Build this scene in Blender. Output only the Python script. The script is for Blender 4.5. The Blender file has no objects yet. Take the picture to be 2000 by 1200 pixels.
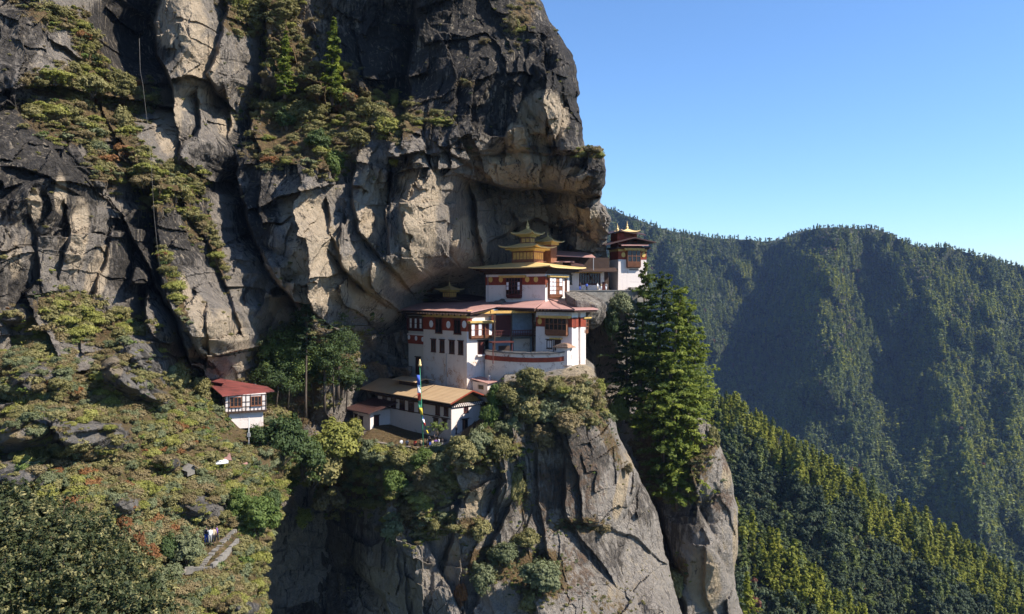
import bpy, math, random
import numpy as np
from mathutils import Vector, Matrix
R = math.radians
SC = bpy.context.scene
COL = SC.collection
rng = np.random.default_rng(7)
random.seed(7)

# ------------------------------------------------------------------ camera, sky, sun
F, HOR = 1540.0, 575.0          # focal length and eye level in photograph pixels
cam = bpy.data.objects.new("camera", bpy.data.cameras.new("camera"))
COL.objects.link(cam)
cam.rotation_euler = (R(90), 0, 0)
cam.data.lens = 36.0 * F / 2000.0
cam.data.sensor_width = 36.0
cam.data.shift_y = -(600.0 - HOR) / 2000.0
cam.data.clip_start = 0.5
cam.data.clip_end = 60000.0
SC.camera = cam

SUN_AZ, SUN_EL = R(-16.0), R(44.0)    # azimuth measured from +X towards +Y
SUN_STRENGTH, SKY_STRENGTH = 5.0, 0.11
world = bpy.data.worlds.new("World")
SC.world = world
world.use_nodes = True
wn = world.node_tree.nodes; wl = world.node_tree.links
wn.clear()
sky = wn.new("ShaderNodeTexSky"); sky.sky_type = 'NISHITA'
sky.sun_disc = False
sky.sun_elevation = SUN_EL
sky.sun_rotation = math.pi / 2 - SUN_AZ
sky.altitude = 3000.0
sky.air_density = 1.5
sky.dust_density = 0.2
sky.ozone_density = 9.0
bg = wn.new("ShaderNodeBackground"); bg.inputs["Strength"].default_value = SKY_STRENGTH
wo = wn.new("ShaderNodeOutputWorld")
wl.new(sky.outputs[0], bg.inputs[0]); wl.new(bg.outputs[0], wo.inputs[0])

sun = bpy.data.objects.new("sun", bpy.data.lights.new("sun", 'SUN'))
COL.objects.link(sun)
sun.data.energy = SUN_STRENGTH
sun.data.angle = R(0.53)
sun.data.color = (1.0, 0.93, 0.82)
sdir = Vector((math.cos(SUN_EL) * math.cos(SUN_AZ), math.cos(SUN_EL) * math.sin(SUN_AZ), math.sin(SUN_EL)))
sun.rotation_euler = sdir.to_track_quat('Z', 'Y').to_euler()
sun.location = (60, 60, 120)
SC.view_settings.view_transform = 'Standard'
SC.view_settings.look = 'None'
SC.view_settings.exposure = 0.95
SC.view_settings.gamma = 1.0
try:
    SC.cycles.volume_max_steps = 64
    SC.cycles.max_bounces = 6
    SC.cycles.transparent_max_bounces = 8
    SC.cycles.use_denoising = True
    SC.cycles.sample_clamp_indirect = 4.0
except Exception:
    pass


def P(px, py, Y):
    """pixel of the photograph at depth Y -> world point"""
    return Vector(((px - 1000.0) * Y / F, Y, (HOR - py) * Y / F))


# ------------------------------------------------------------------ object bookkeeping
def tag(o, label=None, cat=None, group=None, kind=None):
    if label: o["label"] = label
    if cat: o["category"] = cat
    if group: o["group"] = group
    if kind: o["kind"] = kind
    return o


def empty(name, loc, rz=0.0, **kw):
    o = bpy.data.objects.new(name, None)
    COL.objects.link(o)
    o.location = loc
    o.rotation_euler = (0, 0, rz)
    o.empty_display_size = 0.5
    return tag(o, **kw)


def link(name, me, mats=None, parent=None, **kw):
    o = bpy.data.objects.new(name, me)
    COL.objects.link(o)
    if mats is not None:
        for m in (mats if isinstance(mats, (list, tuple)) else [mats]):
            me.materials.append(m)
    if parent is not None:
        o.parent = parent
    return tag(o, **kw)


def copy_tree(o, parent=None):
    c = o.copy(); COL.objects.link(c)
    if parent is not None:
        c.parent = parent
        c.matrix_parent_inverse = o.matrix_parent_inverse
    for ch in o.children:
        copy_tree(ch, c)
    return c


def np_mesh(name, V, Q, attrs=None, smooth=False, mat_idx=None):
    """mesh from numpy arrays; Q is (n,3) or (n,4) or a list of them"""
    me = bpy.data.meshes.new(name)
    V = np.asarray(V, dtype=np.float32)
    Qs = Q if isinstance(Q, list) else [Q]
    Qs = [q for q in Qs if len(q)]
    loops = np.concatenate([q.reshape(-1) for q in Qs]).astype(np.int32)
    sizes = np.concatenate([np.full(len(q), q.shape[1], np.int32) for q in Qs])
    starts = np.concatenate([[0], np.cumsum(sizes)[:-1]]).astype(np.int32)
    me.vertices.add(len(V)); me.vertices.foreach_set("co", V.reshape(-1))
    me.loops.add(len(loops)); me.loops.foreach_set("vertex_index", loops)
    me.polygons.add(len(sizes))
    me.polygons.foreach_set("loop_start", starts)
    me.polygons.foreach_set("loop_total", sizes)
    if mat_idx is not None:
        me.polygons.foreach_set("material_index", np.asarray(mat_idx, np.int32))
    me.update(calc_edges=True)
    me.polygons.foreach_set("use_smooth", np.full(len(sizes), smooth, bool))
    for k, a in (attrs or {}).items():
        at = me.attributes.new(k, 'FLOAT', 'POINT')
        at.data.foreach_set("value", np.asarray(a, np.float32).reshape(-1))
    me.update()
    return me


# ------------------------------------------------------------------ numpy noise
def _hash(ix, iy, iz, seed):
    h = (ix.astype(np.int64) * 374761393 + iy.astype(np.int64) * 668265263 + iz.astype(np.int64) * 2147483647 + seed * 144269504) & 0xffffffff
    h = ((h ^ (h >> 13)) * 1274126177) & 0xffffffff
    h = ((h ^ (h >> 16)) * 2246822519) & 0xffffffff
    return ((h ^ (h >> 15)) & 0xffffff) / float(0xffffff)


def vnoise(x, y, z, seed=0):
    ix, iy, iz = np.floor(x), np.floor(y), np.floor(z)
    fx, fy, fz = x - ix, y - iy, z - iz
    ux, uy, uz = [f * f * f * (f * (f * 6 - 15) + 10) for f in (fx, fy, fz)]
    ix, iy, iz = ix.astype(np.int64), iy.astype(np.int64), iz.astype(np.int64)
    r = 0.0
    for dx in (0, 1):
        wx = ux if dx else 1 - ux
        for dy in (0, 1):
            wy = uy if dy else 1 - uy
            for dz in (0, 1):
                wz = uz if dz else 1 - uz
                r = r + wx * wy * wz * _hash(ix + dx, iy + dy, iz + dz, seed)
    return r * 2 - 1


def fbm(x, y, z, octaves=4, seed=0, gain=0.5):
    a, s, t = 1.0, 0.0, 0.0
    for i in range(octaves):
        s = s + a * vnoise(x * 2 ** i + 17.3 * i, y * 2 ** i, z * 2 ** i + 5.1 * i, seed + i)
        t += a; a *= gain
    return s / t


def ridged(x, y, z, octaves=4, seed=0):
    a, s, t = 1.0, 0.0, 0.0
    for i in range(octaves):
        s = s + a * (1 - 2 * np.abs(vnoise(x * 2 ** i, y * 2 ** i + 9.7 * i, z * 2 ** i, seed + i)))
        t += a; a *= 0.5
    return s / t


def facets(x, z, cell, seed, tilt=0.6, k=0.55, ang=0.0, aniso=1.0, htop=0.5):
    """planar blocks: max over jittered cells of tilted planes; returns height and crack mask"""
    ca, sa = math.cos(ang), math.sin(ang)
    a = (x * ca + z * sa) / cell
    b = (-x * sa + z * ca) / (cell * aniso)
    ia, ib = np.floor(a).astype(np.int64), np.floor(b).astype(np.int64)
    best = np.full(x.shape, -1e9); sec = np.full(x.shape, -1e9)
    zz = np.zeros_like(ia)
    for da in (-1, 0, 1):
        for db in (-1, 0, 1):
            ja, jb = ia + da, ib + db
            cx = ja + 0.15 + 0.7 * _hash(ja, jb, zz, seed)
            cz = jb + 0.15 + 0.7 * _hash(ja, jb, zz, seed + 1)
            gx = (_hash(ja, jb, zz, seed + 2) - 0.5) * 2 * tilt
            gz = (_hash(ja, jb, zz, seed + 3) - 0.5) * 2 * tilt
            h = _hash(ja, jb, zz, seed + 4) * htop
            ddx, ddz = a - cx, b - cz
            v = h + gx * ddx + gz * ddz - k * (ddx * ddx + ddz * ddz) * 1.6
            m = v > best
            sec = np.where(m, best, np.maximum(sec, v))
            best = np.where(m, v, best)
    crack = np.clip(1 - (best - sec) / 0.03, 0, 1)
    return best * cell, crack


def tps(ctrl):
    C = np.array(ctrl, float); pts = C[:, :2] / 100.0; v = C[:, 2]
    n = len(pts)
    r2 = ((pts[:, None] - pts[None]) ** 2).sum(-1)
    K = 0.5 * r2 * np.log(r2 + 1e-9)
    K[np.arange(n), np.arange(n)] = 0.02
    A = np.zeros((n + 3, n + 3)); A[:n, :n] = K
    A[:n, n] = 1; A[:n, n + 1:] = pts; A[n, :n] = 1; A[n + 1:, :n] = pts.T
    w = np.linalg.solve(A, np.concatenate([v, [0, 0, 0]]))
    def f(px, py):
        sh = px.shape; x = px.reshape(-1) / 100.0; y = py.reshape(-1) / 100.0
        out = w[n] + w[n + 1] * x + w[n + 2] * y
        for i in range(n):
            r2 = (x - pts[i, 0]) ** 2 + (y - pts[i, 1]) ** 2
            out = out + w[i] * 0.5 * r2 * np.log(r2 + 1e-9)
        return out.reshape(sh)
    return f


def curve(pts):
    a = np.array(pts, float)
    return lambda t: np.interp(t, a[:, 0], a[:, 1])


def polydist(px, py, poly):
    """distance to polyline, sign>0 = image-left when travelling down (below when travelling right), end overshoot"""
    best = np.full(px.shape, 1e9); sg = np.zeros(px.shape); over = np.zeros(px.shape)
    n = len(poly) - 1
    for i in range(n):
        (x0, y0), (x1, y1) = poly[i], poly[i + 1]
        dx, dy = x1 - x0, y1 - y0; L2 = dx * dx + dy * dy
        t = ((px - x0) * dx + (py - y0) * dy) / L2
        tc = np.clip(t, 0, 1)
        rx, ry = px - (x0 + tc * dx), py - (y0 + tc * dy)
        d = np.hypot(rx, ry)
        cr = dx * (py - y0) - dy * (px - x0)
        o = np.zeros(px.shape)
        if i == 0: o = np.where(t < 0, -t * math.sqrt(L2), o)
        if i == n - 1: o = np.where(t > 1, (t - 1) * math.sqrt(L2), o)
        m = d < best
        best = np.where(m, d, best); sg = np.where(m, np.sign(cr), sg); over = np.where(m, o, over)
    return best, sg, over


def step(px, py, poly, d, w, soft=3.0, sign=1):
    dist, sg, over = polydist(px, py, poly)
    s = dist * sg * sign
    on = np.clip(s / soft * 0.5 + 0.5, 0, 1)
    return d * on * np.exp(-np.maximum(s, 0) / w) * np.exp(-(over / (0.5 * w + 8)) ** 2)


def blob(px, py, cx, cy, rx, ry, ang=0.0, soft=0.5):
    c, s = math.cos(R(ang)), math.sin(R(ang))
    x = (px - cx) * c + (py - cy) * s; y = -(px - cx) * s + (py - cy) * c
    q = np.sqrt((x / rx) ** 2 + (y / ry) ** 2)
    return np.clip((1 + soft - q) / (2 * soft), 0, 1)
# ------------------------------------------------------------------ materials
class NB:
    def __init__(s, name):
        s.m = bpy.data.materials.new(name); s.m.use_nodes = True
        s.t = s.m.node_tree; s.t.nodes.clear()
        s.out = s.t.nodes.new("ShaderNodeOutputMaterial")
    def set(s, sock, v):
        if isinstance(v, bpy.types.NodeSocket): s.t.links.new(v, sock)
        elif v is not None:
            if hasattr(sock.default_value, "__len__") and not isinstance(v, str):
                v = tuple(v)
                if len(sock.default_value) == 4 and len(v) == 3: v = v + (1.0,)
            sock.default_value = v
    def n(s, typ, ins=None, **props):
        nd = s.t.nodes.new("ShaderNode" + typ)
        for k, v in props.items(): setattr(nd, k, v)
        for k, v in (ins or {}).items(): s.set(nd.inputs[k], v)
        return nd
    def attr(s, name): return s.n("Attribute", attribute_name=name).outputs["Fac"]
    def math(s, op, a, b=None, c=None, clamp=False):
        ins = {0: a}
        if b is not None: ins[1] = b
        if c is not None: ins[2] = c
        return s.n("Math", ins, operation=op, use_clamp=clamp).outputs[0]
    def mix(s, f, a, b, mode='MIX'):
        nd = s.n("Mix", data_type='RGBA', blend_type=mode)
        s.set(nd.inputs[0], f); s.set(nd.inputs[6], a); s.set(nd.inputs[7], b)
        return nd.outputs[2]
    def noise(s, scale, vec=None, detail=4, rough=0.55, dist=0.0):
        return s.n("TexNoise", {"Scale": scale, "Detail": detail, "Roughness": rough, "Distortion": dist, "Vector": vec}).outputs["Fac"]
    def smooth(s, v, lo, hi):
        return s.n("MapRange", {0: v, 1: lo, 2: hi}, interpolation_type='SMOOTHSTEP').outputs[0]
    def mapping(s, vec, scale=(1, 1, 1), rot=(0, 0, 0)):
        return s.n("Mapping", {"Vector": vec, "Scale": scale, "Rotation": rot}).outputs[0]
    def bump(s, h, strength=0.5, dist=0.1, normal=None):
        return s.n("Bump", {"Strength": strength, "Distance": dist, "Height": h, "Normal": normal}).outputs[0]
    def pbsdf(s, col, rough=0.8, normal=None, metal=0.0, spec=0.3, emis=None):
        nd = s.n("BsdfPrincipled", {"Base Color": col, "Roughness": rough, "Metallic": metal, "Normal": normal})
        nd.inputs["Specular IOR Level"].default_value = spec
        return nd.outputs[0]
    def done(s, surf, disp=None):
        s.t.links.new(surf, s.out.inputs["Surface"]); return s.m


def rock_material(name, dark, mid, cream, grass, rust):
    b = NB(name)
    pos = b.n("NewGeometry").outputs["Position"]
    cr, dk, vg, ru, ck = b.attr("cream"), b.attr("dark"), b.attr("veg"), b.attr("rust"), b.attr("crack")
    n1 = b.noise(0.13, pos, 6, 0.6, 0.6)
    n2 = b.noise(1.1, pos, 5, 0.65)
    n3 = b.noise(5.0, pos, 3, 0.7)
    st = b.noise(0.9, b.mapping(pos, (1, 1, 0.09), (0, R(7), 0)), 5, 0.6, 0.4)
    # base colour: mid rock towards dark lichen-stained rock and painted chasm shade
    dfac = b.smooth(b.math('ADD', b.math('ADD', b.math('MULTIPLY', dk, 1.35), b.math('MULTIPLY', b.math('SUBTRACT', n1, 0.5), 1.6)), b.math('MULTIPLY', b.math('SUBTRACT', st, 0.5), 1.6)), 0.36, 0.7)
    c = b.mix(dfac, mid, dark)
    c = b.mix(b.math('MULTIPLY', b.math('MULTIPLY', b.smooth(n2, 0.42, 0.7), 0.6), b.math('SUBTRACT', 1.0, b.math('MULTIPLY', dk, 0.85))), c, [v * 1.45 for v in mid])
    c = b.mix(b.math('MULTIPLY', b.smooth(n3, 0.5, 0.68), 0.5), c, [v * 0.8 for v in dark])
    fl = b.smooth(b.math('ADD', b.noise(0.55, b.mapping(pos, (1, 1, 0.45), (0, R(15), 0)), 6, 0.7, 1.0), b.math('MULTIPLY', dk, -0.2)), 0.56, 0.62)
    c = b.mix(b.math('MULTIPLY', fl, 0.75), c, [v * 0.62 for v in cream])
    # fresh cream rock
    cf = b.smooth(b.math('ADD', b.math('ADD', cr, b.math('MULTIPLY', b.math('SUBTRACT', n1, 0.5), 0.9)), b.math('MULTIPLY', b.math('SUBTRACT', n2, 0.5), 0.35)), 0.42, 0.66)
    cc = b.mix(n2, cream, [cream[0] * 0.72, cream[1] * 0.66, cream[2] * 0.6])
    c = b.mix(cf, c, cc)
    st2 = b.noise(1.7, b.mapping(pos, (1, 1, 0.06), (0, R(12), 0)), 4, 0.6, 0.3)
    c = b.mix(b.math('MULTIPLY', b.math('MULTIPLY', b.smooth(st2, 0.55, 0.64), b.smooth(n1, 0.6, 0.42)), 0.6), c, [v * 0.8 for v in cream])
    # dark water streaks run down the fresh rock
    sf = b.math('MULTIPLY', b.smooth(b.noise(1.3, b.mapping(pos, (1, 1, 0.05), (0, R(10), 0)), 5, 0.65, 0.3), 0.54, 0.59), b.smooth(b.noise(0.2, pos, 3), 0.48, 0.6))
    c = b.mix(b.math('MULTIPLY', sf, 0.85), c, dark)
    c = b.mix(b.math('MULTIPLY', b.smooth(b.math('ADD', ru, b.math('MULTIPLY', b.math('SUBTRACT', n2, 0.5), 1.6)), 0.45, 0.7), 0.8), c, rust)
    c = b.mix(b.math('MULTIPLY', ck, 0.6), c, [v * 0.5 for v in dark])
    # thin turf and moss where earth can lie
    up = b.n("SeparateXYZ", {0: b.n("NewGeometry").outputs["Normal"]}).outputs[2]
    gf = b.smooth(b.math('ADD', b.math('ADD', vg, b.math('MULTIPLY', b.math('SUBTRACT', n2, 0.5), 1.2)), b.math('MULTIPLY', up, 0.25)), 0.5, 0.75)
    g1 = b.n("ValToRGB", {0: b.noise(1.1, pos, 7, 0.75)})
    g1.color_ramp.elements[0].position = 0.32; g1.color_ramp.elements[0].color = grass[0] + (1,)
    g1.color_ramp.elements[1].position = 0.68; g1.color_ramp.elements[1].color = grass[1] + (1,)
    e = g1.color_ramp.elements.new(0.5); e.color = grass[2] + (1,)
    c = b.mix(gf, c, g1.outputs[0])
    h = b.math('ADD', b.math('MULTIPLY', n2, 0.9), b.math('MULTIPLY', n3, 0.28))
    n4 = b.noise(0.45, b.mapping(pos, (1, 1, 0.6), (0, R(25), 0)), 8, 0.72, 1.5)
    h = b.math('ADD', h, b.math('MULTIPLY', n4, 1.6))
    cl = b.n("TexVoronoi", {"Scale": 0.42, "Vector": b.mix(0.12, b.mapping(pos, (1, 1, 0.5), (0, R(18), 0)), b.n("TexNoise", {"Scale": 0.5, "Detail": 4.0}).outputs["Color"], 'LINEAR_LIGHT')}, feature='DISTANCE_TO_EDGE').outputs[0]
    lm = b.math('MULTIPLY', b.math('SUBTRACT', 1.0, b.smooth(cl, 0.0, 0.028)), b.smooth(n1, 0.5, 0.62))
    c = b.mix(b.math('MULTIPLY', lm, b.math('SUBTRACT', 0.5, gf), clamp=True), c, [v * 0.5 for v in dark])
    h = b.math('SUBTRACT', h, b.math('MULTIPLY', lm, 0.5))
    h = b.math('ADD', h, b.math('MULTIPLY', st, 0.5))
    return b.done(b.pbsdf(c, 0.9, b.bump(h, 1.0, 1.25), spec=0.2))


def foliage_material(name, cols, trans=0.3, bright=1.0, patch=0.0):
    """cols: three leaf colours; per leaf clump attribute tint, per plant random"""
    b = NB(name)
    t = b.attr("tint")
    r = b.n("ObjectInfo").outputs["Random"]
    f = b.math('ADD', b.math('MULTIPLY', t, 0.7), b.math('MULTIPLY', r, 0.3))
    if patch:
        pos = b.n("NewGeometry").outputs["Position"]
        f = b.math('ADD', f, b.math('MULTIPLY', b.math('SUBTRACT', b.noise(patch, pos, 3), 0.5), 1.6), clamp=True)
    rp = b.n("ValToRGB", {0: f})
    k = [tuple(c * bright for c in q) for q in cols]
    rp.color_ramp.elements[0].position = 0.1; rp.color_ramp.elements[0].color = k[0] + (1,)
    rp.color_ramp.elements[1].position = 0.9; rp.color_ramp.elements[1].color = k[-1] + (1,)
    for i in range(1, len(k) - 1):
        e = rp.color_ramp.elements.new(0.1 + 0.8 * i / (len(k) - 1)); e.color = k[i] + (1,)
    d = b.pbsdf(rp.outputs[0], 0.65, spec=0.25)
    tr = b.n("BsdfTranslucent", {"Color": b.mix(0.35, rp.outputs[0], (0.20, 0.22, 0.03), 'MIX')}).outputs[0]
    ms = b.n("MixShader", {0: trans})
    b.t.links.new(d, ms.inputs[1]); b.t.links.new(tr, ms.inputs[2])
    return b.done(ms.outputs[0])


def plain(name, col, rough=0.7, var=0.25, scale=1.5, metal=0.0, spec=0.3, bump=0.02):
    b = NB(name)
    pos = b.n("TexCoord").outputs["Object"]
    n = b.noise(scale, pos, 5, 0.65)
    c = b.mix(b.smooth(n, 0.35, 0.7), col, [v * (1 - var) for v in col])
    return b.done(b.pbsdf(c, rough, b.bump(n, 0.4, bump), metal, spec))


def plaster(name, col, stain=(0.25, 0.14, 0.08), amount=0.5, foot=None):
    b = NB(name)
    pos = b.n("TexCoord").outputs["Object"]
    n = b.noise(0.6, pos, 6, 0.65, 0.5); n2 = b.noise(4.0, pos, 4, 0.7)
    st = b.noise(1.6, b.mapping(pos, (1, 1, 0.12)), 4, 0.6)
    c = b.mix(b.math('MULTIPLY', b.smooth(st, 0.5, 0.75), 0.35), col, [v * 0.72 for v in col])
    c = b.mix(b.math('MULTIPLY', b.smooth(n2, 0.4, 0.75), 0.22), c, [v * 0.75 for v in col])
    f = b.math('MULTIPLY', b.smooth(n, 0.56, 0.66), b.smooth(n2, 0.45, 0.55))
    if foot is not None:
        z = b.n("SeparateXYZ", {0: pos}).outputs[2]
        f = b.math('MULTIPLY', b.smooth(b.math('SUBTRACT', n, b.math('MULTIPLY', z, foot)), 0.4, 0.62), b.smooth(n2, 0.42, 0.55))
    c = b.mix(b.math('MULTIPLY', f, amount), c, stain)
    return b.done(b.pbsdf(c, 0.85, b.bump(b.math('ADD', n2, n), 0.5, 0.06), spec=0.2))


def roof_metal(name, col, col2, pitch=0.35, axis=0, patch=0.5, rough=0.55):
    b = NB(name)
    pos = b.n("TexCoord").outputs["Object"]
    sep = b.n("SeparateXYZ", {0: pos})
    w = b.math('SINE', b.math('MULTIPLY', sep.outputs[axis], 2 * math.pi / pitch))
    sheet = b.math('FLOOR', b.math('DIVIDE', sep.outputs[axis], 1.1))
    sr = b.n("TexWhiteNoise", {"W": sheet}, noise_dimensions='1D').outputs[0]
    n = b.noise(0.5, pos, 6, 0.65); n2 = b.noise(3.5, pos, 4, 0.7)
    c = b.mix(b.math('MULTIPLY', b.smooth(n, 0.4, 0.68), patch), col, col2)
    c = b.mix(b.math('MULTIPLY', sr, 0.22), c, [v * 0.7 for v in col])
    c = b.mix(b.math('MULTIPLY', b.smooth(n2, 0.5, 0.75), 0.3), c, [v * 0.55 for v in col])
    return b.done(b.pbsdf(c, rough, b.bump(w, 0.6, 0.03), spec=0.3))


M = {}
ROCK_D, ROCK_M, ROCK_C = (0.042, 0.037, 0.033), (0.245, 0.212, 0.18), (0.56, 0.46, 0.34)
GRASS = ((0.13, 0.13, 0.04), (0.24, 0.18, 0.085), (0.13, 0.08, 0.04))
M['cliff'] = rock_material("cliff_rock", ROCK_D, ROCK_M, ROCK_C, GRASS, (0.17, 0.105, 0.06))
M['spur'] = rock_material("spur_rock", (0.085, 0.071, 0.058), (0.30, 0.262, 0.222), (0.48, 0.39, 0.27), GRASS, (0.13, 0.08, 0.05))
M['hill'] = rock_material("hill_ground", (0.06, 0.055, 0.05), (0.21, 0.19, 0.17), (0.38, 0.31, 0.22),
                          ((0.10, 0.115, 0.028), (0.24, 0.18, 0.085), (0.15, 0.10, 0.05)), (0.16, 0.07, 0.03))
M['forest_floor'] = plain("forest_floor", (0.045, 0.05, 0.022), 0.95, 0.5, 0.05)
M['valley'] = plain("valley_ground", (0.05, 0.07, 0.03), 0.95, 0.5, 0.01)
M['bark'] = plain("bark", (0.10, 0.075, 0.055), 0.9, 0.4, 3.0)
M['pale_bark'] = plain("pale_bark", (0.2, 0.17, 0.14), 0.9, 0.4, 3.0)
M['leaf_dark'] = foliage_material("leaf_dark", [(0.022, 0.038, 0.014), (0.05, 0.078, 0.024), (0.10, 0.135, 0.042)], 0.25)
M['leaf_mid'] = foliage_material("leaf_mid", [(0.05, 0.08, 0.02), (0.105, 0.15, 0.036), (0.19, 0.235, 0.065)], 0.35)
M['leaf_yellow'] = foliage_material("leaf_yellow", [(0.12, 0.13, 0.03), (0.24, 0.24, 0.055), (0.36, 0.33, 0.10)], 0.35)
M['leaf_grey'] = foliage_material("leaf_grey", [(0.07, 0.085, 0.04), (0.14, 0.155, 0.075), (0.23, 0.24, 0.13)], 0.25)
M['leaf_olive'] = foliage_material("leaf_olive", [(0.09, 0.085, 0.028), (0.19, 0.17, 0.062), (0.31, 0.27, 0.12)], 0.25)
M['leaf_brown'] = foliage_material("leaf_brown", [(0.095, 0.07, 0.034), (0.18, 0.135, 0.062), (0.28, 0.22, 0.115)], 0.2)
M['leaf_rust'] = foliage_material("leaf_rust", [(0.11, 0.045, 0.02), (0.21, 0.09, 0.035), (0.30, 0.16, 0.06)], 0.2)
M['needle'] = foliage_material("needle", [(0.03, 0.055, 0.013), (0.07, 0.105, 0.02), (0.15, 0.185, 0.035)], 0.45)
M['needle_lit'] = foliage_material("needle_lit", [(0.06, 0.10, 0.017), (0.15, 0.19, 0.028), (0.30, 0.33, 0.055)], 0.5)  # brighter yellow copy of needle, sunlight put into the colour
M['needle_dark'] = foliage_material("needle_dark", [(0.012, 0.024, 0.012), (0.026, 0.045, 0.018), (0.05, 0.075, 0.026)], 0.25)
M['far_lit_yellow'] = foliage_material("far_needle_lit_yellow", [(0.09, 0.11, 0.014), (0.20, 0.215, 0.025), (0.32, 0.31, 0.045)], 0.4)  # yellow foliage with the sunlight of crest and spurs painted in
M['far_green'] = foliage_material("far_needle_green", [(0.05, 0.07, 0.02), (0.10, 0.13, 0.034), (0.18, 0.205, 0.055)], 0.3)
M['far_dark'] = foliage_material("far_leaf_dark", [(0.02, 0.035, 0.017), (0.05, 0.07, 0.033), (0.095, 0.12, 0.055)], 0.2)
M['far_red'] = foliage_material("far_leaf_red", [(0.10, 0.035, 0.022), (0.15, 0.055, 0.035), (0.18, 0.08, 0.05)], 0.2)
M['far_bare'] = foliage_material("far_leaf_bare", [(0.11, 0.09, 0.065), (0.17, 0.135, 0.095), (0.2, 0.165, 0.12)], 0.2)
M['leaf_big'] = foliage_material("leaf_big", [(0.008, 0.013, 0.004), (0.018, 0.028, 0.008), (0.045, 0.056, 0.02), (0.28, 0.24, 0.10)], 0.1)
M['stained'] = plaster("weathered_plaster", (0.62, 0.55, 0.48), (0.15, 0.075, 0.042), 0.95, -0.006)
M['tile'] = plain("rusty_tile", (0.36, 0.21, 0.13), 0.85, 0.45, 4.0)
M['white'] = plaster("white_plaster", (0.67, 0.595, 0.55), amount=0.5)
M['white_foot'] = plaster("stained_plaster", (0.62, 0.55, 0.505), (0.32, 0.15, 0.065), 0.95, 0.022)
M['old_white'] = plaster("old_plaster", (0.56, 0.50, 0.44), (0.2, 0.15, 0.11), 0.8, 0.05)
M['red_band'] = plain("red_band_paint", (0.24, 0.045, 0.022), 0.8, 0.3)
M['maroon'] = plain("maroon_paint", (0.09, 0.02, 0.016), 0.7, 0.35)
M['dark_wood'] = plain("dark_wood", (0.055, 0.03, 0.02), 0.75, 0.4)
M['wood'] = plain("painted_wood", (0.22, 0.09, 0.045), 0.7, 0.35)
M['orange_wood'] = plain("orange_wood", (0.62, 0.36, 0.10), 0.7, 0.3, 2.5)
M['cornice'] = plain("yellow_cornice", (0.55, 0.36, 0.11), 0.6, 0.3)
M['gold'] = plain("gold_gilt", (0.78, 0.56, 0.24), 0.42, 0.2, 0.8, 0.15, 0.5)
M['gold_dull'] = plain("gold_paint", (0.6, 0.4, 0.11), 0.55, 0.25, 0.8)
M['glass'] = plain("window_dark", (0.015, 0.014, 0.016), 0.25, 0.3, 1.0, 0, 0.5)
M['pane'] = plain("white_pane", (0.72, 0.72, 0.74), 0.5, 0.15)
M['roof_pink'] = roof_metal("faded_red_roof", (0.40, 0.225, 0.195), (0.31, 0.165, 0.14), 0.3, 1, 0.5)
M['roof_red'] = roof_metal("red_sheet_roof", (0.20, 0.055, 0.047), (0.085, 0.03, 0.028), 0.3, 1, 0.95)  # dark second colour paints shadow patches on the sheets
M['roof_maroon'] = roof_metal("maroon_roof", (0.06, 0.028, 0.025), (0.04, 0.021, 0.019), 0.3, 1, 0.7)  # darkened so the colour stands in for shade on the annex roof
M['roof_tan'] = roof_metal("tan_sheet_roof", (0.48, 0.33, 0.19), (0.40, 0.26, 0.15), 0.45, 0, 0.5)
M['slate'] = plain("slate", (0.16, 0.15, 0.14), 0.85, 0.45, 2.0)
M['stone'] = plain("wall_stone", (0.22, 0.2, 0.175), 0.9, 0.4, 1.5, bump=0.08)
M['dirt'] = plain("trodden_dirt", (0.085, 0.068, 0.058), 0.95, 0.4, 0.8)
M['paving'] = plain("paving", (0.24, 0.20, 0.17), 0.9, 0.35, 0.8)
M['blue_grey'] = plain("blue_grey_paint", (0.22, 0.27, 0.33), 0.8, 0.25)
M['metal'] = plain("galvanised", (0.45, 0.45, 0.45), 0.5, 0.3, 1.0, 0.3)
M['tarp'] = plain("white_tarp", (0.8, 0.8, 0.8), 0.6, 0.1)
M['skin'] = plain("skin", (0.35, 0.2, 0.13), 0.6, 0.1)
M['hair'] = plain("hair", (0.02, 0.015, 0.012), 0.6, 0.1)
for nm, c in dict(blue=(0.06, 0.11, 0.45), white=(0.75, 0.75, 0.78), red=(0.55, 0.07, 0.04), green=(0.06, 0.25, 0.14),
                  yellow=(0.65, 0.5, 0.06), black=(0.02, 0.02, 0.025), purple=(0.14, 0.07, 0.3), grey=(0.2, 0.2, 0.21), tan=(0.42, 0.33, 0.22)).items():
    M['cloth_' + nm] = plain("cloth_" + nm, c, 0.85, 0.15)
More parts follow.
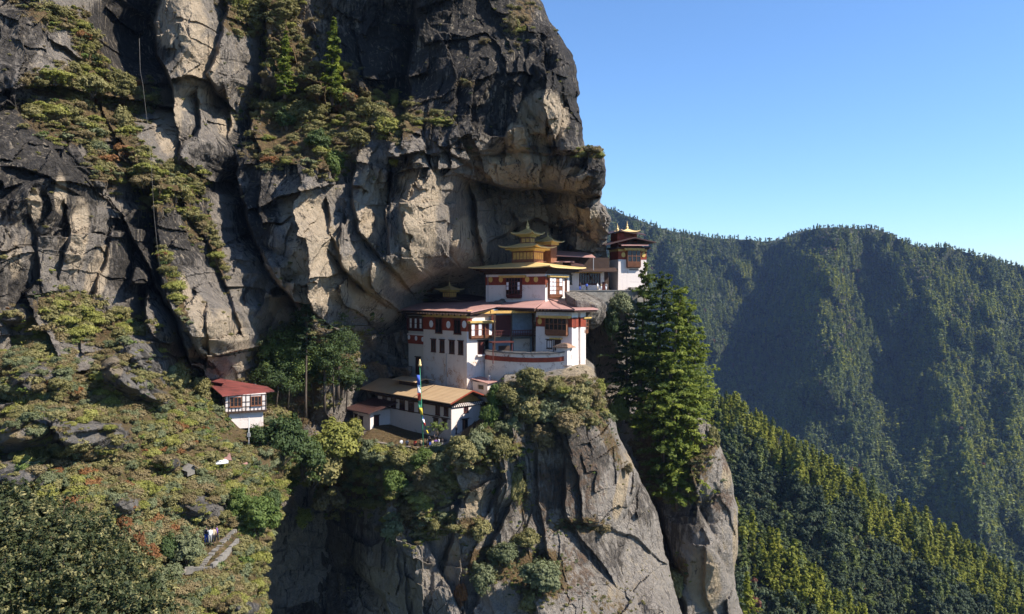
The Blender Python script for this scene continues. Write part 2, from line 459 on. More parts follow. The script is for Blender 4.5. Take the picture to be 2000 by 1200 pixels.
# ------------------------------------------------------------------ rock and ground sheets
SHEETS = {}; EDGE = []
def sheet(name, pys, Lf, Rf, nu, Dfun, mat, attrf, wrapL=0, wrapR=0, wrapT=0, roundR=0.0, roundL=0.0, rw=60.0,
          jag=0.0, detail=1.0, label=None, smooth=True, kind='structure', seed=3, backstep=1.0):
    nv = len(pys)
    u = np.linspace(0, 1, nu)[None, :]
    py = np.repeat(np.array(pys, float)[:, None], nu, 1)
    Lp, Rp = Lf(pys)[:, None], Rf(pys)[:, None]
    if jag:
        j = fbm(np.array(pys)[:, None] / 22.0, 0 * Rp, 0 * Rp + seed, 4, seed) * jag
        Rp = Rp + j
        if wrapL: Lp = Lp + fbm(np.array(pys)[:, None] / 22.0, 0 * Rp, 0 * Rp + seed + 9, 4, seed + 5) * jag
    px = Lp + (Rp - Lp) * u
    D = Dfun(px, py)
    if roundR:
        t = np.clip((px - (Rp - rw)) / rw, 0, 1); D = D + roundR * (1 - np.sqrt(1 - t * t * 0.9999))
    if roundL:
        t = np.clip(((Lp + rw) - px) / rw, 0, 1); D = D + roundL * (1 - np.sqrt(1 - t * t * 0.9999))
    A = attrf(px, py, D)
    X, Z = (px - 1000) * D / F, (HOR - py) * D / F
    Y = D
    inner = (X, Y, Z, px, py, D, A)
    def ext(arr, side, vals):
        return np.concatenate([vals, arr], 1) if side == 'L' else np.concatenate([arr, vals], 1)
    offs = np.cumsum(np.array([0.6, 0.9, 1.4, 2, 3, 4, 6, 8, 10, 14])) * backstep
    if wrapR:
        k = offs[None, :]
        nz = 0.8 * fbm(k / 6 + Z[:, -1:] / 5, Z[:, -1:] / 6, k * 0, 3, 8)
        X2, Y2, Z2 = X[:, -1:] + np.minimum(X[:, -1:], 0) * k / Y[:, -1:] - 0.15 * k + nz - 0.001, Y[:, -1:] + k, Z[:, -1:] + 0 * k
        X, Y, Z = ext(X, 'R', X2), ext(Y, 'R', Y2), ext(Z, 'R', Z2)
        A = {q: ext(a, 'R', np.repeat(a[:, -1:], len(offs), 1)) for q, a in A.items()}
    if wrapL:
        k = offs[None, ::-1]
        X2, Y2, Z2 = X[:, :1] + 0.12 * k + 0.001, Y[:, :1] + k, Z[:, :1] + 0 * k
        X, Y, Z = ext(X, 'L', X2), ext(Y, 'L', Y2), ext(Z, 'L', Z2)
        A = {q: ext(a, 'L', np.repeat(a[:, :1], len(offs), 1)) for q, a in A.items()}
    if wrapT:   # the top turns back as level ground
        k = offs[::-1, None]
        zt = Z[:1] + 0.25 * fbm(X[:1] / 4, Y[:1] / 4 + k / 4, 0 * X[:1] + k * 0, 3, 4) - 0.02 * k * (wrapT < 0) * 20
        X = np.concatenate([X[:1] + 0 * k, X]); Y = np.concatenate([Y[:1] + k, Y]); Z = np.concatenate([zt, Z])
        A = {q: np.concatenate([np.repeat(a[:1], len(offs), 0), a]) for q, a in A.items()}
    nr, nc = X.shape
    V = np.stack([X, Y, Z], -1).reshape(-1, 3)
    i = np.arange(nr * nc).reshape(nr, nc)
    Q = np.stack([i[1:, :-1], i[1:, 1:], i[:-1, 1:], i[:-1, :-1]], -1).reshape(-1, 4)
    if wrapR and name == 'hillside': EDGE.append(np.stack([X[10:, -10:-5], Y[10:, -10:-5], Z[10:, -10:-5]], -1).reshape(-1, 3))
    me = np_mesh(name, V, Q, {q: a for q, a in A.items()}, smooth)
    o = link(name, me, mat, kind=kind)
    if label: o["label"] = label
    SHEETS[name] = inner
    return o


def rock_noise(px, py, D, seed, amp=1.0, ang=0.35, aniso=2.0):
    """depth offset in metres (positive = farther) and crack mask, worked out on the rock face in metres"""
    X, Z = (px - 1000) * D / F, (HOR - py) * D / F
    wx = 4.0 * fbm(X / 16, Z / 16, D * 0 + 1, 5, seed + 40, 0.55); wz = 4.0 * fbm(X / 16, Z / 16, D * 0 + 7, 5, seed + 50, 0.55)
    x, z = X + wx, Z + wz
    f1, c1 = facets(x, z, 14.0, seed, 0.9, 0.12, ang, aniso, 0.35)
    f2, c2 = facets(x + 0.3 * wx, z, 5.2, seed + 10, 1.1, 0.07, ang * 0.7, aniso, 0.3)
    f3, c3 = facets(x + 0.4 * wz, z + 0.5 * wx, 2.1, seed + 20, 1.2, 0.08, -ang * 0.5, 1.6, 0.3)
    n = fbm(X / 1.3, Z / 1.9, D / 4, 4, seed + 30, 0.6)
    rd = ridged((X * 0.9 + Z * 0.35) / 5, Z / 14, D * 0, 4, seed + 33)
    m = np.clip(0.55 + 0.9 * vnoise(X / 22, Z / 22, D * 0, seed + 60), 0.05, 1.2)     # some walls stay smooth
    cm = np.clip(vnoise(X / 9, Z / 9, D * 0, seed + 61) * 2, 0, 1)
    off = -0.5 * f1 - 0.9 * f2 * (0.45 + m) - 0.95 * f3 * (0.3 + m) - 0.6 * n * (0.4 + 0.6 * m) - 0.8 * rd - 0.45 * ridged((X * 0.8 + Z * 0.5) / 2.2, Z / 5.5, D * 0, 4, seed + 35) * (0.3 + m) + 0.5 * c1 * cm + 0.3 * c2 * cm
    return amp * off, np.clip((0.8 * c1 + 0.6 * c2 * m + 0.3 * c3 * m) * cm, 0, 1)


def blobs(px, py, lst):
    r = np.zeros(px.shape)
    for q in lst: r = np.maximum(r, (q[5] if len(q) > 5 else 1.0) * blob(px, py, *q[:4], q[4] if len(q) > 4 else 0))
    return r


# ---- the main cliff
CL = tps([(-140, -160, 132), (-140, 150, 122), (-140, 450, 108), (-140, 650, 104), (-140, 1250, 100),
          (0, -160, 142), (0, 0, 134), (0, 200, 126), (0, 420, 116), (0, 600, 112), (90, 350, 118), (120, 520, 117), (110, 100, 133), (180, 60, 140),
          (250, -160, 158), (250, 60, 156), (230, 200, 139), (250, 330, 132), (260, 480, 126), (270, 620, 122), (350, 40, 148), (370, 150, 146), (360, 300, 142),
          (350, 400, 137), (380, 520, 133), (430, 640, 128), (450, 560, 139), (450, 720, 138), (400, 745, 140), (440, 350, 150), (470, 120, 156),
          (560, -160, 170), (580, 60, 166), (580, 220, 160), (560, 320, 152), (560, 440, 144), (620, 560, 143), (640, 640, 147), (560, 690, 158), (640, 760, 158),
          (700, 80, 172), (680, 230, 160), (720, 400, 152), (800, 330, 156), (820, 460, 150), (820, 535, 158), (740, 590, 156), (720, 700, 180), (800, 700, 184), (790, 620, 178), (770, 650, 180), (700, 780, 180), (690, 660, 168), (740, 640, 170), (850, 600, 188), (900, 620, 192),
          (850, 60, 168), (850, 200, 163), (950, 150, 160), (950, 300, 162), (950, 430, 174), (930, 500, 168), (935, 545, 184), (880, 560, 186), (845, 565, 190), (815, 585, 186), (950, 620, 172),
          (1050, -160, 182), (1050, 100, 166), (1060, 240, 164), (1050, 330, 166), (1060, 420, 180), (1060, 500, 190), (1050, 700, 186), (1110, 520, 194),
          (1150, 330, 168), (1150, 420, 180), (1150, 480, 192), (1150, 560, 197), (1180, 640, 194), (1180, 700, 192), (1250, 640, 188), (1250, 900, 184),
          (500, 900, 158), (650, 900, 165), (600, 1250, 160), (900, 900, 175), (1150, 1250, 180), (300, 1000, 140)])
CSTEPS = [([(470, 365), (486, 450), (520, 525), (585, 612), (600, 660)], 18, 72, 1),
          ([(335, -60), (300, 50), (312, 110), (335, 150), (340, 200)], 21, 105, 1),
          ([(522, -20), (520, 90), (516, 180), (490, 250)], 8, 60, 1),
          ([(800, -60), (815, 60), (800, 140), (790, 225)], 15, 120, 1),
          ([(390, 195), (392, 250), (350, 290), (352, 330)], 4.5, 34, 1),
          ([(440, 20), (425, 100), (400, 140), (440, 200)], 5, 50, 1),
          ([(440, 190), (448, 250)], 4, 30, 1),
          ([(306, 370), (305, 430), (312, 520), (335, 600), (365, 690)], 7, 22, 1),
          ([(690, 325), (688, 400), (702, 452), (745, 505), (795, 565)], 5, 26, 1),
          ([(768, 325), (763, 400), (755, 490)], 4, 20, 1),
          ([(640, 400), (650, 470), (665, 520), (700, 560)], 4.5, 25, 1),
          ([(925, 380), (930, 440), (945, 500)], 5, 35, 1),
          ([(830, 300), (852, 350), (872, 430), (874, 490)], 4, 30, -1),
          ([(600, 330), (640, 380), (680, 460), (700, 520)], 3, 20, -1),
          ([(900, 292), (980, 296), (1060, 300), (1150, 296)], 2.0, 14, 1),
          ([(940, 352), (1010, 372), (1080, 372), (1170, 385)], 11, 60, 1),
          ([(1000, 190), (985, 240), (990, 290)], 4, 34, 1),
          ([(1068, 250), (1072, 290)], 3, 14, 1), ([(1095, 200), (1092, 250), (1075, 296)], 4, 30, -1),
          ([(975, 465), (1000, 450), (1050, 430), (1090, 452), (1120, 442), (1150, 465)], 6, 34, 1),
          ([(0, 175), (60, 245), (140, 330), (195, 372)], 3, 30, -1),
          ([(190, 368), (240, 420), (290, 520), (330, 600), (400, 700)], 5, 34, 1),
          ([(190, 205), (240, 285), (285, 385)], 3.5, 22, 1),
          ([(128, 405), (138, 470), (120, 540)], 3.0, 16, 1), ([(62, 430), (75, 500), (80, 560)], 3.0, 16, 1),
          ([(215, 440), (205, 520), (180, 590)], 3.5, 20, 1), ([(268, 500), (250, 560)], 3.5, 22, 1), ([(290, 570), (285, 630)], 4, 20, 1),
          ([(470, 600), (500, 640), (520, 720)], 6, 26, -1), ([(400, 600), (410, 680), (400, 740)], 3, 16, 1),
          ([(540, 200), (640, 170), (790, 225)], 6, 45, -1),
          ([(360, 400), (400, 470), (440, 560), (470, 640)], 3.5, 26, 1), ([(120, 90), (170, 130), (215, 150)], 3, 30, 1), ([(20, 330), (90, 345), (150, 375)], 2.5, 22, 1), ([(130, 560), (190, 600), (240, 650)], 3, 24, -1),
          ([(650, 500), (700, 560), (760, 600)], 3.5, 26, 1), ([(545, 585), (600, 600), (650, 640)], 4, 30, 1), ([(860, 290), (930, 330), (960, 352)], 3, 26, 1), ([(1010, 430), (1025, 480)], 4, 16, 1), ([(1095, 430), (1102, 475)], 5, 16, 1), ([(1140, 400), (1150, 450)], 4, 16, 1)]
def cliff_D(px, py):
    w1 = 9 * fbm(px / 45, py / 45, px * 0, 3, 71); w2 = 9 * fbm(px / 45, py / 45, px * 0 + 4, 3, 72)
    D = CL(np.maximum(px, -140), py)
    for poly, d, w, sg in CSTEPS: D = D + step(px + w1, py + w2, poly, d, w, 2.5, sg)
    # overhanging shoulder at the right edge
    a = np.where(px < 480, 0.42, 0.12)
    off, ck = rock_noise(px, py, D, 11, 1.0, 0.3, 2.1)
    calm = 1 - 0.5 * blobs(px, py, [(900, 100, 220, 130), (560, 230, 120, 60)])
    cliff_D.ck = ck * calm
    return D + off * calm
C_CREAM = [(350, 40, 55, 60), (385, 120, 40, 55, 30), (328, 235, 28, 70), (375, 195, 40, 25), (440, 240, 18, 30), (150, 470, 26, 95, 8, 0.8), (68, 400, 16, 40, 0, 0.8),
           (190, 535, 24, 70, 15, 0.8), (118, 380, 14, 45, 0, 0.8), (600, 440, 48, 75, -10), (600, 555, 65, 55, 20), (640, 490, 25, 60), (555, 600, 30, 30), (725, 400, 34, 85, 0, 0.9),
           (815, 430, 46, 115, -6, 0.85), (815, 545, 60, 35, 0, 0.9), (1060, 235, 48, 55, 10), (1010, 270, 26, 30), (1020, 330, 80, 34), (1120, 350, 34, 24), (700, 545, 60, 50, 20, 0.85),
           (730, 600, 60, 30, 20, 0.85), (915, 480, 36, 60), (925, 515, 30, 22), (1085, 415, 60, 18, 0), (1040, 450, 60, 26), (1140, 470, 26, 50), (860, 545, 66, 22, -10),
           (455, 660, 34, 70, -20, 0.85), (400, 640, 24, 80, -15, 0.8), (365, 580, 14, 60, -12, 0.8), (845, 370, 22, 60, 0, 0.7), (30, 500, 20, 60, 0, 0.6), (1155, 430, 22, 26, 0, 0.8), (215, 715, 26, 20)]
C_DARK = [(900, 110, 260, 150), (760, 120, 120, 130), (1110, 100, 70, 160), (60, 330, 110, 180, -30, 0.75), (20, 60, 120, 120, 0, 0.5), (500, 430, 40, 70), (1150, 340, 40, 45, 0, 0.8),  # near-black rock, plus chasm and gully shade put into the colour
          (520, 300, 120, 60, 0, 0.8), (300, 480, 110, 120, 40, 0.7), (250, 70, 80, 100), (20, 580, 90, 60, 0, 0.6), (1120, 220, 40, 70), (380, 420, 40, 100, 0, 0.7), (790, 350, 34, 40, 0, 0.9)]
C_VEG = [(110, 165, 60, 24), (180, 190, 90, 55, 15, 1.1), (140, 240, 90, 40, 10), (255, 190, 50, 36), (170, 90, 26, 60, -20), (100, 30, 60, 26, 20, 0.8), (240, 250, 26, 70, -10), (270, 330, 26, 50), (345, 360, 50, 45, 0, 1.1),
         (300, 380, 26, 50), (205, 330, 30, 50, -30, 0.8), (375, 430, 20, 50, -20, 0.8), (520, 20, 80, 45, 0, 1.1), (560, 100, 50, 60), (640, 160, 60, 40), (600, 215, 130, 45, 0, 1.2), (720, 220, 90, 45, 15, 1.2),
         (640, 290, 50, 55), (820, 235, 60, 16), (540, 290, 60, 40, 0, 0.8), (485, 45, 50, 30), (1020, 30, 30, 60, 20, 0.55), (915, 165, 30, 8, 0, 0.7), (1150, 300, 34, 12, 0, 0.9), (130, 600, 60, 30), (200, 640, 90, 30),
         (420, 480, 12, 80, -15, 0.8), (340, 560, 10, 90, -20, 0.8), (600, 700, 90, 60, 0, 1.1), (560, 780, 80, 80, 0, 1.1), (700, 640, 40, 30, 0, 0.6), (850, 575, 60, 14, 0, 0.6)]
C_CREAM += [(800, 470, 340, 150, 0, 0.36), (150, 500, 180, 130, 0, 0.32), (390, 170, 110, 190, 0, 0.38), (430, 620, 90, 120, -20, 0.42), (1060, 400, 120, 110, 0, 0.4)]
def cliff_A(px, py, D):
    return dict(cream=blobs(px, py, C_CREAM), dark=blobs(px, py, C_DARK), veg=blobs(px, py, C_VEG),
                rust=blobs(px, py, [(850, 560, 90, 30, 0, 0.42), (760, 590, 60, 20, 0, 0.4), (150, 100, 50, 60, 0, 0.4), (1000, 400, 120, 40, 0, 0.45)]), crack=cliff_D.ck)
sheet("cliff", np.concatenate([np.linspace(-480, -64, 40), np.arange(-60, 1252, 2.1)]), curve([(-200, -520), (1300, -520)]),
      curve([(-160, 930), (-60, 1020), (0, 1056), (25, 1066), (60, 1084), (100, 1112), (130, 1124), (180, 1129), (210, 1130), (250, 1137), (285, 1141), (292, 1160), (310, 1180), (335, 1184), (365, 1181), (395, 1170),
             (408, 1184), (425, 1194), (445, 1190), (462, 1182), (500, 1186), (560, 1190), (572, 1235), (620, 1240), (700, 1236), (800, 1240), (900, 1260), (1300, 1260)]),
      760, cliff_D, M['cliff'], cliff_A, wrapR=1, roundR=9, rw=50, jag=6, smooth=False, label="sheer dark cliff with cream patches above the temples")

# ---- the grassy hillside on the left
HL = tps([(-140, 560, 112), (-140, 700, 98), (-140, 1000, 72), (-140, 1300, 50), (0, 640, 107), (60, 600, 112), (100, 700, 104), (0, 850, 90), (50, 870, 90), (0, 1000, 78), (0, 1200, 62),
          (150, 600, 117), (250, 650, 117), (180, 800, 98), (150, 950, 85), (250, 880, 93), (300, 720, 115), (330, 800, 106), (380, 748, 131), (405, 765, 127), (428, 800, 121), (400, 850, 106), (440, 880, 107), (350, 905, 99),
          (470, 900, 110), (530, 880, 116), (300, 960, 90), (400, 970, 98), (290, 1060, 84), (350, 1120, 84), (380, 1085, 86.5), (460, 1050, 92), (450, 1100, 88), (470, 1180, 84), (400, 1200, 80), (520, 1000, 104), (560, 900, 120), (540, 830, 124), (450, 830, 120), (480, 838, 123), (500, 850, 122), (465, 850, 120),
          (300, 1200, 74), (500, 1300, 82), (200, 1300, 58)])
HSTEPS = [([(100, 615), (170, 650), (230, 700), (250, 760)], 2.0, 25, -1), ([(230, 640), (290, 650), (340, 700), (380, 745)], 2.0, 34, -1),
          ([(-20, 860), (60, 820), (120, 850), (200, 840)], 1.2, 40, 1), ([(330, 960), (400, 962), (440, 985)], 1.6, 45, 1), ([(225, 690), (250, 740), (300, 770)], 2.5, 25, -1),
          ([(0, 940), (60, 960)], 2.5, 30, 1)]
def hill_D(px, py):
    w1 = 9 * fbm(px / 40, py / 40, px * 0, 3, 81); w2 = 9 * fbm(px / 40, py / 40, px * 0 + 4, 3, 82)
    D = HL(np.maximum(px, -140), py)
    for poly, d, w, sg in HSTEPS: D = D + step(px + w1, py + w2, poly, d, w, 3.0, sg)
    off, ck = rock_noise(px, py, D, 23, 0.55, 0.5, 1.5)
    X, Z = (px - 1000) * D / F, (HOR - py) * D / F
    rk = np.clip(blobs(px, py, H_ROCK), 0, 1)
    hill_D.ck = ck * rk
    return D + off * (0.45 + 0.9 * rk) + 0.9 * fbm(X / 5, Z / 4, D / 6, 4, 5)
H_ROCK = [(290, 690, 75, 50, 30), (70, 740, 60, 45, 0, 0.7), (60, 840, 80, 34, -10), (160, 850, 90, 34, 0), (260, 745, 50, 26, 20), (390, 985, 56, 30, 10), (40, 930, 60, 34), (250, 985, 30, 20, 0, 0.7), (480, 1190, 30, 16), (330, 905, 20, 14),
          (230, 720, 30, 30), (20, 610, 60, 30), (300, 770, 40, 16, 20, 0.8)]
def hill_A(px, py, D):
    rk = blobs(px, py, H_ROCK)
    return dict(cream=blobs(px, py, [(20, 850, 30, 30, 0, 0.8), (220, 720, 22, 24), (410, 680, 30, 40, 0, 0.6), (370, 980, 30, 20, 0, .5)]), dark=0.35 + 0 * px, veg=np.clip(1.05 - 1.15 * rk, 0, 1), rust=0 * px, crack=hill_D.ck)
sheet("hillside", np.arange(585, 1310, 2.3), curve([(500, -520), (1400, -520)]),
      curve([(560, 120), (600, 230), (640, 320), (700, 388), (740, 415), (780, 452), (800, 545), (850, 566), (900, 570), (950, 556), (1000, 536), (1050, 524), (1100, 514), (1200, 508), (1300, 500)]),
      520, hill_D, M['hill'], hill_A, wrapR=1, wrapT=1, roundR=9, rw=60, jag=26, label="rough hillside of brown and green scrub below the cliff", seed=6)

# ---- the spur that carries the temples
SP = tps([(560, 880, 166), (560, 1250, 160), (620, 900, 160), (620, 1100, 158), (690, 870, 140), (700, 950, 146), (700, 1100, 147), (700, 1250, 143), (760, 868, 136), (780, 950, 139), (790, 1050, 139), (800, 1200, 135),
          (850, 872, 133), (880, 950, 132), (900, 1050, 130), (900, 1200, 127), (900, 850, 137), (935, 820, 142), (950, 760, 146), (950, 900, 133), (1000, 735, 146), (1000, 830, 138), (1000, 960, 131), (1000, 1100, 127), (1000, 1250, 124),
          (1060, 730, 143), (1100, 720, 142), (1100, 800, 136), (1110, 950, 130), (1110, 1100, 126), (1140, 712, 146), (1160, 780, 143), (1170, 880, 136), (1180, 1000, 133), (1200, 1150, 128), (1210, 880, 146), (1235, 950, 143), (1270, 1050, 142), (1300, 1200, 139), (1150, 1300, 123)])
SSTEPS = [([(1098, 830), (1100, 900), (1102, 1000), (1130, 1050), (1180, 1110)], 2.2, 60, 1), ([(1175, 790), (1210, 870), (1245, 925), (1230, 980), (1215, 1010)], 3.0, 26, -1),
          ([(965, 880), (985, 940), (960, 990)], 3, 28, 1), ([(1040, 850), (1050, 960), (1060, 1050), (1090, 1130)], 2, 30, 1), ([(885, 900), (900, 980), (880, 1050), (870, 1110)], 4, 34, 1),
          ([(1120, 1020), (1180, 1025), (1250, 1060), (1290, 1090)], 1.6, 50, 1), ([(790, 1010), (850, 1090), (900, 1200)], 3, 30, -1), ([(990, 1000), (950, 1080), (930, 1180)], 3.4, 30, 1),
          ([(1060, 1090), (1040, 1160), (1050, 1230)], 3, 30, 1), ([(1200, 1100), (1240, 1160), (1260, 1240)], 2.6, 26, -1), ([(690, 1105), (740, 1160), (770, 1220)], 8, 46, 1)]
def spur_D(px, py):
    w1 = 8 * fbm(px / 40, py / 40, px * 0, 3, 91); w2 = 8 * fbm(px / 40, py / 40, px * 0 + 4, 3, 92)
    D = SP(px, py)
    for poly, d, w, sg in SSTEPS: D = D + step(px + w1, py + w2, poly, d, w, 2.5, sg)
    off, ck = rock_noise(px, py, D, 37, 0.75, 0.22, 2.6)
    calm = 1 - 0.65 * blobs(px, py, [(1100, 960, 110, 160), (1180, 1100, 110, 90)])
    top = np.clip((py - spur_top(px)) / 26, 0, 1)
    spur_D.ck = ck * calm
    return D + off * calm * top
spur_top = curve([(540, 900), (640, 884), (690, 862), (720, 868), (780, 876), (850, 881), (872, 879), (893, 860), (925, 835), (943, 820), (944, 768), (968, 752), (985, 733), (1060, 731), (1110, 722), (1130, 716), (1160, 712), (1200, 712)])
def spur_A(px, py, D):
    return dict(cream=blobs(px, py, [(1090, 755, 70, 26, 0, 0.9), (1130, 735, 34, 26), (1213, 960, 12, 56, 12), (1225, 900, 30, 22, 30, 0.6), (925, 985, 22, 60, 10, 0.85), (860, 1010, 16, 70, 5, 0.8), (1200, 810, 14, 60, -25, 0.5), (880, 1100, 30, 60, 20, 0.6), (980, 1150, 40, 60, 0, 0.5), (1200, 1170, 24, 50, 0, 0.5)]),
                dark=blobs(px, py, [(1120, 900, 100, 120, 0, 0.5), (1000, 1020, 60, 60, 0, 0.4), (620, 1000, 90, 300), (1170, 1080, 60, 50, 0, 0.5), (1260, 980, 26, 70, 0, 0.5)]),  # darker rock; the gorge flank's shade is painted in too
                veg=blobs(px, py, [(1080, 790, 130, 45), (900, 870, 120, 50), (760, 930, 130, 70), (820, 1000, 60, 60, 0, 0.8), (640, 900, 90, 90), (1190, 860, 16, 80, -25, 0.7), (1130, 1025, 60, 18, 0, 0.8), (920, 1030, 40, 24), (960, 1100, 60, 40), (1050, 1120, 60, 50), (1020, 960, 16, 60, 0, 0.7), (1190, 1190, 60, 40, 0, 0.4)]),
                rust=blobs(px, py, [(1120, 940, 90, 110, 0, 0.55), (1060, 980, 26, 140, 0, 0.6), (1110, 1120, 70, 70, 0, 0.6), (950, 920, 60, 60, 0, 0.5), (760, 1050, 60, 60, 0, .4)]), crack=spur_D.ck)
def spur_sheet():
    """the top edge follows spur_top, so rows are spread between it and the bottom"""
    nv, nu = 300, 420
    pxl = np.linspace(0, 1, nu)
    v = np.linspace(0, 1, nv)
    Redge = curve([(700, 1157), (760, 1166), (800, 1185), (860, 1212), (920, 1243), (1000, 1282), (1100, 1304), (1200, 1332), (1300, 1350)])
    px0 = 545 + (1160 - 545) * pxl
    T = spur_top(px0)
    py = T[None, :] + (1300 - T[None, :]) * (v ** 1.15)[:, None]
    Rr = Redge(py)
    Rr = Rr + 4 * fbm(py / 20, py * 0, py * 0, 4, 12)
    px = 545 + (Rr - 545) * pxl[None, :]
    D = spur_D(px, py)
    t = np.clip((px - (Rr - 50)) / 50, 0, 1); D = D + 9 * (1 - np.sqrt(1 - t * t * 0.9999))
    A = spur_A(px, py, D)
    X, Y, Z = (px - 1000) * D / F, D, (HOR - py) * D / F
    SHEETS["rock_spur"] = (X, Y, Z, px, py, D, A)
    offs = np.cumsum(np.array([0.6, 0.9, 1.4, 2, 3, 4, 6, 8, 10]))
    k = offs[None, :]
    X = np.concatenate([X, X[:, -1:] - 0.15 * k + 0.8 * fbm(k / 6 + Z[:, -1:] / 5, Z[:, -1:] / 6, k * 0, 3, 8)], 1)
    Y = np.concatenate([Y, Y[:, -1:] + k], 1); Z = np.concatenate([Z, Z[:, -1:] + 0 * k], 1)
    A = {q: np.concatenate([a, np.repeat(a[:, -1:], len(offs), 1)], 1) for q, a in A.items()}
    k = offs[::-1, None]
    zt = Z[:1] + 0.1 * fbm(X[:1] / 4, Y[:1] / 4 + k / 4, 0 * X[:1] + k * 0, 3, 4)
    X = np.concatenate([X[:1] + 0 * k, X]); Y = np.concatenate([Y[:1] + k, Y]); Z = np.concatenate([zt, Z])
    A = {q: np.concatenate([np.repeat(a[:1], len(offs), 0), a]) for q, a in A.items()}
    nr, nc = X.shape
    i = np.arange(nr * nc).reshape(nr, nc)
    Q = np.stack([i[1:, :-1], i[1:, 1:], i[:-1, 1:], i[:-1, :-1]], -1).reshape(-1, 4)
    me = np_mesh("rock_spur", np.stack([X, Y, Z], -1).reshape(-1, 3), Q, A, False)
    link("rock_spur", me, M['spur'], kind='structure', label="grey rock spur falling away below the temples")
spur_sheet()

# ---- the pillar right of the spur
PL = tps([(1180, 760, 178), (1180, 1250, 178), (1240, 830, 176), (1300, 860, 172), (1300, 1000, 172), (1370, 850, 168), (1380, 950, 166), (1360, 1080, 162), (1420, 1000, 168), (1430, 1200, 168), (1350, 1250, 160), (1400, 1150, 163), (1250, 1100, 180)])
def pillar_D(px, py):
    w1 = 7 * fbm(px / 40, py / 40, px * 0, 3, 95)
    D = PL(px, py)
    D = D + step(px + w1, py, [(1288, 1000), (1306, 1060), (1326, 1130), (1346, 1230)], 10, 40, 2.5, 1)
    D = D + step(px + w1, py, [(1365, 1000), (1395, 1060), (1420, 1130), (1432, 1200)], 4, 40, 2.5, -1)
    D = D + step(px + w1, py, [(1375, 1080), (1372, 1160), (1400, 1230)], 2, 30, 2.5, 1)
    off, ck = rock_noise(px, py, D, 51, 0.6, 0.25, 2.6)
    pillar_D.ck = ck * 0.6
    return D + off * 0.6
def pillar_A(px, py, D):
    return dict(cream=blobs(px, py, [(1375, 1135, 34, 60, -10, 1.0), (1420, 930, 12, 30, 0, 0.8), (1436, 1060, 6, 80, 0, 0.8)]), dark=blobs(px, py, [(1330, 1010, 60, 60, 0, 0.6), (1280, 1100, 40, 150)]),  # dark values paint the cleft's shade into the rock colour
                veg=blobs(px, py, [(1300, 900, 90, 80), (1390, 870, 16, 40, 0, .6), (1330, 1120, 20, 40, 0, 0.8)]), rust=blobs(px, py, [(1410, 980, 30, 30, 0, 0.7), (1420, 900, 16, 30, 0, .7)]), crack=pillar_D.ck)
sheet("rock_pillar", np.arange(828, 1300, 2.4), curve([(700, 1185), (1300, 1185)]), curve([(820, 1380), (840, 1394), (880, 1412), (920, 1426), (1000, 1441), (1060, 1442), (1120, 1434), (1160, 1440), (1200, 1450), (1300, 1460)]),
      140, pillar_D, M['spur'], pillar_A, wrapR=1, wrapT=1, roundR=7, rw=34, jag=3, label="grey rock pillar at the right edge of the spur", seed=14)

# ---- wooded mountains
def canopy(px, py, D): return dict(tint=0.5 + 0 * px)
def forest_sheet(name, crest, bottom, x0, x1, nu, nv, Dc, Db, ridges, amp, label, mat, wob=6, pow_=1.0):
    px1 = np.linspace(x0, x1, nu)
    T = crest(px1) + wob * fbm(px1 / 60, px1 * 0, px1 * 0, 4, 5)
    Bt = bottom(px1)
    v = np.linspace(0, 1, nv)[:, None]
    px = np.repeat(px1[None], nv, 0); py = T[None] + (Bt - T)[None] * v
    t = v ** pow_
    D = Dc(px) * (1 - t) + Db(px) * t
    for poly, d, w, sg in ridges:
        dist, s, over = polydist(px + 34 * fbm(px / 110, py / 110, px * 0, 4, 31), py + 20 * fbm(px / 90, py / 90, px * 0, 3, 37), poly)
        D = D + d * np.exp(-(dist / w) ** 1.2) * np.exp(-(over / w) ** 2)
    X = (px - 1000) * D / F
    wx_ = px + 0.35 * py + 40 * fbm(px / 120, py / 120, px * 0, 3, 66)
    D = D * (1 - amp * ridged(wx_ / 110, py / 330, px * 0, 4, 61) - 0.5 * amp * ridged((px - 0.5 * py) / 60, py / 140, px * 0, 3, 64) + 0.3 * amp * fbm(px / 24, py / 24, px * 0, 3, 62))
    X, Y, Z = (px - 1000) * D / F, D, (HOR - py) * D / F
    SHEETS[name] = (X, Y, Z, px, py, D, {})
    k = np.array([400, 150, 40.0])[:, None] * (Dc(px1).mean() / 2000)
    X = np.concatenate([X[:1] + 0 * k, X]); Y = np.concatenate([Y[:1] + k, Y]); Z = np.concatenate([Z[:1] - 0.6 * k, Z])
    nr, nc = X.shape; i = np.arange(nr * nc).reshape(nr, nc)
    Q = np.stack([i[1:, :-1], i[1:, 1:], i[:-1, 1:], i[:-1, :-1]], -1).reshape(-1, 4)
    me = np_mesh(name, np.stack([X, Y, Z], -1).reshape(-1, 3), Q, None, True)
    return link(name, me, mat, kind='structure', label=label)

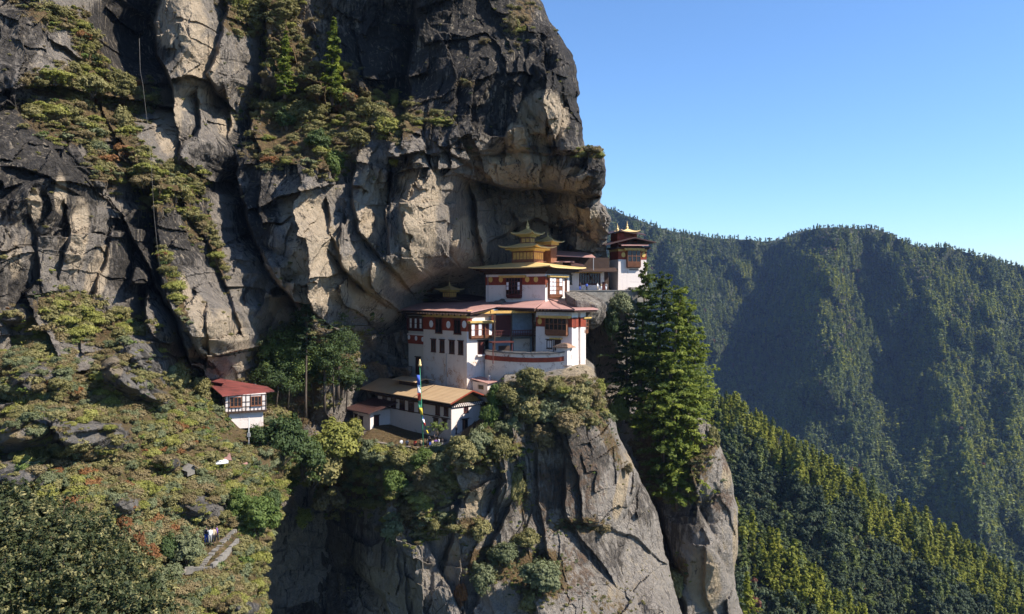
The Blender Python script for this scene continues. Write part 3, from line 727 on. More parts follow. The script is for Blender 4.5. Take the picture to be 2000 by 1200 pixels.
FAR_CREST = curve([(900, 372), (1100, 388), (1190, 412), (1240, 428), (1300, 448), (1360, 460), (1420, 466), (1500, 470), (1525, 468), (1555, 456), (1590, 448), (1640, 444), (1700, 447), (1735, 458), (1790, 485), (1850, 486), (1900, 500), (1960, 515), (2000, 524), (2200, 590)])
forest_sheet("mountain", FAR_CREST, curve([(900, 1150), (2200, 1230)]), 900, 2200, 260, 220,
             curve([(900, 2500), (1500, 2500), (1640, 2300), (1800, 2300), (2200, 2000)]), curve([(900, 1000), (1400, 1000), (2200, 950)]),
             [([(1640, 440), (1600, 520), (1600, 620), (1640, 690), (1600, 760)], -150, 58, 0), ([(1640, 440), (1560, 500), (1480, 560), (1420, 600)], -110, 46, 0),
              ([(1740, 455), (1800, 520), (1830, 620), (1860, 720), (1880, 850), (1900, 1000)], -200, 78, 0), ([(1850, 485), (1930, 600), (2010, 720)], -80, 50, 0), ([(1940, 510), (2050, 650)], -100, 50, 0),
              ([(1700, 470), (1710, 580), (1740, 700), (1760, 800)], 150, 66, 0), ([(1540, 470), (1500, 560), (1470, 660), (1520, 740)], 170, 52, 0), ([(1300, 445), (1340, 560), (1380, 680)], -130, 50, 0),
              ([(1800, 520), (1760, 600), (1730, 680)], -90, 36, 0), ([(1850, 640), (1800, 740), (1770, 830)], -90, 40, 0), ([(1600, 540), (1550, 620), (1490, 680)], -90, 36, 0), ([(1260, 440), (1240, 540), (1260, 640)], -90, 40, 0), ([(1930, 600), (1960, 760), (2000, 900)], -120, 50, 0)],
             0.055, "far wooded mountain fading blue across the valley", M['forest_floor'])
NEAR_CREST = curve([(1150, 650), (1300, 715), (1390, 775), (1450, 805), (1500, 842), (1560, 890), (1600, 915), (1680, 960), (1750, 1010), (1830, 1050), (1900, 1092), (2000, 1150), (2200, 1270)])
forest_sheet("forest_ridge", NEAR_CREST, curve([(1150, 1400), (2200, 1600)]), 1150, 2200, 200, 170,
             curve([(1150, 560), (1400, 520), (1700, 480), (2200, 440)]), curve([(1150, 300), (2200, 300)]),
             [([(1560, 920), (1600, 1050), (1640, 1200)], -18, 40, 0), ([(1800, 1070), (1820, 1150), (1840, 1250)], -18, 40, 0)], 0.02, "dark wooded ridge with sunlit pines along its crest", M['forest_floor'])
LOW_CREST = curve([(1300, 930), (1400, 985), (1440, 1020), (1500, 1062), (1560, 1110), (1620, 1160), (1700, 1225), (1850, 1330), (2000, 1450)])
forest_sheet("wooded_slope", LOW_CREST, curve([(1300, 1500), (2000, 1560)]), 1300, 1900, 120, 110,
             curve([(1300, 330), (1900, 300)]), curve([(1300, 235), (1900, 235)]), [], 0.02, "near wooded slope of bright green pines", M['forest_floor'])

# valley ground under everything, reaching the horizon
def valley():
    n = 60
    r = np.concatenate([[0], np.geomspace(50, 12000, n)]); a = np.linspace(0, 2 * np.pi, 73)[:-1]
    RR, AA = np.meshgrid(r, a, indexing='ij')
    X, Y = RR * np.cos(AA), 600 + RR * np.sin(AA)
    Z = -430 + 25 * fbm(X / 300, Y / 300, X * 0, 4, 3) - 0.00 * RR
    i = np.arange(RR.size).reshape(RR.shape); j = np.roll(i, -1, 1)
    Q = np.stack([i[:-1], j[:-1], j[1:], i[1:]], -1).reshape(-1, 4)[:, ::-1]
    link("valley_ground", np_mesh("valley_ground", np.stack([X, Y, Z], -1).reshape(-1, 3), Q, None, True), M['valley'], kind='structure')
valley()
# ------------------------------------------------------------------ building kit
def surfD(fn, px, py): return float(fn(np.array([[float(px)]]), np.array([[float(py)]]))[0, 0])
def boxes_mesh(name, bl):
    """bl: list of (x0,x1,y0,y1,z0,z1[,batter]) -> one mesh"""
    V, Q = [], []
    for b in bl:
        x0, x1, y0, y1, z0, z1 = b[:6]; t = b[6] if len(b) > 6 else 0.0
        k = len(V)
        V += [(x0 - t, y0 - t, z0), (x1 + t, y0 - t, z0), (x1 + t, y1 + t, z0), (x0 - t, y1 + t, z0), (x0, y0, z1), (x1, y0, z1), (x1, y1, z1), (x0, y1, z1)]
        Q += [(k, k + 3, k + 2, k + 1), (k + 4, k + 5, k + 6, k + 7), (k, k + 1, k + 5, k + 4), (k + 1, k + 2, k + 6, k + 5), (k + 2, k + 3, k + 7, k + 6), (k + 3, k, k + 4, k + 7)]
    return np_mesh(name, np.array(V), np.array(Q))


def poly_mesh(name, V, faces, smooth=False):
    me = bpy.data.meshes.new(name)
    me.from_pydata([tuple(v) for v in V], [], faces); me.update()
    if smooth:
        for p in me.polygons: p.use_smooth = True
    return me


def slab_mesh(name, pts, thick):
    """a sheet with thickness straight down; pts in order round the outline"""
    n = len(pts)
    V = [tuple(p) for p in pts] + [(p[0], p[1], p[2] - thick) for p in pts]
    f = [tuple(range(n)), tuple(range(2 * n - 1, n - 1, -1))] + [(i, n + i, n + (i + 1) % n, (i + 1) % n) for i in range(n)]
    me = poly_mesh(name, V, f)
    import bmesh
    bm = bmesh.new(); bm.from_mesh(me); bmesh.ops.recalc_face_normals(bm, faces=bm.faces)
    bmesh.ops.triangulate(bm, faces=[q for q in bm.faces if len(q.verts) > 4]); bm.to_mesh(me); bm.free()
    return me


def tube_mesh(name, pts, radii, n=8, cap=True):
    pts = [Vector(p) for p in pts]; V, Fc = [], []
    for i, p in enumerate(pts):
        d = (pts[min(i + 1, len(pts) - 1)] - pts[max(i - 1, 0)]).normalized()
        a = d.orthogonal().normalized() if abs(d.z) < 0.95 else Vector((1, 0, 0)); bb = d.cross(a).normalized(); a = bb.cross(d)
        r = radii[i] if hasattr(radii, '__len__') else radii
        for k in range(n):
            t = 2 * math.pi * k / n
            V.append(p + (a * math.cos(t) + bb * math.sin(t)) * r)
        if i:
            o = (i - 1) * n
            Fc += [(o + k, o + (k + 1) % n, o + n + (k + 1) % n, o + n + k) for k in range(n)]
    if cap: Fc += [tuple(range(n - 1, -1, -1)), tuple(range(len(V) - n, len(V)))]
    return poly_mesh(name, V, Fc, True)


def lathe_mesh(name, prof, n=12):
    V, Fc = [], []
    for i, (r, z) in enumerate(prof):
        for k in range(n): V.append((r * math.cos(2 * math.pi * k / n), r * math.sin(2 * math.pi * k / n), z))
        if i:
            o = (i - 1) * n; Fc += [(o + k, o + (k + 1) % n, o + n + (k + 1) % n, o + n + k) for k in range(n)]
    Fc += [tuple(range(n - 1, -1, -1)), tuple(range(len(V) - n, len(V)))]
    return poly_mesh(name, V, Fc, True)


def hip_mesh(name, x0, x1, y0, y1, z, rise, flare=0.0, thick=0.18, top=0.06, n=12, sag=0.35, lip=0.0):
    """pyramid roof with upturned corners; sag bends the slopes inwards"""
    cx, cy = (x0 + x1) / 2, (y0 + y1) / 2
    def ring(s, zz, fl):
        out = []
        cs = [(x0, y0), (x1, y0), (x1, y1), (x0, y1)]
        for q in range(4):
            a, b = cs[q], cs[(q + 1) % 4]
            for k in range(n):
                t = k / n; w = abs(2 * t - 1) ** 5
                px_, py_ = a[0] + (b[0] - a[0]) * t, a[1] + (b[1] - a[1]) * t
                e = 1 + 0.03 * w * (fl > 0)
                out.append((cx + (px_ - cx) * s * e, cy + (py_ - cy) * s * e, zz + fl * w))
        return out
    R_ = 4 * n; V = []
    lev = 6
    for i in range(lev + 1):
        t = i / lev; s = 1 - (1 - top) * t
        zz = z + rise * (t ** (1 + sag * 2))
        V += ring(s, zz, flare * (1 - t) ** 3)
    Fc = []
    for i in range(lev):
        o = i * R_
        Fc += [(o + k, o + (k + 1) % R_, o + R_ + (k + 1) % R_, o + R_ + k) for k in range(R_)]
    Fc.append(tuple(range(lev * R_, (lev + 1) * R_)))
    o2 = len(V); V += [(a, b, c - thick) for a, b, c in ring(1, z, flare)]
    Fc += [(o2 + k, o2 + (k + 1) % R_, (k + 1) % R_, k) for k in range(R_)]
    o3 = len(V); V += ring(0.55, z - thick * 0.6 + 0.0, 0)
    Fc += [(o3 + k, o3 + (k + 1) % R_, o2 + (k + 1) % R_, o2 + k) for k in range(R_)]
    Fc.append(tuple(range(o3 + R_ - 1, o3 - 1, -1)))
    return poly_mesh(name, V, Fc)


def disc_mesh(name, c, r, axis, th=0.06, n=20, rz=1.0):
    V = []; Fc = []
    for s in (0, 1):
        for k in range(n):
            a = 2 * math.pi * k / n; u, w = r * math.cos(a), r * rz * math.sin(a)
            V.append((c[0] - s * th, c[1] + u, c[2] + w) if axis == 'L' else (c[0] + u, c[1] - s * th, c[2] + w))
    Fc = [tuple(range(n)), tuple(range(2 * n - 1, n - 1, -1))] + [(k, n + k, n + (k + 1) % n, (k + 1) % n) for k in range(n)]
    return poly_mesh(name, V, Fc)


class Bld:
    """a building whose near vertical edge stands at a known place; local x runs along the right wall, y along the left wall"""
    def __init__(s, name, label, cat, px, py, D, phi, group=None):
        s.phi = R(phi); s.O = P(px, py, D)
        s.ex = (math.cos(s.phi), math.sin(s.phi)); s.ey = (-math.sin(s.phi), math.cos(s.phi))
        s.root = empty(name, s.O, s.phi, label=label, cat=cat, group=group)
    def Y(s, px, x=0.0):
        k = (px - 1000) / F
        return (k * (s.O[1] + x * s.ex[1]) - (s.O[0] + x * s.ex[0])) / (s.ey[0] - k * s.ey[1])
    def X(s, px, y=0.0):
        k = (px - 1000) / F
        return (k * (s.O[1] + y * s.ey[1]) - (s.O[0] + y * s.ey[0])) / (s.ex[0] - k * s.ex[1])
    def z(s, py, x=0.0, y=0.0):
        return (HOR - py) * (s.O[1] + x * s.ex[1] + y * s.ey[1]) / F - s.O[2]
    def loc(s, w):
        dx, dy = w[0] - s.O[0], w[1] - s.O[1]
        return Vector((dx * s.ex[0] + dy * s.ex[1], dx * s.ey[0] + dy * s.ey[1], w[2] - s.O[2]))
    def part(s, name, bl, mat, parent=None, label=None):
        return link(name, boxes_mesh(name, bl), M[mat], parent or s.root, label=label)
    def mesh(s, name, me, mat, parent=None, label=None):
        return link(name, me, M[mat], parent or s.root, label=label)
    def slab(s, name, pts, thick, mat, parent=None, label=None):
        return link(name, slab_mesh(name, [s.loc(P(*p)) for p in pts], thick), M[mat], parent or s.root, label=label)
    def bx(s, face, t0, t1, d0, d1, z0, z1, off=0.0):
        """box on a wall: t along the wall, d outwards"""
        if face == 'L': return (off - d1, off - d0, t0, t1, z0, z1)
        return (t0, t1, off - d1, off - d0, z0, z1)
    def wall_px(s, face, pa, pb, off):
        if face == 'L': t = sorted((s.Y(pa, off), s.Y(pb, off)))
        else: t = sorted((s.X(pa, off), s.X(pb, off)))
        return t
    def zz(s, face, py, t, off):
        return s.z(py, off, t) if face == 'L' else s.z(py, t, off)
    def window(s, face, pa, pb, pt, pb_, off=0.0, kind='plain', mat='maroon', name='window', label=None):
        t0, t1 = s.wall_px(face, pa, pb, off); tm = (t0 + t1) / 2
        z1, z0 = s.zz(face, pt, tm, off), s.zz(face, pb_, tm, off)
        w, h = t1 - t0, z1 - z0
        B = lambda a, b, c, d, e, f: s.bx(face, a, b, c, d, e, f, off)
        if kind == 'plain':
            e = 0.14 * min(w, 1.2)
            fr = s.part(name, [B(t0, t0 + e, -0.1, 0.1, z0, z1), B(t1 - e, t1, -0.1, 0.1, z0, z1), B(t0 + e, t1 - e, -0.1, 0.1, z1 - e, z1), B(t0 + e, t1 - e, -0.1, 0.1, z0, z0 + e),
                               B(tm - 0.04, tm + 0.04, -0.1, 0.07, z0 + e, z1 - e)], mat, label=label)
            s.part('lintel', [B(t0 - 0.18, t1 + 0.18, -0.05, 0.22, z1, z1 + 0.16)], 'dark_wood', fr)
            s.part('sill', [B(t0 - 0.1, t1 + 0.1, -0.05, 0.16, z0 - 0.1, z0)], 'dark_wood', fr)
            s.part('pane', [B(t0 + e, t1 - e, -0.1, 0.03, z0 + e, z1 - e)], 'glass' if mat != 'glass' else 'maroon', fr)
        elif kind == 'door':
            fr = s.part(name, [B(t0, t0 + 0.14, -0.1, 0.12, z0, z1), B(t1 - 0.14, t1, -0.1, 0.12, z0, z1), B(t0 + 0.14, t1 - 0.14, -0.1, 0.12, z1 - 0.2, z1)], 'dark_wood', label=label)
            s.part('lintel', [B(t0 - 0.2, t1 + 0.2, -0.05, 0.25, z1, z1 + 0.18)], 'dark_wood', fr)
            s.part('door_leaf', [B(t0 + 0.14, tm + (0.02 if mat == 'wood' else w * 0.36), -0.1, 0.05, z0, z1 - 0.2)], mat, fr)
            s.part('opening', [B(tm + 0.02, t1 - 0.14, -0.1, 0.03, z0, z1 - 0.2)], 'glass', fr)
        return t0, t1, z0, z1
    def rabsel(s, face, pa, pb, pt, pb_, off=0.0, depth=0.6, cols=5, rows=3, panes='glass', mix=None, mat='wood', cornice='cornice', cpx=None, name='bay_window', label=None, lower=0.28):
        """projecting timber window: sill box with a balustrade, a grid of lights, a stepped cornice"""
        t0, t1 = s.wall_px(face, pa, pb, off - depth); tm = (t0 + t1) / 2
        z1, z0 = s.zz(face, pt, tm, off), s.zz(face, pb_, tm, off)
        h = z1 - z0; zl = z0 + h * lower
        B = lambda a, b, c, d, e, f: s.bx(face, a, b, c, d, e, f, off)
        post = 0.11; L_ = []
        cw = (t1 - t0 - post) / cols
        for k in range(cols + 1):
            a = t0 + k * cw; L_.append(B(a, a + post, 0, depth, zl, z1))
        rh = (z1 - zl) / rows
        for r in range(rows + 1):
            L_.append(B(t0 - 0.03, t1 + 0.03, 0.02, depth + 0.03, zl + r * rh - 0.05 * (r > 0), zl + r * rh + 0.05))
        L_.append(B(t0, t1, 0, depth - 0.004, z0 + h * 0.06, zl - 0.03))
        L_.append(B(t0 + 0.1, t1 - 0.1, 0, depth - 0.15, z0, z0 + h * 0.06))
        nb = max(4, int((t1 - t0) / 0.22))
        for k in range(nb):
            a = t0 + 0.05 + (t1 - t0 - 0.16) * k / (nb - 1); L_.append(B(a, a + 0.07, depth, depth + 0.05, z0 + h * 0.08, zl - 0.06))
        fr = s.part(name, L_, mat, label=label)
        dk, lt = [], []
        for c in range(cols):
            for r in range(rows):
                q = B(t0 + c * cw + post, t0 + (c + 1) * cw, 0.02, depth - 0.06, zl + r * rh + 0.05, zl + (r + 1) * rh - 0.06)
                (lt if (mix and mix(c, r)) else dk).append(q)
        s.part('window_back', [B(t0 + 0.02, t1 - 0.02, 0.02, depth - 0.1, zl + 0.05, z1 - 0.06)], panes, fr)
        for q in lt:
            s.part('pane', [q], 'pane', fr)
        c0, c1 = (t0 - 0.3, t1 + 0.3) if cpx is None else s.wall_px(face, cpx[0], cpx[1], off - depth)
        s.part('cornice', [B(c0 + 0.15, c1 - 0.15, 0, depth + 0.12, z1 + 0.002, z1 + 0.18), B(c0, c1, 0, depth + 0.3, z1 + 0.18, z1 + 0.5)], cornice, fr)
        return fr
    def discs(s, face, pts, r, mat, off, name='medallion', rz=1.15):
        for px_, py_ in pts:
            t = s.Y(px_, off) if face == 'L' else s.X(px_, off)
            c = (off - 0.02, t, s.z(py_, off, t)) if face == 'L' else (t, off - 0.02, s.z(py_, t, off))
            s.mesh(name, disc_mesh(name, c, r, face, 0.07, 20, rz), mat)


def finial(parent, x, y, z, h, mat='gold', r=0.22):
    pr = [(r * 1.6, 0), (r * 1.7, 0.05 * h), (r * 0.8, 0.10 * h), (r * 1.3, 0.2 * h), (r * 1.45, 0.28 * h), (r * 0.9, 0.36 * h), (r * 0.45, 0.42 * h), (r * 0.85, 0.50 * h), (r * 0.55, 0.58 * h),
          (r * 0.3, 0.64 * h), (r * 0.5, 0.7 * h), (r * 0.26, 0.78 * h), (r * 0.12, 0.9 * h), (0.02, h)]
    o = link('finial', lathe_mesh('finial', pr), M[mat], parent)
    o.location = (x, y, z); return o


# ------------------------------------------------------------------ the golden-roofed temple
def golden_temple():
    b = Bld("golden_roof_temple", "white temple with three stacked golden roofs and yellow discs on a red band", "temple", 1065, 590, 157.5, 57)
    L, W = b.Y(949), b.X(1112)
    zt = b.z(535); zb = -4.0
    b.part('wall', [(0, W, 0, L, zb, zt, 0.0)], 'white')
    z0, z1 = b.z(556.5), b.z(540)
    b.part('red_band', [(-0.06, 0.4, -0.06, L + 0.06, z0, z1), (0.4, 4.0, -0.06, 0.3, z0 + 0.4, z1 - 0.1)], 'red_band')
    b.discs('L', [(958.5, 546.5), (978.5, 546.5), (1030, 546), (1047, 546)], 0.50, 'gold_dull', -0.06)
    b.rabsel('L', 988, 1016, 543, 583, 0, 0.75, 5, 4, 'glass', lambda c, r: c in (0, 4) and r in (1, 2), 'maroon', 'cornice', (975, 1024), label=None, lower=0.2)
    b.rabsel('R', 1074, 1099, 543, 583, 0, 0.5, 4, 4, 'wood', lambda c, r: c in (0, 1) or (c == 3 and r != 1), 'wood', 'cornice', (1072, 1109), lower=0.2)
    b.window('R', 1065.5, 1068, 542, 560, 0, mat='wood', name='shutter')
    b.window('R', 1103, 1107, 546, 570, 0, mat='wood', name='shutter')
    # eaves timber
    ze = b.z(521, -2, -2)
    b.part('eaves_timber', [(-0.3, W + 0.3, -0.3, L + 0.3, zt, zt + 0.45), (-0.9, W + 0.9, -0.9, L + 0.9, zt + 0.45, zt + 0.8), (-1.5, W + 1.5, -1.5, L + 1.5, zt + 0.8, ze - 0.15)] +
           [(-2.0 , W + 2.0, y, y + 0.16, ze - 0.35, ze - 0.16) for y in np.arange(-1.8, L + 1.6, 0.9)] + [(x, x + 0.16, -2.0, L + 2.0, ze - 0.38, ze - 0.19) for x in np.arange(-1.8, W + 1.6, 0.9)], 'dark_wood')
    o = 2.35
    rf = b.mesh('golden_roof', hip_mesh('golden_roof', -o, W + o, -o, L + o, ze, 1.15, 0.25, 0.2, 0.3, sag=0.0), 'gold')
    # second storey of the lantern
    def tier(Lt, Wt, pz0, pz1, over, eave_py, rise, flare, band=True):
        x0, x1, y0, y1 = (W - Wt) / 2, (W + Wt) / 2, (L - Lt) / 2, (L + Lt) / 2
        za, zb_ = b.z(pz0, x0, y0), b.z(pz1, x0, y0)
        w_ = b.part('lantern', [(x0, x1, y0, y1, za - 0.8, zb_)], 'wood')
        npan = max(2, int(Lt / 0.9)); L_ = []
        for k in range(npan):
            a = y0 + 0.15 + (Lt - 0.3) * k / npan; L_.append((x0 - 0.05, x0, a, a + (Lt - 0.3) / npan - 0.2, za + 0.1, zb_ - 0.3))
        npan = max(2, int(Wt / 0.7))
        for k in range(npan):
            a = x0 + 0.12 + (Wt - 0.2) * k / npan; L_.append((a, a + (Wt - 0.2) / npan - 0.18, y0 - 0.05, y0, za + 0.1, zb_ - 0.3))
        b.part('panel', L_, 'orange_wood', w_)
        ee = b.z(eave_py, x0 - over, y0 - over)
        st = [(x0 - 0.25, x1 + 0.25, y0 - 0.25, y1 + 0.25, zb_, zb_ + 0.25)]
        if band: st += [(x0 - over * 0.55, x1 + over * 0.55, y0 - over * 0.55, y1 + over * 0.55, zb_ + 0.25, zb_ + 0.55), (x0 - 0.5, x1 + 0.5, y0 - 0.5, y1 + 0.5, zb_ + 0.55, ee - 0.1)]
        else: st += [(x0 - over * 0.5, x1 + over * 0.5, y0 - over * 0.5, y1 + over * 0.5, zb_ + 0.25, ee - 0.1)]
        b.part('cornice', st, 'gold_dull', w_)
        b.mesh('golden_roof', hip_mesh('golden_roof', x0 - over, x1 + over, y0 - over, y1 + over, ee, rise, flare, 0.14, 0.12 if not band else 0.3, sag=0.35), 'gold')
        return (x0 + x1) / 2, (y0 + y1) / 2, ee + rise
    tier(5.4, 3.9, 507, 490, 1.9, 481, 0.9, 0.45)
    cx, cy, zc = tier(2.4, 1.9, 474, 463, 1.45, 455.5, 1.15, 0.5, False)
    finial(b.root, cx, cy, zc - 0.1, b.z(429, cx, cy) - zc + 0.1, 'gold', 0.3)
    # conductor pipe on the wall
    b.mesh('pipe', tube_mesh('pipe', [(-0.1, L - 0.6, zb + 2), (-0.1, L - 0.6, zt)], 0.05, 6), 'metal')
golden_temple()

def small_lantern():
    b = Bld("golden_pavilion", "small golden pavilion roof just behind the three tiered temple", "pavilion", 1076, 490, 168, 55)
    L, W = b.Y(1052), b.X(1088)
    b.part('wall', [(0, W, 0, L, -2.5, b.z(478))], 'wood')
    ze = b.z(472)
    b.part('cornice', [(-0.3, W + 0.3, -0.3, L + 0.3, b.z(478), ze - 0.1)], 'gold_dull')
    b.mesh('golden_roof', hip_mesh('golden_roof', -1.1, W + 1.1, -1.1, L + 1.1, ze, b.z(462) - ze, 0.3, 0.13, 0.1), 'gold')
    finial(b.root, W / 2, L / 2, b.z(464), 1.4, 'gold', 0.14)
small_lantern()

def cupola_house():
    b = Bld("red_roof_hall", "low hall with maroon roof and tiny golden cupola tucked against the cliff", "hall", 905, 600, 169, 50)
    L, W = b.Y(826), 5.0
    b.part('wall', [(0, W, 0, L, -3, b.z(590))], 'dark_wood')
    b.slab('roof', [(820, 574, 181), (860, 583, 172), (948, 592, 166), (952, 578, 176), (850, 571, 186)], 0.25, 'roof_maroon')
    q = b.loc(P(878, 577, 174)); x, y, z = q
    c = b.part('cupola', [(x - 1, x + 1, y - 1.1, y + 1.1, z - 1, z + 0.75)], 'wood')
    b.part('panel', [(x - 1.05, x - 1, y - 1.0 + k * 0.55, y - 0.6 + k * 0.55, z - 0.3, z + 0.6) for k in range(4)] + [(x - 0.9 + k * 0.5, x - 0.55 + k * 0.5, y - 1.15, y - 1.1, z - 0.3, z + 0.6) for k in range(4)], 'orange_wood', c)
    b.part('cornice', [(x - 1.5, x + 1.5, y - 1.6, y + 1.6, z + 0.75, z + 1.1)], 'gold_dull', c)
    b.mesh('golden_roof', hip_mesh('golden_roof', x - 2.2, x + 2.2, y - 2.3, y + 2.3, z + 1.25, 0.9, 0.3, 0.14, 0.08), 'gold', c)
    finial(c, x, y, z + 2.0, 1.3, 'gold', 0.14)
cupola_house()

# ------------------------------------------------------------------ the tall white block
def main_block():
    b = Bld("tall_white_hall", "tall white hall with rust stains at its foot and a faded pink roof", "hall", 912, 757, 150, 42)
    L, LW, W, W2 = b.Y(827), b.Y(794), b.X(947), b.X(968)
    zt = b.z(619); zb = -10.0
    b.part('wall', [(0, W, 0, L, zb, zt, 0.0), (W, W2, 0.5, L, b.z(664, W), zt)], 'white_foot')
    b.part('wing_wall', [(0.5, W, L + 0.02, LW, zb, b.z(617, 0, L))], 'old_white')
    # upper red band
    zr0, zr1 = b.z(648), b.z(622)
    band = b.part('red_band', [(-0.09, 0.3, -0.06, L + 0.02, zr0, zr1), (0.3, 1.2, -0.06, 0.2, zr0, zr1)], 'red_band')
    b.discs('L', [(842.5, 633), (876, 634.5), (907, 634)], 0.62, 'pane', -0.09)
    b.window('L', 850.5, 863.5, 622, 651, -0.09, mat='maroon'); b.window('L', 886.5, 900.5, 624, 653, -0.09, mat='maroon')
    for pa, pb, t, bo in ((842.5, 851.5, 663, 687.5), (859.5, 868.5, 664, 689), (878, 888, 665.5, 691), (895.5, 905, 666.5, 693)):
        b.window('L', pa, pb, t, bo, 0, mat='maroon', label=None)
    # under-eaves cornice
    b.part('cornice', [(-0.35, 0.6, -0.3, L, zr1 + 0.02, zr1 + 0.35)] + [(-0.6, 0.6, y, y + 0.9, zr1 + 0.36, zt + 0.3) for y in np.arange(0, L - 1, 1.9)], 'cornice')
    b.part('eaves_timber', [(-0.2, W2, -0.2, LW, zt, zt + 0.5)] + [(-1.4, 0.3, y, y + 0.2, zt + 0.35, zt + 0.6) for y in np.arange(-1, LW, 0.95)], 'dark_wood')
    # wing facade
    off = 0.5
    b.rabsel('L', 794.5, 829, 622, 647, off, 0.35, 7, 2, 'maroon', lambda c, r: c in (1, 3, 5), 'maroon', 'dark_wood', None, 'bay_window', lower=0.22)
    za, zb2 = b.z(672, off, L + 3), b.z(655, off, L + 3)
    b.part('lower_band', [(off - 0.2, off, L + 0.05, LW - 0.02, za, zb2)], 'red_band')
    b.part('cornice', [(off - 0.4, off, L + 0.05, LW - 0.02, zb2, zb2 + 0.3)], 'white')
    b.discs('L', [(799, 659), (813, 661), (826, 663)], 0.42, 'pane', off - 0.2)
    b.window('L', 812.5, 822, 698, 731, off, 'door', 'maroon', 'door')
    # right face: bay window, door
    b.rabsel('R', 920.5, 962, 632, 662, 0, 0.8, 6, 2, 'maroon', lambda c, r: c in (0, 2, 5), 'wood', 'cornice', (917, 966), lower=0.22)
    b.part('gable', [(0.2, W2 + 0.3, 0.05, 0.4, zt, b.z(606, 2))], 'orange_wood')
    b.window('R', 933, 946, 666, 692, 0, 'door', 'maroon', 'door')
    b.part('threshold', [(b.X(930), b.X(950), -0.6, 0.3, b.z(696, 3), b.z(693, 3))], 'white')
    # roof
    b.slab('roof', [(768, 605.5, 167), (782, 604.5, 165), (920, 609.5, 148.3), (972, 598, 155.5), (1005, 586, 166), (935, 585, 172), (830, 590, 178)], 0.18, 'roof_pink')
    b.slab('fascia', [(769, 608, 167.3), (919, 612.5, 148.6), (970, 601, 155.6), (940, 596, 165), (830, 600, 177)], 0.28, 'dark_wood')
    b.part('drain_pipe', [(-0.2, -0.1, b.Y(873), b.Y(873) + 0.12, zb + 1, b.z(694))], 'metal')
main_block()

def gallery():
    b = Bld("timber_gallery", "shadowed timber gallery with balcony between the white halls under a pink roof", "gallery", 1048, 690, 154.5, 22)
    L, W = 4.0, 3.0
    xl = -b.X(1048) if False else 0
    # back wall runs left from the corner
    def lx(px, y): return b.X(px, y)
    yb = 3.2
    z0 = -1.5
    b.part('wall', [(lx(955, yb), 0.5, yb, yb + 0.5, z0, b.z(604, -4, yb))], 'blue_grey')
    b.part('lower_room', [(lx(1003, yb), -0.2, yb - 0.25, yb, z0, b.z(662, -4, yb))], 'old_white')
    b.part('floor', [(lx(965, 0), 0.8, -1.4, yb + 4, z0 - 0.3, z0 - 0.001)], 'paving')
    zf = b.z(658, -4, 0)
    bal = b.part('balcony', [(lx(962, 0), 0.3, 0.0, yb, zf, zf + 0.25)], 'dark_wood')
    n = 26; xa = lx(962, 0)
    b.part('railing', [(xa + (0.2 - xa) * k / n, xa + (0.2 - xa) * k / n + 0.1, -0.02, 0.08, zf + 0.25, zf + 1.15) for k in range(n + 1)] + [(xa, 0.3, -0.06, 0.12, zf + 1.15, zf + 1.3), (xa, 0.3, -0.03, 0.09, zf + 0.55, zf + 0.68)], 'maroon', bal)
    ztop = b.z(612, -4, 0)
    for px in (966, 999, 1041):
        x = lx(px, 0); b.part('column', [(x - 0.14, x + 0.14, -0.1, 0.18, z0, ztop)], 'dark_wood')
    b.part('beam', [(lx(958, 0), 0.6, -0.25, 0.3, ztop, ztop + 0.5)], 'orange_wood')
    b.part('screen', [(lx(962, 2), lx(1000, 2), 2.6, 2.75, zf + 0.3, ztop - 0.4)], 'maroon')
    # stair beside the white wall
    st = []; x0, x1 = b.X(1046, -1.2), b.X(1064, -1.2)
    za, zb = b.z(652, x0, -1.2), b.z(690, x1, -1.2)
    for k in range(12):
        t = k / 12; st.append((x0 + (x1 - x0) * t, x0 + (x1 - x0) * (t + 1 / 12) + 0.12, -2.0, -1.2, za + (zb - za) * (t + 1 / 12) - 0.05, za + (zb - za) * (t + 1 / 12)))
    sr = b.part('stair', st, 'dark_wood')
    b.mesh('handrail', slab_mesh('handrail', [(x0, -2.08, za + 0.9), (x0, -2.0, za + 0.9), (x1, -2.0, zb + 0.9), (x1, -2.08, zb + 0.9)], 0.14), 'metal', sr)
    b.mesh('handrail', slab_mesh('handrail', [(x0, -2.1, za + 0.1), (x0, -2.02, za + 0.1), (x1, -2.02, zb + 0.1), (x1, -2.1, zb + 0.1)], 0.3), 'dark_wood', sr)
    b.slab('roof', [(969, 599.5, 154.8), (1044, 602, 149.5), (1068, 584, 159), (1003, 586.5, 166)], 0.18, 'roof_pink')
    b.slab('fascia', [(971, 602.5, 155), (1043.5, 605, 149.8), (1066, 588, 158.6), (1003, 592, 164)], 0.4, 'dark_wood')
    # low shelter on the courtyard
    x = lx(975, -3)
    b.part('shelter', [(lx(957, -2.5), lx(1000, -2.5), -3.5, -1.6, b.z(669, -5, -3), b.z(666.5, -5, -3)), (lx(960, -2.5), lx(960, -2.5) + 0.15, -3.2, -3.0, z0, b.z(669, -5, -3)), (lx(997, -2.5), lx(997, -2.5) + 0.15, -3.2, -3.0, z0, b.z(669, -5, -3))], 'maroon')
    b.part('notice_board', [(lx(974, -1.5), lx(996, -1.5), -1.5, -1.35, z0, b.z(676, -5, -3))], 'dark_wood')
gallery()

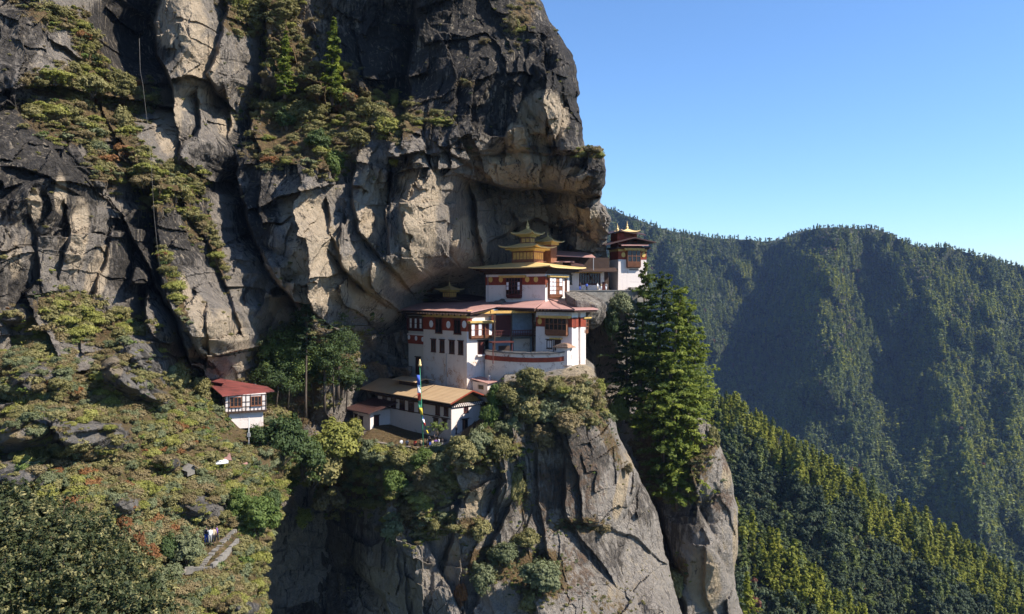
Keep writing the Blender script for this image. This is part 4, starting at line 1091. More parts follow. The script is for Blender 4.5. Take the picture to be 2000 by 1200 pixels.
def right_hall():
    b = Bld("corner_hall", "white hall on the rock edge with red band, hanging bay window and pink hipped roof", "hall", 1117, 712, 147, 52)
    L, W = b.Y(1047), b.X(1150)
    zt = b.z(610); zb = -2.0
    b.part('wall', [(0, W * 0.36, 0, L, zb, zt, 0.08), (W * 0.36, W * 0.5, 0.5, L, zb, zt), (W * 0.5, W * 0.8, 0.0, L, zb + 1, zt), (W * 0.8, W, 0.7, L, zb + 2.5, zt)], 'white')
    z0, z1 = b.z(640), b.z(621)
    b.part('red_band', [(-0.07, W * 0.36 + 0.03, -0.07, L, z0, z1), (W * 0.36 + 0.03, W * 0.5 - 0.03, 0.43, 0.9, z0, z1 + 0.3), (W * 0.5 - 0.03, W * 0.8 + 0.03, -0.07, 0.8, z0, z1), (W * 0.8 + 0.03, W + 0.06, 0.63, 2.0, z0, z1)], 'red_band')
    b.discs('L', [(1054.5, 628)], 0.5, 'gold_dull', -0.07)
    b.rabsel('L', 1064, 1106, 622, 656, 0, 0.75, 5, 2, 'glass', None, 'wood', 'cornice', (1052, 1112), lower=0.34)
    b.window('L', 1068, 1079, 664, 681, 0, mat='dark_wood')
    b.window('L', 1081, 1096, 663, 690, 0, 'door', 'dark_wood', 'door')
    b.part('door_canopy', [(-0.7, 0, b.Y(1099), b.Y(1077), b.z(664), b.z(661))], 'cornice')
    b.rabsel('R', 1141, 1149, 624, 653, 0.7, 0.7, 2, 3, 'glass', None, 'wood', 'cornice', (1139, 1153))
    b.window('R', 1120, 1124, 622, 640, 0, mat='maroon', name='shutter')
    b.part('eaves_timber', [(-0.4, W + 0.4, -0.4, L, zt, zt + 0.3)] + [(x, x + 0.18, -1.3, 0.3, zt + 0.25, zt + 0.48) for x in np.arange(-1, W + 1, 0.8)] + [(-1.3, 0.3, y, y + 0.18, zt + 0.25, zt + 0.48) for y in np.arange(-1, L, 0.8)], 'dark_wood')
    b.slab('roof', [(1045, 603, 151.5), (1122, 604.5, 144.8), (1169, 603.5, 151.5), (1116, 589, 160), (1070, 584, 160)], 0.2, 'roof_pink')
    b.slab('fascia', [(1047, 606, 151.6), (1122, 607.5, 145.2), (1166, 606.5, 151.6), (1116, 594, 159), (1070, 590, 159)], 0.3, 'dark_wood')
    b.mesh('ridge_cap', tube_mesh('ridge_cap', [b.loc(P(1070, 584, 160)), b.loc(P(1100, 594, 152)), b.loc(P(1122, 604.5, 144.8))], 0.1, 6), 'roof_maroon')
right_hall()

def kiosk():
    b = Bld("gate_kiosk", "little white kiosk with a rusty tiled roof on the terrace wall", "kiosk", 1108, 693, 144.6, 50)
    L = b.Y(1086)
    b.part('wall', [(0, 1.6, 0, L, -2.0, b.z(679))], 'white')
    zt = b.z(679)
    b.mesh('roof', hip_mesh('roof', -0.5, 2.1, -0.5, L + 0.4, zt + 0.02, 0.7, 0.0, 0.12, 0.3, sag=0.0), 'tile')
    b.part('tiles', [(-0.42 + r * 0.3, -0.1 + r * 0.3, y, y + 0.3, zt + 0.12 + r * 0.24, zt + 0.2 + r * 0.24) for r in range(3) for y in np.arange(-0.3 + r * 0.25, L - r * 0.3, 0.38)], 'slate')
kiosk()

def curtain(name, pts, tops, bots, thick, mat, parent):
    """wall of given thickness following a line of (px, D); tops and bots in pixels"""
    A = [P(p, t, D) for (p, D), t in zip(pts, tops)]; Bm = [P(p, q, D) for (p, D), q in zip(pts, bots)]
    n = len(pts); V = []
    for i in range(n):
        d = (A[min(i + 1, n - 1)] - A[max(i - 1, 0)]); d.z = 0; d.normalize(); nrm = Vector((-d.y, d.x, 0)) * thick
        if nrm.y < 0: nrm = -nrm
        V += [A[i], A[i] + nrm, Bm[i], Bm[i] + nrm]
    Fc = []
    for i in range(n - 1):
        a, c = 4 * i, 4 * i + 4
        Fc += [(a, a + 1, c + 1, c), (a + 2, c + 2, c + 3, a + 3), (a, c, c + 2, a + 2), (a + 1, a + 3, c + 3, c + 1)]
    Fc += [(0, 2, 3, 1), (4 * n - 4, 4 * n - 3, 4 * n - 1, 4 * n - 2)]
    return link(name, poly_mesh(name, V, Fc), M[mat], parent)

def terrace_wall():
    r = empty("terrace_wall", (0, 0, 0), label="curved white terrace wall with a red stripe and slate coping below the timber gallery", cat="wall")
    ln = [(947, 152.5), (960, 150.6), (985, 148.6), (1010, 147.2), (1040, 146.2), (1070, 145.5), (1095, 145), (1116, 145.6)]
    tp = [684, 686, 688, 689.5, 690.5, 690, 688.5, 684]
    def sh(d, k): return [(p, D - d) for p, D in ln]
    curtain('wall', ln, [t + 2 for t in tp], [762, 764, 768, 768, 764, 760, 756, 752], 0.9, 'stained', r)
    curtain('red_band', sh(0.12, 0), [t + 9 for t in tp], [t + 18 for t in tp], 0.4, 'red_band', r)
    curtain('coping', sh(0.3, 0), [t - 0.4 for t in tp], [t + 1.9 for t in tp], 1.5, 'slate', r)
    bl = []; rr = random.Random(5); V = []
    for i in range(46):
        t = 0.18 + 0.72 * i / 46; px = 947 + (1100 - 947) * t + rr.uniform(-1, 1)
        D = np.interp(px, [q[0] for q in ln], [q[1] for q in ln]) - 0.1 + rr.random() * 1.2; py = np.interp(px, [q[0] for q in ln], tp) - 0.6
        c = P(px, py, D); s = rr.uniform(0.25, 0.45)
        bl.append((c.x - s, c.x + s, c.y - s * 0.7, c.y + s * 0.7, c.z, c.z + rr.uniform(0.06, 0.22)))
    link('slates', boxes_mesh('slates', bl), M['slate'], r)
terrace_wall()

# ------------------------------------------------------------------ the long house with the courtyard
def long_house():
    b = Bld("long_white_house", "long white house with tan sheet roof beside the walled courtyard", "house", 881, 873, 142, 42)
    L, W = b.Y(738), b.X(938)
    zt = b.z(797); zb = -0.6
    b.part('wall', [(0, W, 0, L, zb, zt)], 'old_white')
    b.part('end_wall', [(0.05, W - 0.05, -0.05, 0, zb + 0.5, zt)], 'white')
    b.part('string_course', [(-0.12, 0.0, 0.0, L, b.z(820), b.z(820) + 0.16)], 'dark_wood')
    for pa, pb, t, bo in ((747.5, 756.5, 771.5, 793), (764, 773.5, 774.5, 797.5), (781, 791, 778, 801), (798, 809, 781, 804.5), (818, 826.5, 785, 807), (851, 859.5, 790, 811), (867.5, 876, 792.5, 812.5)):
        b.window('L', pa, pb, t, bo, 0, mat='maroon')
    b.window('L', 847, 856, 817, 830, 0, mat='dark_wood'); b.window('L', 865, 873, 820, 834, 0, mat='dark_wood')
    b.window('R', 906, 914.5, 793, 806, -0.05, mat='maroon')
    b.window('R', 903, 913, 819, 842, -0.05, 'door', 'wood', 'door')
    # dark rafters' band, teeth under the gable
    b.part('eaves_timber', [(-0.5, W + 0.3, 0.3, L + 0.3, zt, zt + 0.4), (-1.1, W + 0.8, 0.3, L + 2.0, zt + 0.4, zt + 0.75)] + [(-1.7, 0, y, y + 0.2, zt + 0.5, zt + 0.72) for y in np.arange(-1, L + 1.5, 0.9)], 'dark_wood')
    b.part('tooth_band', [(-0.2, W + 0.2, -0.3, -0.06, zt + 0.0, zt + 0.75)], 'dark_wood')
    b.part('teeth', [(x, x + 0.24, -0.42, -0.31, zt + 0.1, zt + 0.38) for x in np.arange(-0.1, W, 0.45)] + [(x + 0.2, x + 0.44, -0.42, -0.31, zt + 0.42, zt + 0.66) for x in np.arange(-0.1, W, 0.45)], 'white')
    ze = zt + 1.1; ov = 1.8
    zr = b.z(763, W * 0.5, -ov)
    xm = W * 0.52
    g = poly_mesh('gable', [(-0.1, -0.1, zt + 0.75), (W + 0.1, -0.1, zt + 0.75), (xm, -0.1, zr - 0.15), (-0.1, 0.3, zt + 0.75), (W + 0.1, 0.3, zt + 0.75), (xm, 0.3, zr - 0.15)],
                  [(0, 1, 2), (5, 4, 3), (0, 2, 5, 3), (1, 4, 5, 2), (0, 3, 4, 1)])
    b.mesh('gable', g, 'orange_wood')
    x0, x1, y0, y1 = -1.5, W + 1.5, -ov, L + 4.6
    dz = (zr - ze) / (xm - x0)
    me = slab_mesh('roof', [(x0, y0, ze), (xm, y0, zr), (xm, y1, zr), (x0, y1, ze)], 0.14)
    rf = b.mesh('roof', me, 'roof_tan')
    b.mesh('roof', slab_mesh('roof', [(xm, y0, zr), (x1, y0, zr - dz * (x1 - xm)), (x1, y1, zr - dz * (x1 - xm)), (xm, y1, zr)], 0.14), 'roof_tan')
    ys = b.Y(812, -1.0)
    b.mesh('roof_seam', slab_mesh('roof_seam', [(x0, ys, ze + 0.05), (xm, ys, zr + 0.05), (xm, ys + 0.12, zr + 0.05), (x0, ys + 0.12, ze + 0.05)], 0.05), 'dark_wood', rf)
    b.mesh('verge', slab_mesh('verge', [(x0 - 0.05, y0 - 0.12, ze + 0.02), (xm, y0 - 0.12, zr + 0.04), (xm, y0 - 0.003, zr + 0.04), (x0 - 0.05, y0 - 0.003, ze + 0.02)], 0.25), 'red_band', rf)
    b.mesh('verge', slab_mesh('verge', [(xm, y0 - 0.12, zr + 0.04), (x1, y0 - 0.12, zr - dz * (x1 - xm) + 0.04), (x1, y0 - 0.003, zr - dz * (x1 - xm) + 0.04), (xm, y0 - 0.003, zr + 0.04)], 0.25), 'red_band', rf)
    # raised vent roof
    x, y, z = xm - 0.4, b.Y(806, xm - 0.4), zr + 0.25
    v = b.part('roof_vent', [(x - 1.2, x + 1.6, y - 3, y + 3, z - 0.8, z + 0.25)], 'dark_wood')
    b.mesh('vent_roof', slab_mesh('vent_roof', [(x - 2.2, y - 4, z + 0.25), (x + 0.4, y - 4, z + 0.75), (x + 0.4, y + 4, z + 0.75), (x - 2.2, y + 4, z + 0.25)], 0.14), 'roof_tan', v)
    b.mesh('vent_roof', slab_mesh('vent_roof', [(x + 0.4, y - 4, z + 0.75), (x + 2.4, y - 4, z + 0.3), (x + 2.4, y + 4, z + 0.3), (x + 0.4, y + 4, z + 0.75)], 0.14), 'roof_tan', v)
    # stacked bags behind the roof
    b.part('water_pipe', [(W + 0.2, W + 0.3, 0.6, 0.7, zb, zt + 1.5)], 'metal')
long_house()

def annex():
    b = Bld("small_annex", "small white annex under a dark maroon roof at the left end of the courtyard", "hut", 723, 841, 152, 42)
    L, W = b.Y(690), b.X(742)
    zt = b.z(806)
    b.part('wall', [(0, W * 0.35, 0, L, -1, zt), (W * 0.35, W + 4, 1.4, L, -1, zt)], 'white')
    b.window('L', 703, 709, 814, 830, 0, mat='dark_wood')
    b.window('L', 693, 698, 810, 826, 0, mat='dark_wood')
    b.window('R', 730, 740, 812, 838, 1.4, 'door', 'maroon', 'door')
    ze = zt + 0.1
    b.mesh('roof', slab_mesh('roof', [(-1.3, -1.3, ze), (W + 3.5, -1.3, ze + 1.6), (W + 3.5, L + 1.5, ze + 1.6), (-1.3, L + 1.5, ze)], 0.2), 'roof_maroon')
annex()

def shed():
    b = Bld("pink_roof_shed", "little white shed with a pink roof behind the gable of the long house", "shed", 952, 770, 147, 40)
    L, W = b.Y(923), b.X(967)
    zt = b.z(749)
    b.part('wall', [(0, W, 0, L, -1.5, zt)], 'white')
    b.mesh('roof', slab_mesh('roof', [(-0.3, -0.5, zt + 0.05), (W + 0.3, -0.5, zt + 0.35), (W + 0.3, L + 0.3, zt + 0.75), (-0.3, L + 0.3, zt + 0.55)], 0.12), 'roof_pink')
    b.part('window', [(-0.05, 0, L * 0.25, L * 0.6, zt - 1.3, zt - 0.5)], 'glass')
    b.part('chimney', [(W * 0.6, W * 0.6 + 0.4, L * 0.2, L * 0.2 + 0.4, zt, zt + 1.3)], 'metal')
shed()

def courtyard():
    r = empty("courtyard_parapet", (0, 0, 0), label="low pale stone parapet curving round the courtyard edge", cat="wall")
    ln = [(706, 146), (716, 141.5), (730, 138.5), (750, 136.8), (775, 135.6), (805, 134.6), (835, 134), (864, 134.2), (872, 135.5)]
    tp = [853, 859, 864, 867.5, 871, 874.5, 876.5, 877.5, 876]
    curtain('wall', ln, [t + 0.8 for t in tp], [t + 16 for t in tp], 0.5, 'stone', r)
    curtain('coping', [(p, D - 0.12) for p, D in ln], [t - 0.8 for t in tp], [t + 0.8 for t in tp], 0.75, 'paving', r)
    z = P(800, 875, 134.5).z - 0.55
    zz = [P(*q) for q in ((704, 850, 147), (730, 866, 138.2), (775, 871, 135.4), (835, 876, 133.8), (874, 876, 136), (905, 850, 146), (880, 800, 168), (700, 800, 168))]
    me = slab_mesh("courtyard", [(p.x, p.y, z + 0.4) for p in zz], 0.8)
    link("courtyard", me, M['dirt'], kind='structure')
    # stone steps up to the house door
    s = empty("stone_steps", (0, 0, 0), label="rough stone steps climbing to the red door at the house end", cat="steps")
    bl = []
    for k in range(9):
        px, D = 872 + k * 6.6, 137.5 + k * 0.75; c = P(px, 871 - k * 4.2, D)
        bl.append((c.x - 1.2, c.x + 1.0, c.y - 1.6, c.y + 1.6, c.z - 1.5, c.z))
    link('tread', boxes_mesh('tread', bl), M['stone'], s)
courtyard()

# ------------------------------------------------------------------ upper buildings by the cliff
def cliff_tower():
    b = Bld("cliff_edge_tower", "slim white tower with red band and carved bay window at the cliff's right edge", "tower", 1208, 569, 180, 16)
    L, W = b.Y(1193), b.X(1262)
    zt = b.z(489); L = max(L, 5)
    b.part('wall', [(0, W, 0, L, -2, zt, 0.25)], 'white')
    z0, z1 = b.z(507), b.z(491)
    b.part('red_band', [(-0.08, W + 0.08, -0.08, L, z0, z1)], 'red_band')
    b.part('frieze', [(-0.15, W + 0.15, -0.15, L, z1, zt + 0.3)], 'cornice')
    b.discs('R', [(1217.5, 498), (1257, 498)], 0.5, 'gold_dull', -0.08)
    b.rabsel('R', 1226, 1252, 490, 524, 0, 0.9, 3, 2, 'glass', None, 'wood', 'cornice', (1219, 1258), lower=0.36)
    b.window('R', 1230, 1246, 528, 551, 0, mat='maroon')
    b.window('L', 1203, 1206.5, 527, 560, 0, mat='dark_wood')
    b.part('buttress', [(W * 0.35, W * 0.95, -1.6, 0.2, -2.5, 0.9, 0.6)], 'stone')
    # lower gabled roof, its gable to the viewer
    xm = b.X(1240, -2); zp = b.z(463.5, xm, -2); xl, xr = b.X(1181, -2), b.X(1281, -2); zl, zr = b.z(478, xl, -2), b.z(473, xr, -2)
    y0, y1 = -2.2, L + 3
    b.mesh('roof', slab_mesh('roof', [(xl, y0, zl), (xm, y0, zp), (xm, y1, zp), (xl, y1, zl)], 0.25), 'roof_maroon')
    b.mesh('roof', slab_mesh('roof', [(xm, y0, zp), (xr, y0, zr), (xr, y1, zr), (xm, y1, zp)], 0.25), 'roof_maroon')
    b.mesh('gable', poly_mesh('gable', [(0, 0, zt + 0.3), (W, 0, zt + 0.3), (xm, 0, zp - 0.4), (0, 0.4, zt + 0.3), (W, 0.4, zt + 0.3), (xm, 0.4, zp - 0.4)], [(0, 1, 2), (5, 4, 3), (0, 2, 5, 3), (1, 4, 5, 2)]), 'dark_wood')
    xa, xb = b.X(1214, -2), b.X(1267, -2); za = b.z(478, xa, -2)
    b.mesh('awning', slab_mesh('awning', [(xa, -2.0, za - 0.1), (xb, -2.0, za + 0.02), (xb, 0.2, za + 0.5), (xa, 0.2, za + 0.4)], 0.18), 'roof_pink')
    b.part('eaves_timber', [(-0.8, W + 0.8, -0.8, L, zt + 0.3, zt + 0.75)], 'dark_wood')
    # upper storey and gilded top
    yu = 2.0
    x0, x1 = b.X(1206, yu), b.X(1244, yu)
    zu0, zu1 = b.z(468, x0, yu), b.z(455, x0, yu)
    b.part('upper_storey', [(x0, x1, yu, yu + 4, zu0 - 2, zu1)], 'red_band')
    b.slab('upper_roof', [(1172, 462, 183), (1212, 450.5, 181), (1213, 447.5, 190), (1170, 458, 192)], 0.22, 'roof_maroon')
    b.slab('upper_roof', [(1212, 450.5, 181), (1262, 459, 183), (1256, 456, 192), (1213, 447.5, 190)], 0.22, 'roof_maroon')
    gx0, gx1 = b.X(1216, yu), b.X(1242, yu); gz = b.z(452.5, gx0, yu)
    b.part('lantern', [(gx0 + 0.4, gx1 - 0.4, yu, yu + 2.6, zu1 - 1, gz)], 'wood')
    b.mesh('golden_roof', hip_mesh('golden_roof', gx0 - 0.6, gx1 + 0.7, yu - 0.8, yu + 3.2, gz, 0.7, 0.45, 0.12, 0.12), 'gold')
    xc = (gx0 + gx1) / 2; finial(b.root, xc, yu + 1.2, gz + 0.55, b.z(431, xc, yu) - gz - 0.5, 'gold', 0.24)
    q = b.loc(P(1206, 451, 184)); finial(b.root, q[0], q[1], q[2] - 0.2, 1.9, 'gold', 0.26)
cliff_tower()

def cave_shrine():
    b = Bld("cliff_foot_shrine", "long dark shrine with white wall under the cliff overhang, pink roof above", "shrine", 1110, 566, 174, 12)
    W = b.X(1196)
    zt = b.z(530)
    b.part('wall', [(-1, b.X(1131), 0, 4, -1.5, zt), (b.X(1173), b.X(1180), 0, 4, -1.5, zt), (b.X(1131), b.X(1173), 0.02, 0.5, -1.5, b.z(557)), (-8, -1, 1, 5, -1.5, zt + 2)], 'white')
    b.part('back_wall', [(b.X(1131), W, 2.5, 3, -1.5, zt + 3)], 'dark_wood')
    b.rabsel('R', 1132, 1172, 534, 557, 0.45, 0.4, 8, 1, 'glass', None, 'maroon', 'cornice', (1112, 1176), lower=0.1)
    b.window('R', 1111, 1117, 538, 556, 0, mat='dark_wood')
    b.slab('lower_roof', [(1108, 530, 171), (1206, 530, 173.5), (1203, 523, 180), (1104, 524, 178)], 0.2, 'dark_wood')
    b.part('upper_wall', [(b.X(1062), b.X(1196), 2, 5, zt, b.z(503, 0, 2))], 'dark_wood')
    b.slab('roof', [(1058, 497.5, 169), (1163, 502.5, 172), (1152, 494, 181), (1068, 488, 178)], 0.2, 'roof_pink')
    b.slab('middle_roof', [(1060, 510.5, 168.5), (1122, 511.5, 170), (1122, 509, 174), (1060, 508, 174)], 0.15, 'roof_pink')
    b.slab('side_roof', [(1116, 518, 168), (1142, 519, 171), (1128, 509.5, 175), (1112, 511, 173)], 0.18, 'roof_maroon')
    b.part('post', [(b.X(1155.5), b.X(1156.4), -1.2, -1.05, zt, b.z(501, 0, 0)), ], 'metal')
    b.part('door_curtain', [(b.X(1176), b.X(1182), -0.1, 0, -0.6, b.z(551))], 'maroon')
cave_shrine()

def upper_terrace():
    r = empty("stone_terrace_wall", (0, 0, 0), label="mossy stone terrace wall below the tower and the cliff foot shrine", cat="wall")
    ln = [(1106, 167), (1135, 168), (1170, 169.5), (1205, 171), (1245, 172)]
    curtain('wall', ln, [569] * 5, [596, 600, 606, 612, 612], 1.2, 'stone', r)
    curtain('coping', [(p, D - 0.15) for p, D in ln], [566.8] * 5, [569] * 5, 1.6, 'slate', r)
    z = P(1150, 568, 168).z
    c = [P(*q) for q in ((1106, 568, 167.3), (1135, 568, 168.4), (1170, 568, 169.8), (1205, 568, 171.3), (1247, 568, 172.4), (1250, 568, 196), (1090, 568, 196))]
    link("terrace_floor", slab_mesh("terrace_floor", [(p.x, p.y, z) for p in c], 0.5), M['paving'], kind='structure')
upper_terrace()

def boulder(name, outline, D0, D1, mat, label, seed=1, sub=4, amp=0.35):
    import bmesh
    bm = bmesh.new(); c = np.mean(outline, 0)
    for px, py in outline:
        for D, s in ((D0, 0.55), (D0 + (D1 - D0) * 0.3, 0.97), (D0 + (D1 - D0) * 0.7, 1.0), (D1, 0.7)):
            bm.verts.new(P(c[0] + (px - c[0]) * s, c[1] + (py - c[1]) * s, D))
    h = bmesh.ops.convex_hull(bm, input=bm.verts)
    bmesh.ops.delete(bm, geom=[v for v in bm.verts if not v.link_faces], context='VERTS')
    bmesh.ops.triangulate(bm, faces=bm.faces)
    for _ in range(sub): bmesh.ops.subdivide_edges(bm, edges=[e for e in bm.edges if e.calc_length() > 0.35], cuts=1, use_grid_fill=True)
    for _ in range(3): bmesh.ops.smooth_vert(bm, verts=bm.verts, factor=0.5, use_axis_x=True, use_axis_y=True, use_axis_z=True)
    V = np.array([v.co for v in bm.verts]); n = np.array([v.normal for v in bm.verts])
    bm.normal_update()
    d = amp * (fbm(V[:, 0] / 2.5, V[:, 1] / 2.5, V[:, 2] / 2.5, 4, seed) + 0.6 * ridged(V[:, 0] / 5, V[:, 1] / 5, V[:, 2] / 1.6, 3, seed + 3))
    for v, dd, q in zip(bm.verts, d, [v.normal.copy() for v in bm.verts]): v.co += q * dd
    me = bpy.data.meshes.new(name); bm.to_mesh(me); bm.free()
    for p in me.polygons: p.use_smooth = True
    for k, val in dict(cream=0.2, dark=0.35, veg=0.0, rust=0.1, crack=0.0).items():
        at = me.attributes.new(k, 'FLOAT', 'POINT'); at.data.foreach_set("value", np.full(len(me.vertices), val, np.float32))
    return link(name, me, M[mat], label=label, cat="boulder")
boulder("overhanging_boulder", [(1104, 572), (1125, 571), (1150, 577), (1176, 587), (1184, 597), (1181, 618), (1170, 634), (1156, 643), (1149, 638), (1150, 618), (1125, 600), (1106, 592)], 153, 166, 'spur',
        "huge grey boulder jutting out beside the pink hipped roof", 4)

# ------------------------------------------------------------------ the red-roofed guest house
def red_house():
    b = Bld("red_roof_cottage", "half timbered white cottage with a red roof with shadow patches painted in on the left slope", "cottage", 440, 806, 118, 24)
    L, W = b.Y(427), b.X(520)
    L = max(L, 4.5); zt = b.z(773)
    b.part('wall', [(0, W, 0, L, 0, zt)], 'white')
    fr = []
    cols = [440, 446.5, 452.5, 460, 466.5, 473, 480.5, 489, 496.5, 504, 511.5, 519]
    xs = [b.X(c) for c in cols]
    for i, x in enumerate(xs):
        top = zt if i in (0, 1, 5, 6, 7, 10, 11) else b.z(797, x)
        fr.append((x - 0.05, x + 0.05, -0.06, 0, 0, top))
    for pz in (806, 797.5, 788, 775): 
        zz = b.z(pz, 0)
        fr.append((0, W, -0.058, -0.002, zz, zz + 0.1))
    fr += [(-0.06, 0, y, y + 0.1, 0, zt) for y in np.linspace(0, L - 0.1, 5)] + [(-0.058, -0.002, 0, L, z_, z_ + 0.1) for z_ in (0, zt * 0.3, zt * 0.62, zt - 0.12)]
    b.part('timber_frame', fr, 'dark_wood')
    for pa, pb in ((449, 472), (490, 511)):
        t0, t1 = b.X(pa), b.X(pb); z1, z0 = b.z(776.5 if pa < 460 else 774.5, t0), b.z(796 if pa < 460 else 793.5, t0)
        w = b.part('window', [(t0, t0 + 0.12, -0.1, 0.02, z0, z1), (t1 - 0.12, t1, -0.1, 0.02, z0, z1), (t0 + 0.12, t1 - 0.12, -0.1, 0.02, z1 - 0.12, z1), (t0 - 0.05, t1 + 0.05, -0.2, 0.02, z0 - 0.05, z0 + 0.14)] +
                   [(t0 + (t1 - t0) * k / 3 - 0.05, t0 + (t1 - t0) * k / 3 + 0.05, -0.09, 0.01, z0 + 0.14, z1 - 0.12) for k in (1, 2)], 'wood')
        b.part('pane', [(t0 + 0.12, t1 - 0.12, -0.03, -0.003, z0 + 0.14, z1 - 0.12)], 'glass', w)
    b.part('window', [(-0.09, -0.061, L * 0.35, L * 0.85, zt * 0.4, zt * 0.85)], 'dark_wood')
    b.part('base', [(0.6, W - 0.4, 0.5, L, b.z(840), 0, 0.05)], 'white', label="whitewashed plinth of the cottage")
    b.part('floor_beam', [(-0.1, W + 0.1, -0.1, L, -0.22, -0.003)], 'dark_wood')
    b.slab('roof', [(434, 773, 116.8), (536, 763.5, 122.5), (522, 755, 127), (440, 741, 129), (402, 732.5, 131), (411, 753, 123)], 0.16, 'roof_red')
    b.slab('porch_roof', [(382, 741.5, 124), (437, 749, 122.5), (441, 741.5, 127), (398, 732.3, 130)], 0.14, 'roof_red')
    b.part('porch_post', [(x, x + 0.14, 3, 3.14, -0.5, zt + 0.4) for x in (-3.5, -2, -0.6)], 'dark_wood')
red_house()

def small_things():
    # rope or cable hanging down the cliff
    pts = []
    for px, py in ((272, 75), (274, 140), (279, 165), (290, 260), (296, 330), (301, 420), (306, 470), (313, 530)):
        D = float(cliff_D(np.array([[float(px)]]), np.array([[float(py)]]))[0, 0]); pts.append(P(px, py, min(D, 125 + 0 * py) - 1.0))
    Dm = min(p.y for p in pts)
    pts = [P(px, py, Dm) for px, py in ((272, 75), (274, 140), (279, 165), (290, 260), (296, 330), (301, 420), (306, 470), (313, 530))]
    link("hanging_cable", tube_mesh("hanging_cable", pts, 0.018, 5), M['stone'], label="thin pale cable hanging down the cliff on the left", cat="cable")
    # service pole below the cottage
    r = empty("service_pole", P(486, 900, 113), label="thin pale pole standing below the red roofed cottage", cat="pole")
    link("pole", tube_mesh("pole", [(0, 0, -1), (0, 0, 6.2)], [0.09, 0.06], 6), M['metal'], r)
    link("insulator_box", boxes_mesh("insulator_box", [(-0.2, 0.2, -0.15, 0.15, 3.4, 4.0)]), M['metal'], r)
    # tumbledown hut and sheets
    b = Bld("stone_hut", "tiny stone hut with a tilted slab roof in the scrub", "hut", 366, 922, surfD(hill_D, 366, 922) - 1.6, 45)
    b.root.scale = (0.75, 0.75, 0.6); b.root.rotation_euler = (R(8), R(-7), R(60))
    b.part('wall', [(0, 1.4, 0, 1.8, -1, 0.5)], 'stone')
    b.mesh('roof', slab_mesh('roof', [(-0.4, -0.4, 0.35), (0.8, -0.4, 1.25), (0.8, 2.1, 1.25), (-0.4, 2.1, 0.35)], 0.1), 'stone')
    b.mesh('roof', slab_mesh('roof', [(0.8, -0.4, 1.25), (1.8, -0.4, 0.2), (1.8, 2.1, 0.2), (0.8, 2.1, 1.25)], 0.1), 'slate')
    def onhill(q, up=0.9):
        c = np.mean(q, 0); d = surfD(hill_D, c[0], c[1]) - up - c[2]; return [(a, b_, e + d) for a, b_, e in q]
    q = onhill([(428, 890, 107.5), (449, 885, 107.5), (453, 899, 105.5), (433, 898, 106)])
    link("pink_sheet", slab_mesh("pink_sheet", [P(*v) for v in q], 0.08), M['roof_pink'], label="faded pink roofing sheet leaning on the grass above the steps", cat="roofing sheet")
    q = onhill([(410, 908, 104.4), (420, 902, 105), (440, 897, 105.8), (446, 900, 105.5), (446, 904, 104.8), (430, 906, 104.5)], 1.3)
    link("white_tarp", slab_mesh("white_tarp", [P(*v) for v in q], 0.06), M['tarp'], label="strip of white tarpaulin lying on green grass", cat="tarpaulin")
    q = onhill([(470, 905, 110), (483, 902, 110.3), (484, 906, 109.7), (474, 908, 109.5)], 1.0)
    link("small_pink_sheet", slab_mesh("small_pink_sheet", [P(*v) for v in q], 0.08), M['roof_pink'], label="small pink sheet lying near the pole foot", cat="roofing sheet")
small_things()

def path_steps():
    r = empty("path_wall", (0, 0, 0), label="stepped stone parapet running down beside the path", cat="wall")
    ln = [(464, 1046, 91.5), (458, 1054, 91), (450, 1062, 90.2), (441, 1071, 89.2), (432, 1080, 88.2), (423, 1089, 87.2), (414, 1100, 86), (396, 1102, 86.3), (378, 1102, 86.6), (362, 1102, 87)]
    bl = []
    import bmesh
    V, Fc = [], []
    for (a, b_) in zip(ln[:-1], ln[1:]):
        A, Bq = [P(q[0], q[1], surfD(hill_D, q[0], q[1]) - 1.3) for q in (a, b_)]; d = Bq - A; dz = d.z; d.z = 0; ln_ = d.length; d.normalize(); n = Vector((-d.y, d.x, 0)) * 0.17
        zt = max(A.z, Bq.z) - 0.35; zb = min(A.z, Bq.z) - 0.95
        k = len(V)
        E = Bq + d * 0.04
        V += [(A + n).to_tuple()[:2] + (zb,), (A - n).to_tuple()[:2] + (zb,), (E - n).to_tuple()[:2] + (zb,), (E + n).to_tuple()[:2] + (zb,)]
        V += [(A + n).to_tuple()[:2] + (zt,), (A - n).to_tuple()[:2] + (zt,), (E - n).to_tuple()[:2] + (zt,), (E + n).to_tuple()[:2] + (zt,)]
        Fc += [(k, k + 3, k + 2, k + 1), (k + 4, k + 5, k + 6, k + 7), (k, k + 1, k + 5, k + 4), (k + 1, k + 2, k + 6, k + 5), (k + 2, k + 3, k + 7, k + 6), (k + 3, k, k + 4, k + 7)]
    link('wall', poly_mesh('wall', V, Fc), M['stone'], r)
    s = empty("path_steps", (0, 0, 0), label="flight of stone steps climbing between scrub and the stepped parapet", cat="steps")
    bl = []
    for k in range(21):
        t = k / 20; px, py = 396 + 62 * t, 1100 - 68 * t; c = P(px, py, surfD(hill_D, px, py) - 0.5)
        jx = random.uniform(-.12, .12); bl.append((c.x - 0.42 + jx, c.x + 0.22 + jx, c.y - 0.16, c.y + 0.2, c.z - 0.6, c.z - 0.15 + random.uniform(-.05, .05)))
    link('tread', boxes_mesh('tread', bl), M['stone'], s)
    c = P(346, 1118, surfD(hill_D, 346, 1118) - 0.9)
    link("path_slab", boxes_mesh("path_slab", [(c.x - 0.65, c.x + 0.5, c.y - 1.3, c.y + 1.0, c.z - 0.3, c.z), (c.x - 0.75, c.x + 0.4, c.y - 2.2, c.y - 1.3, c.z - 0.9, c.z - 0.5)]), M['paving'], label="pale stone slab steps at the bottom of the path", cat="steps")
path_steps()

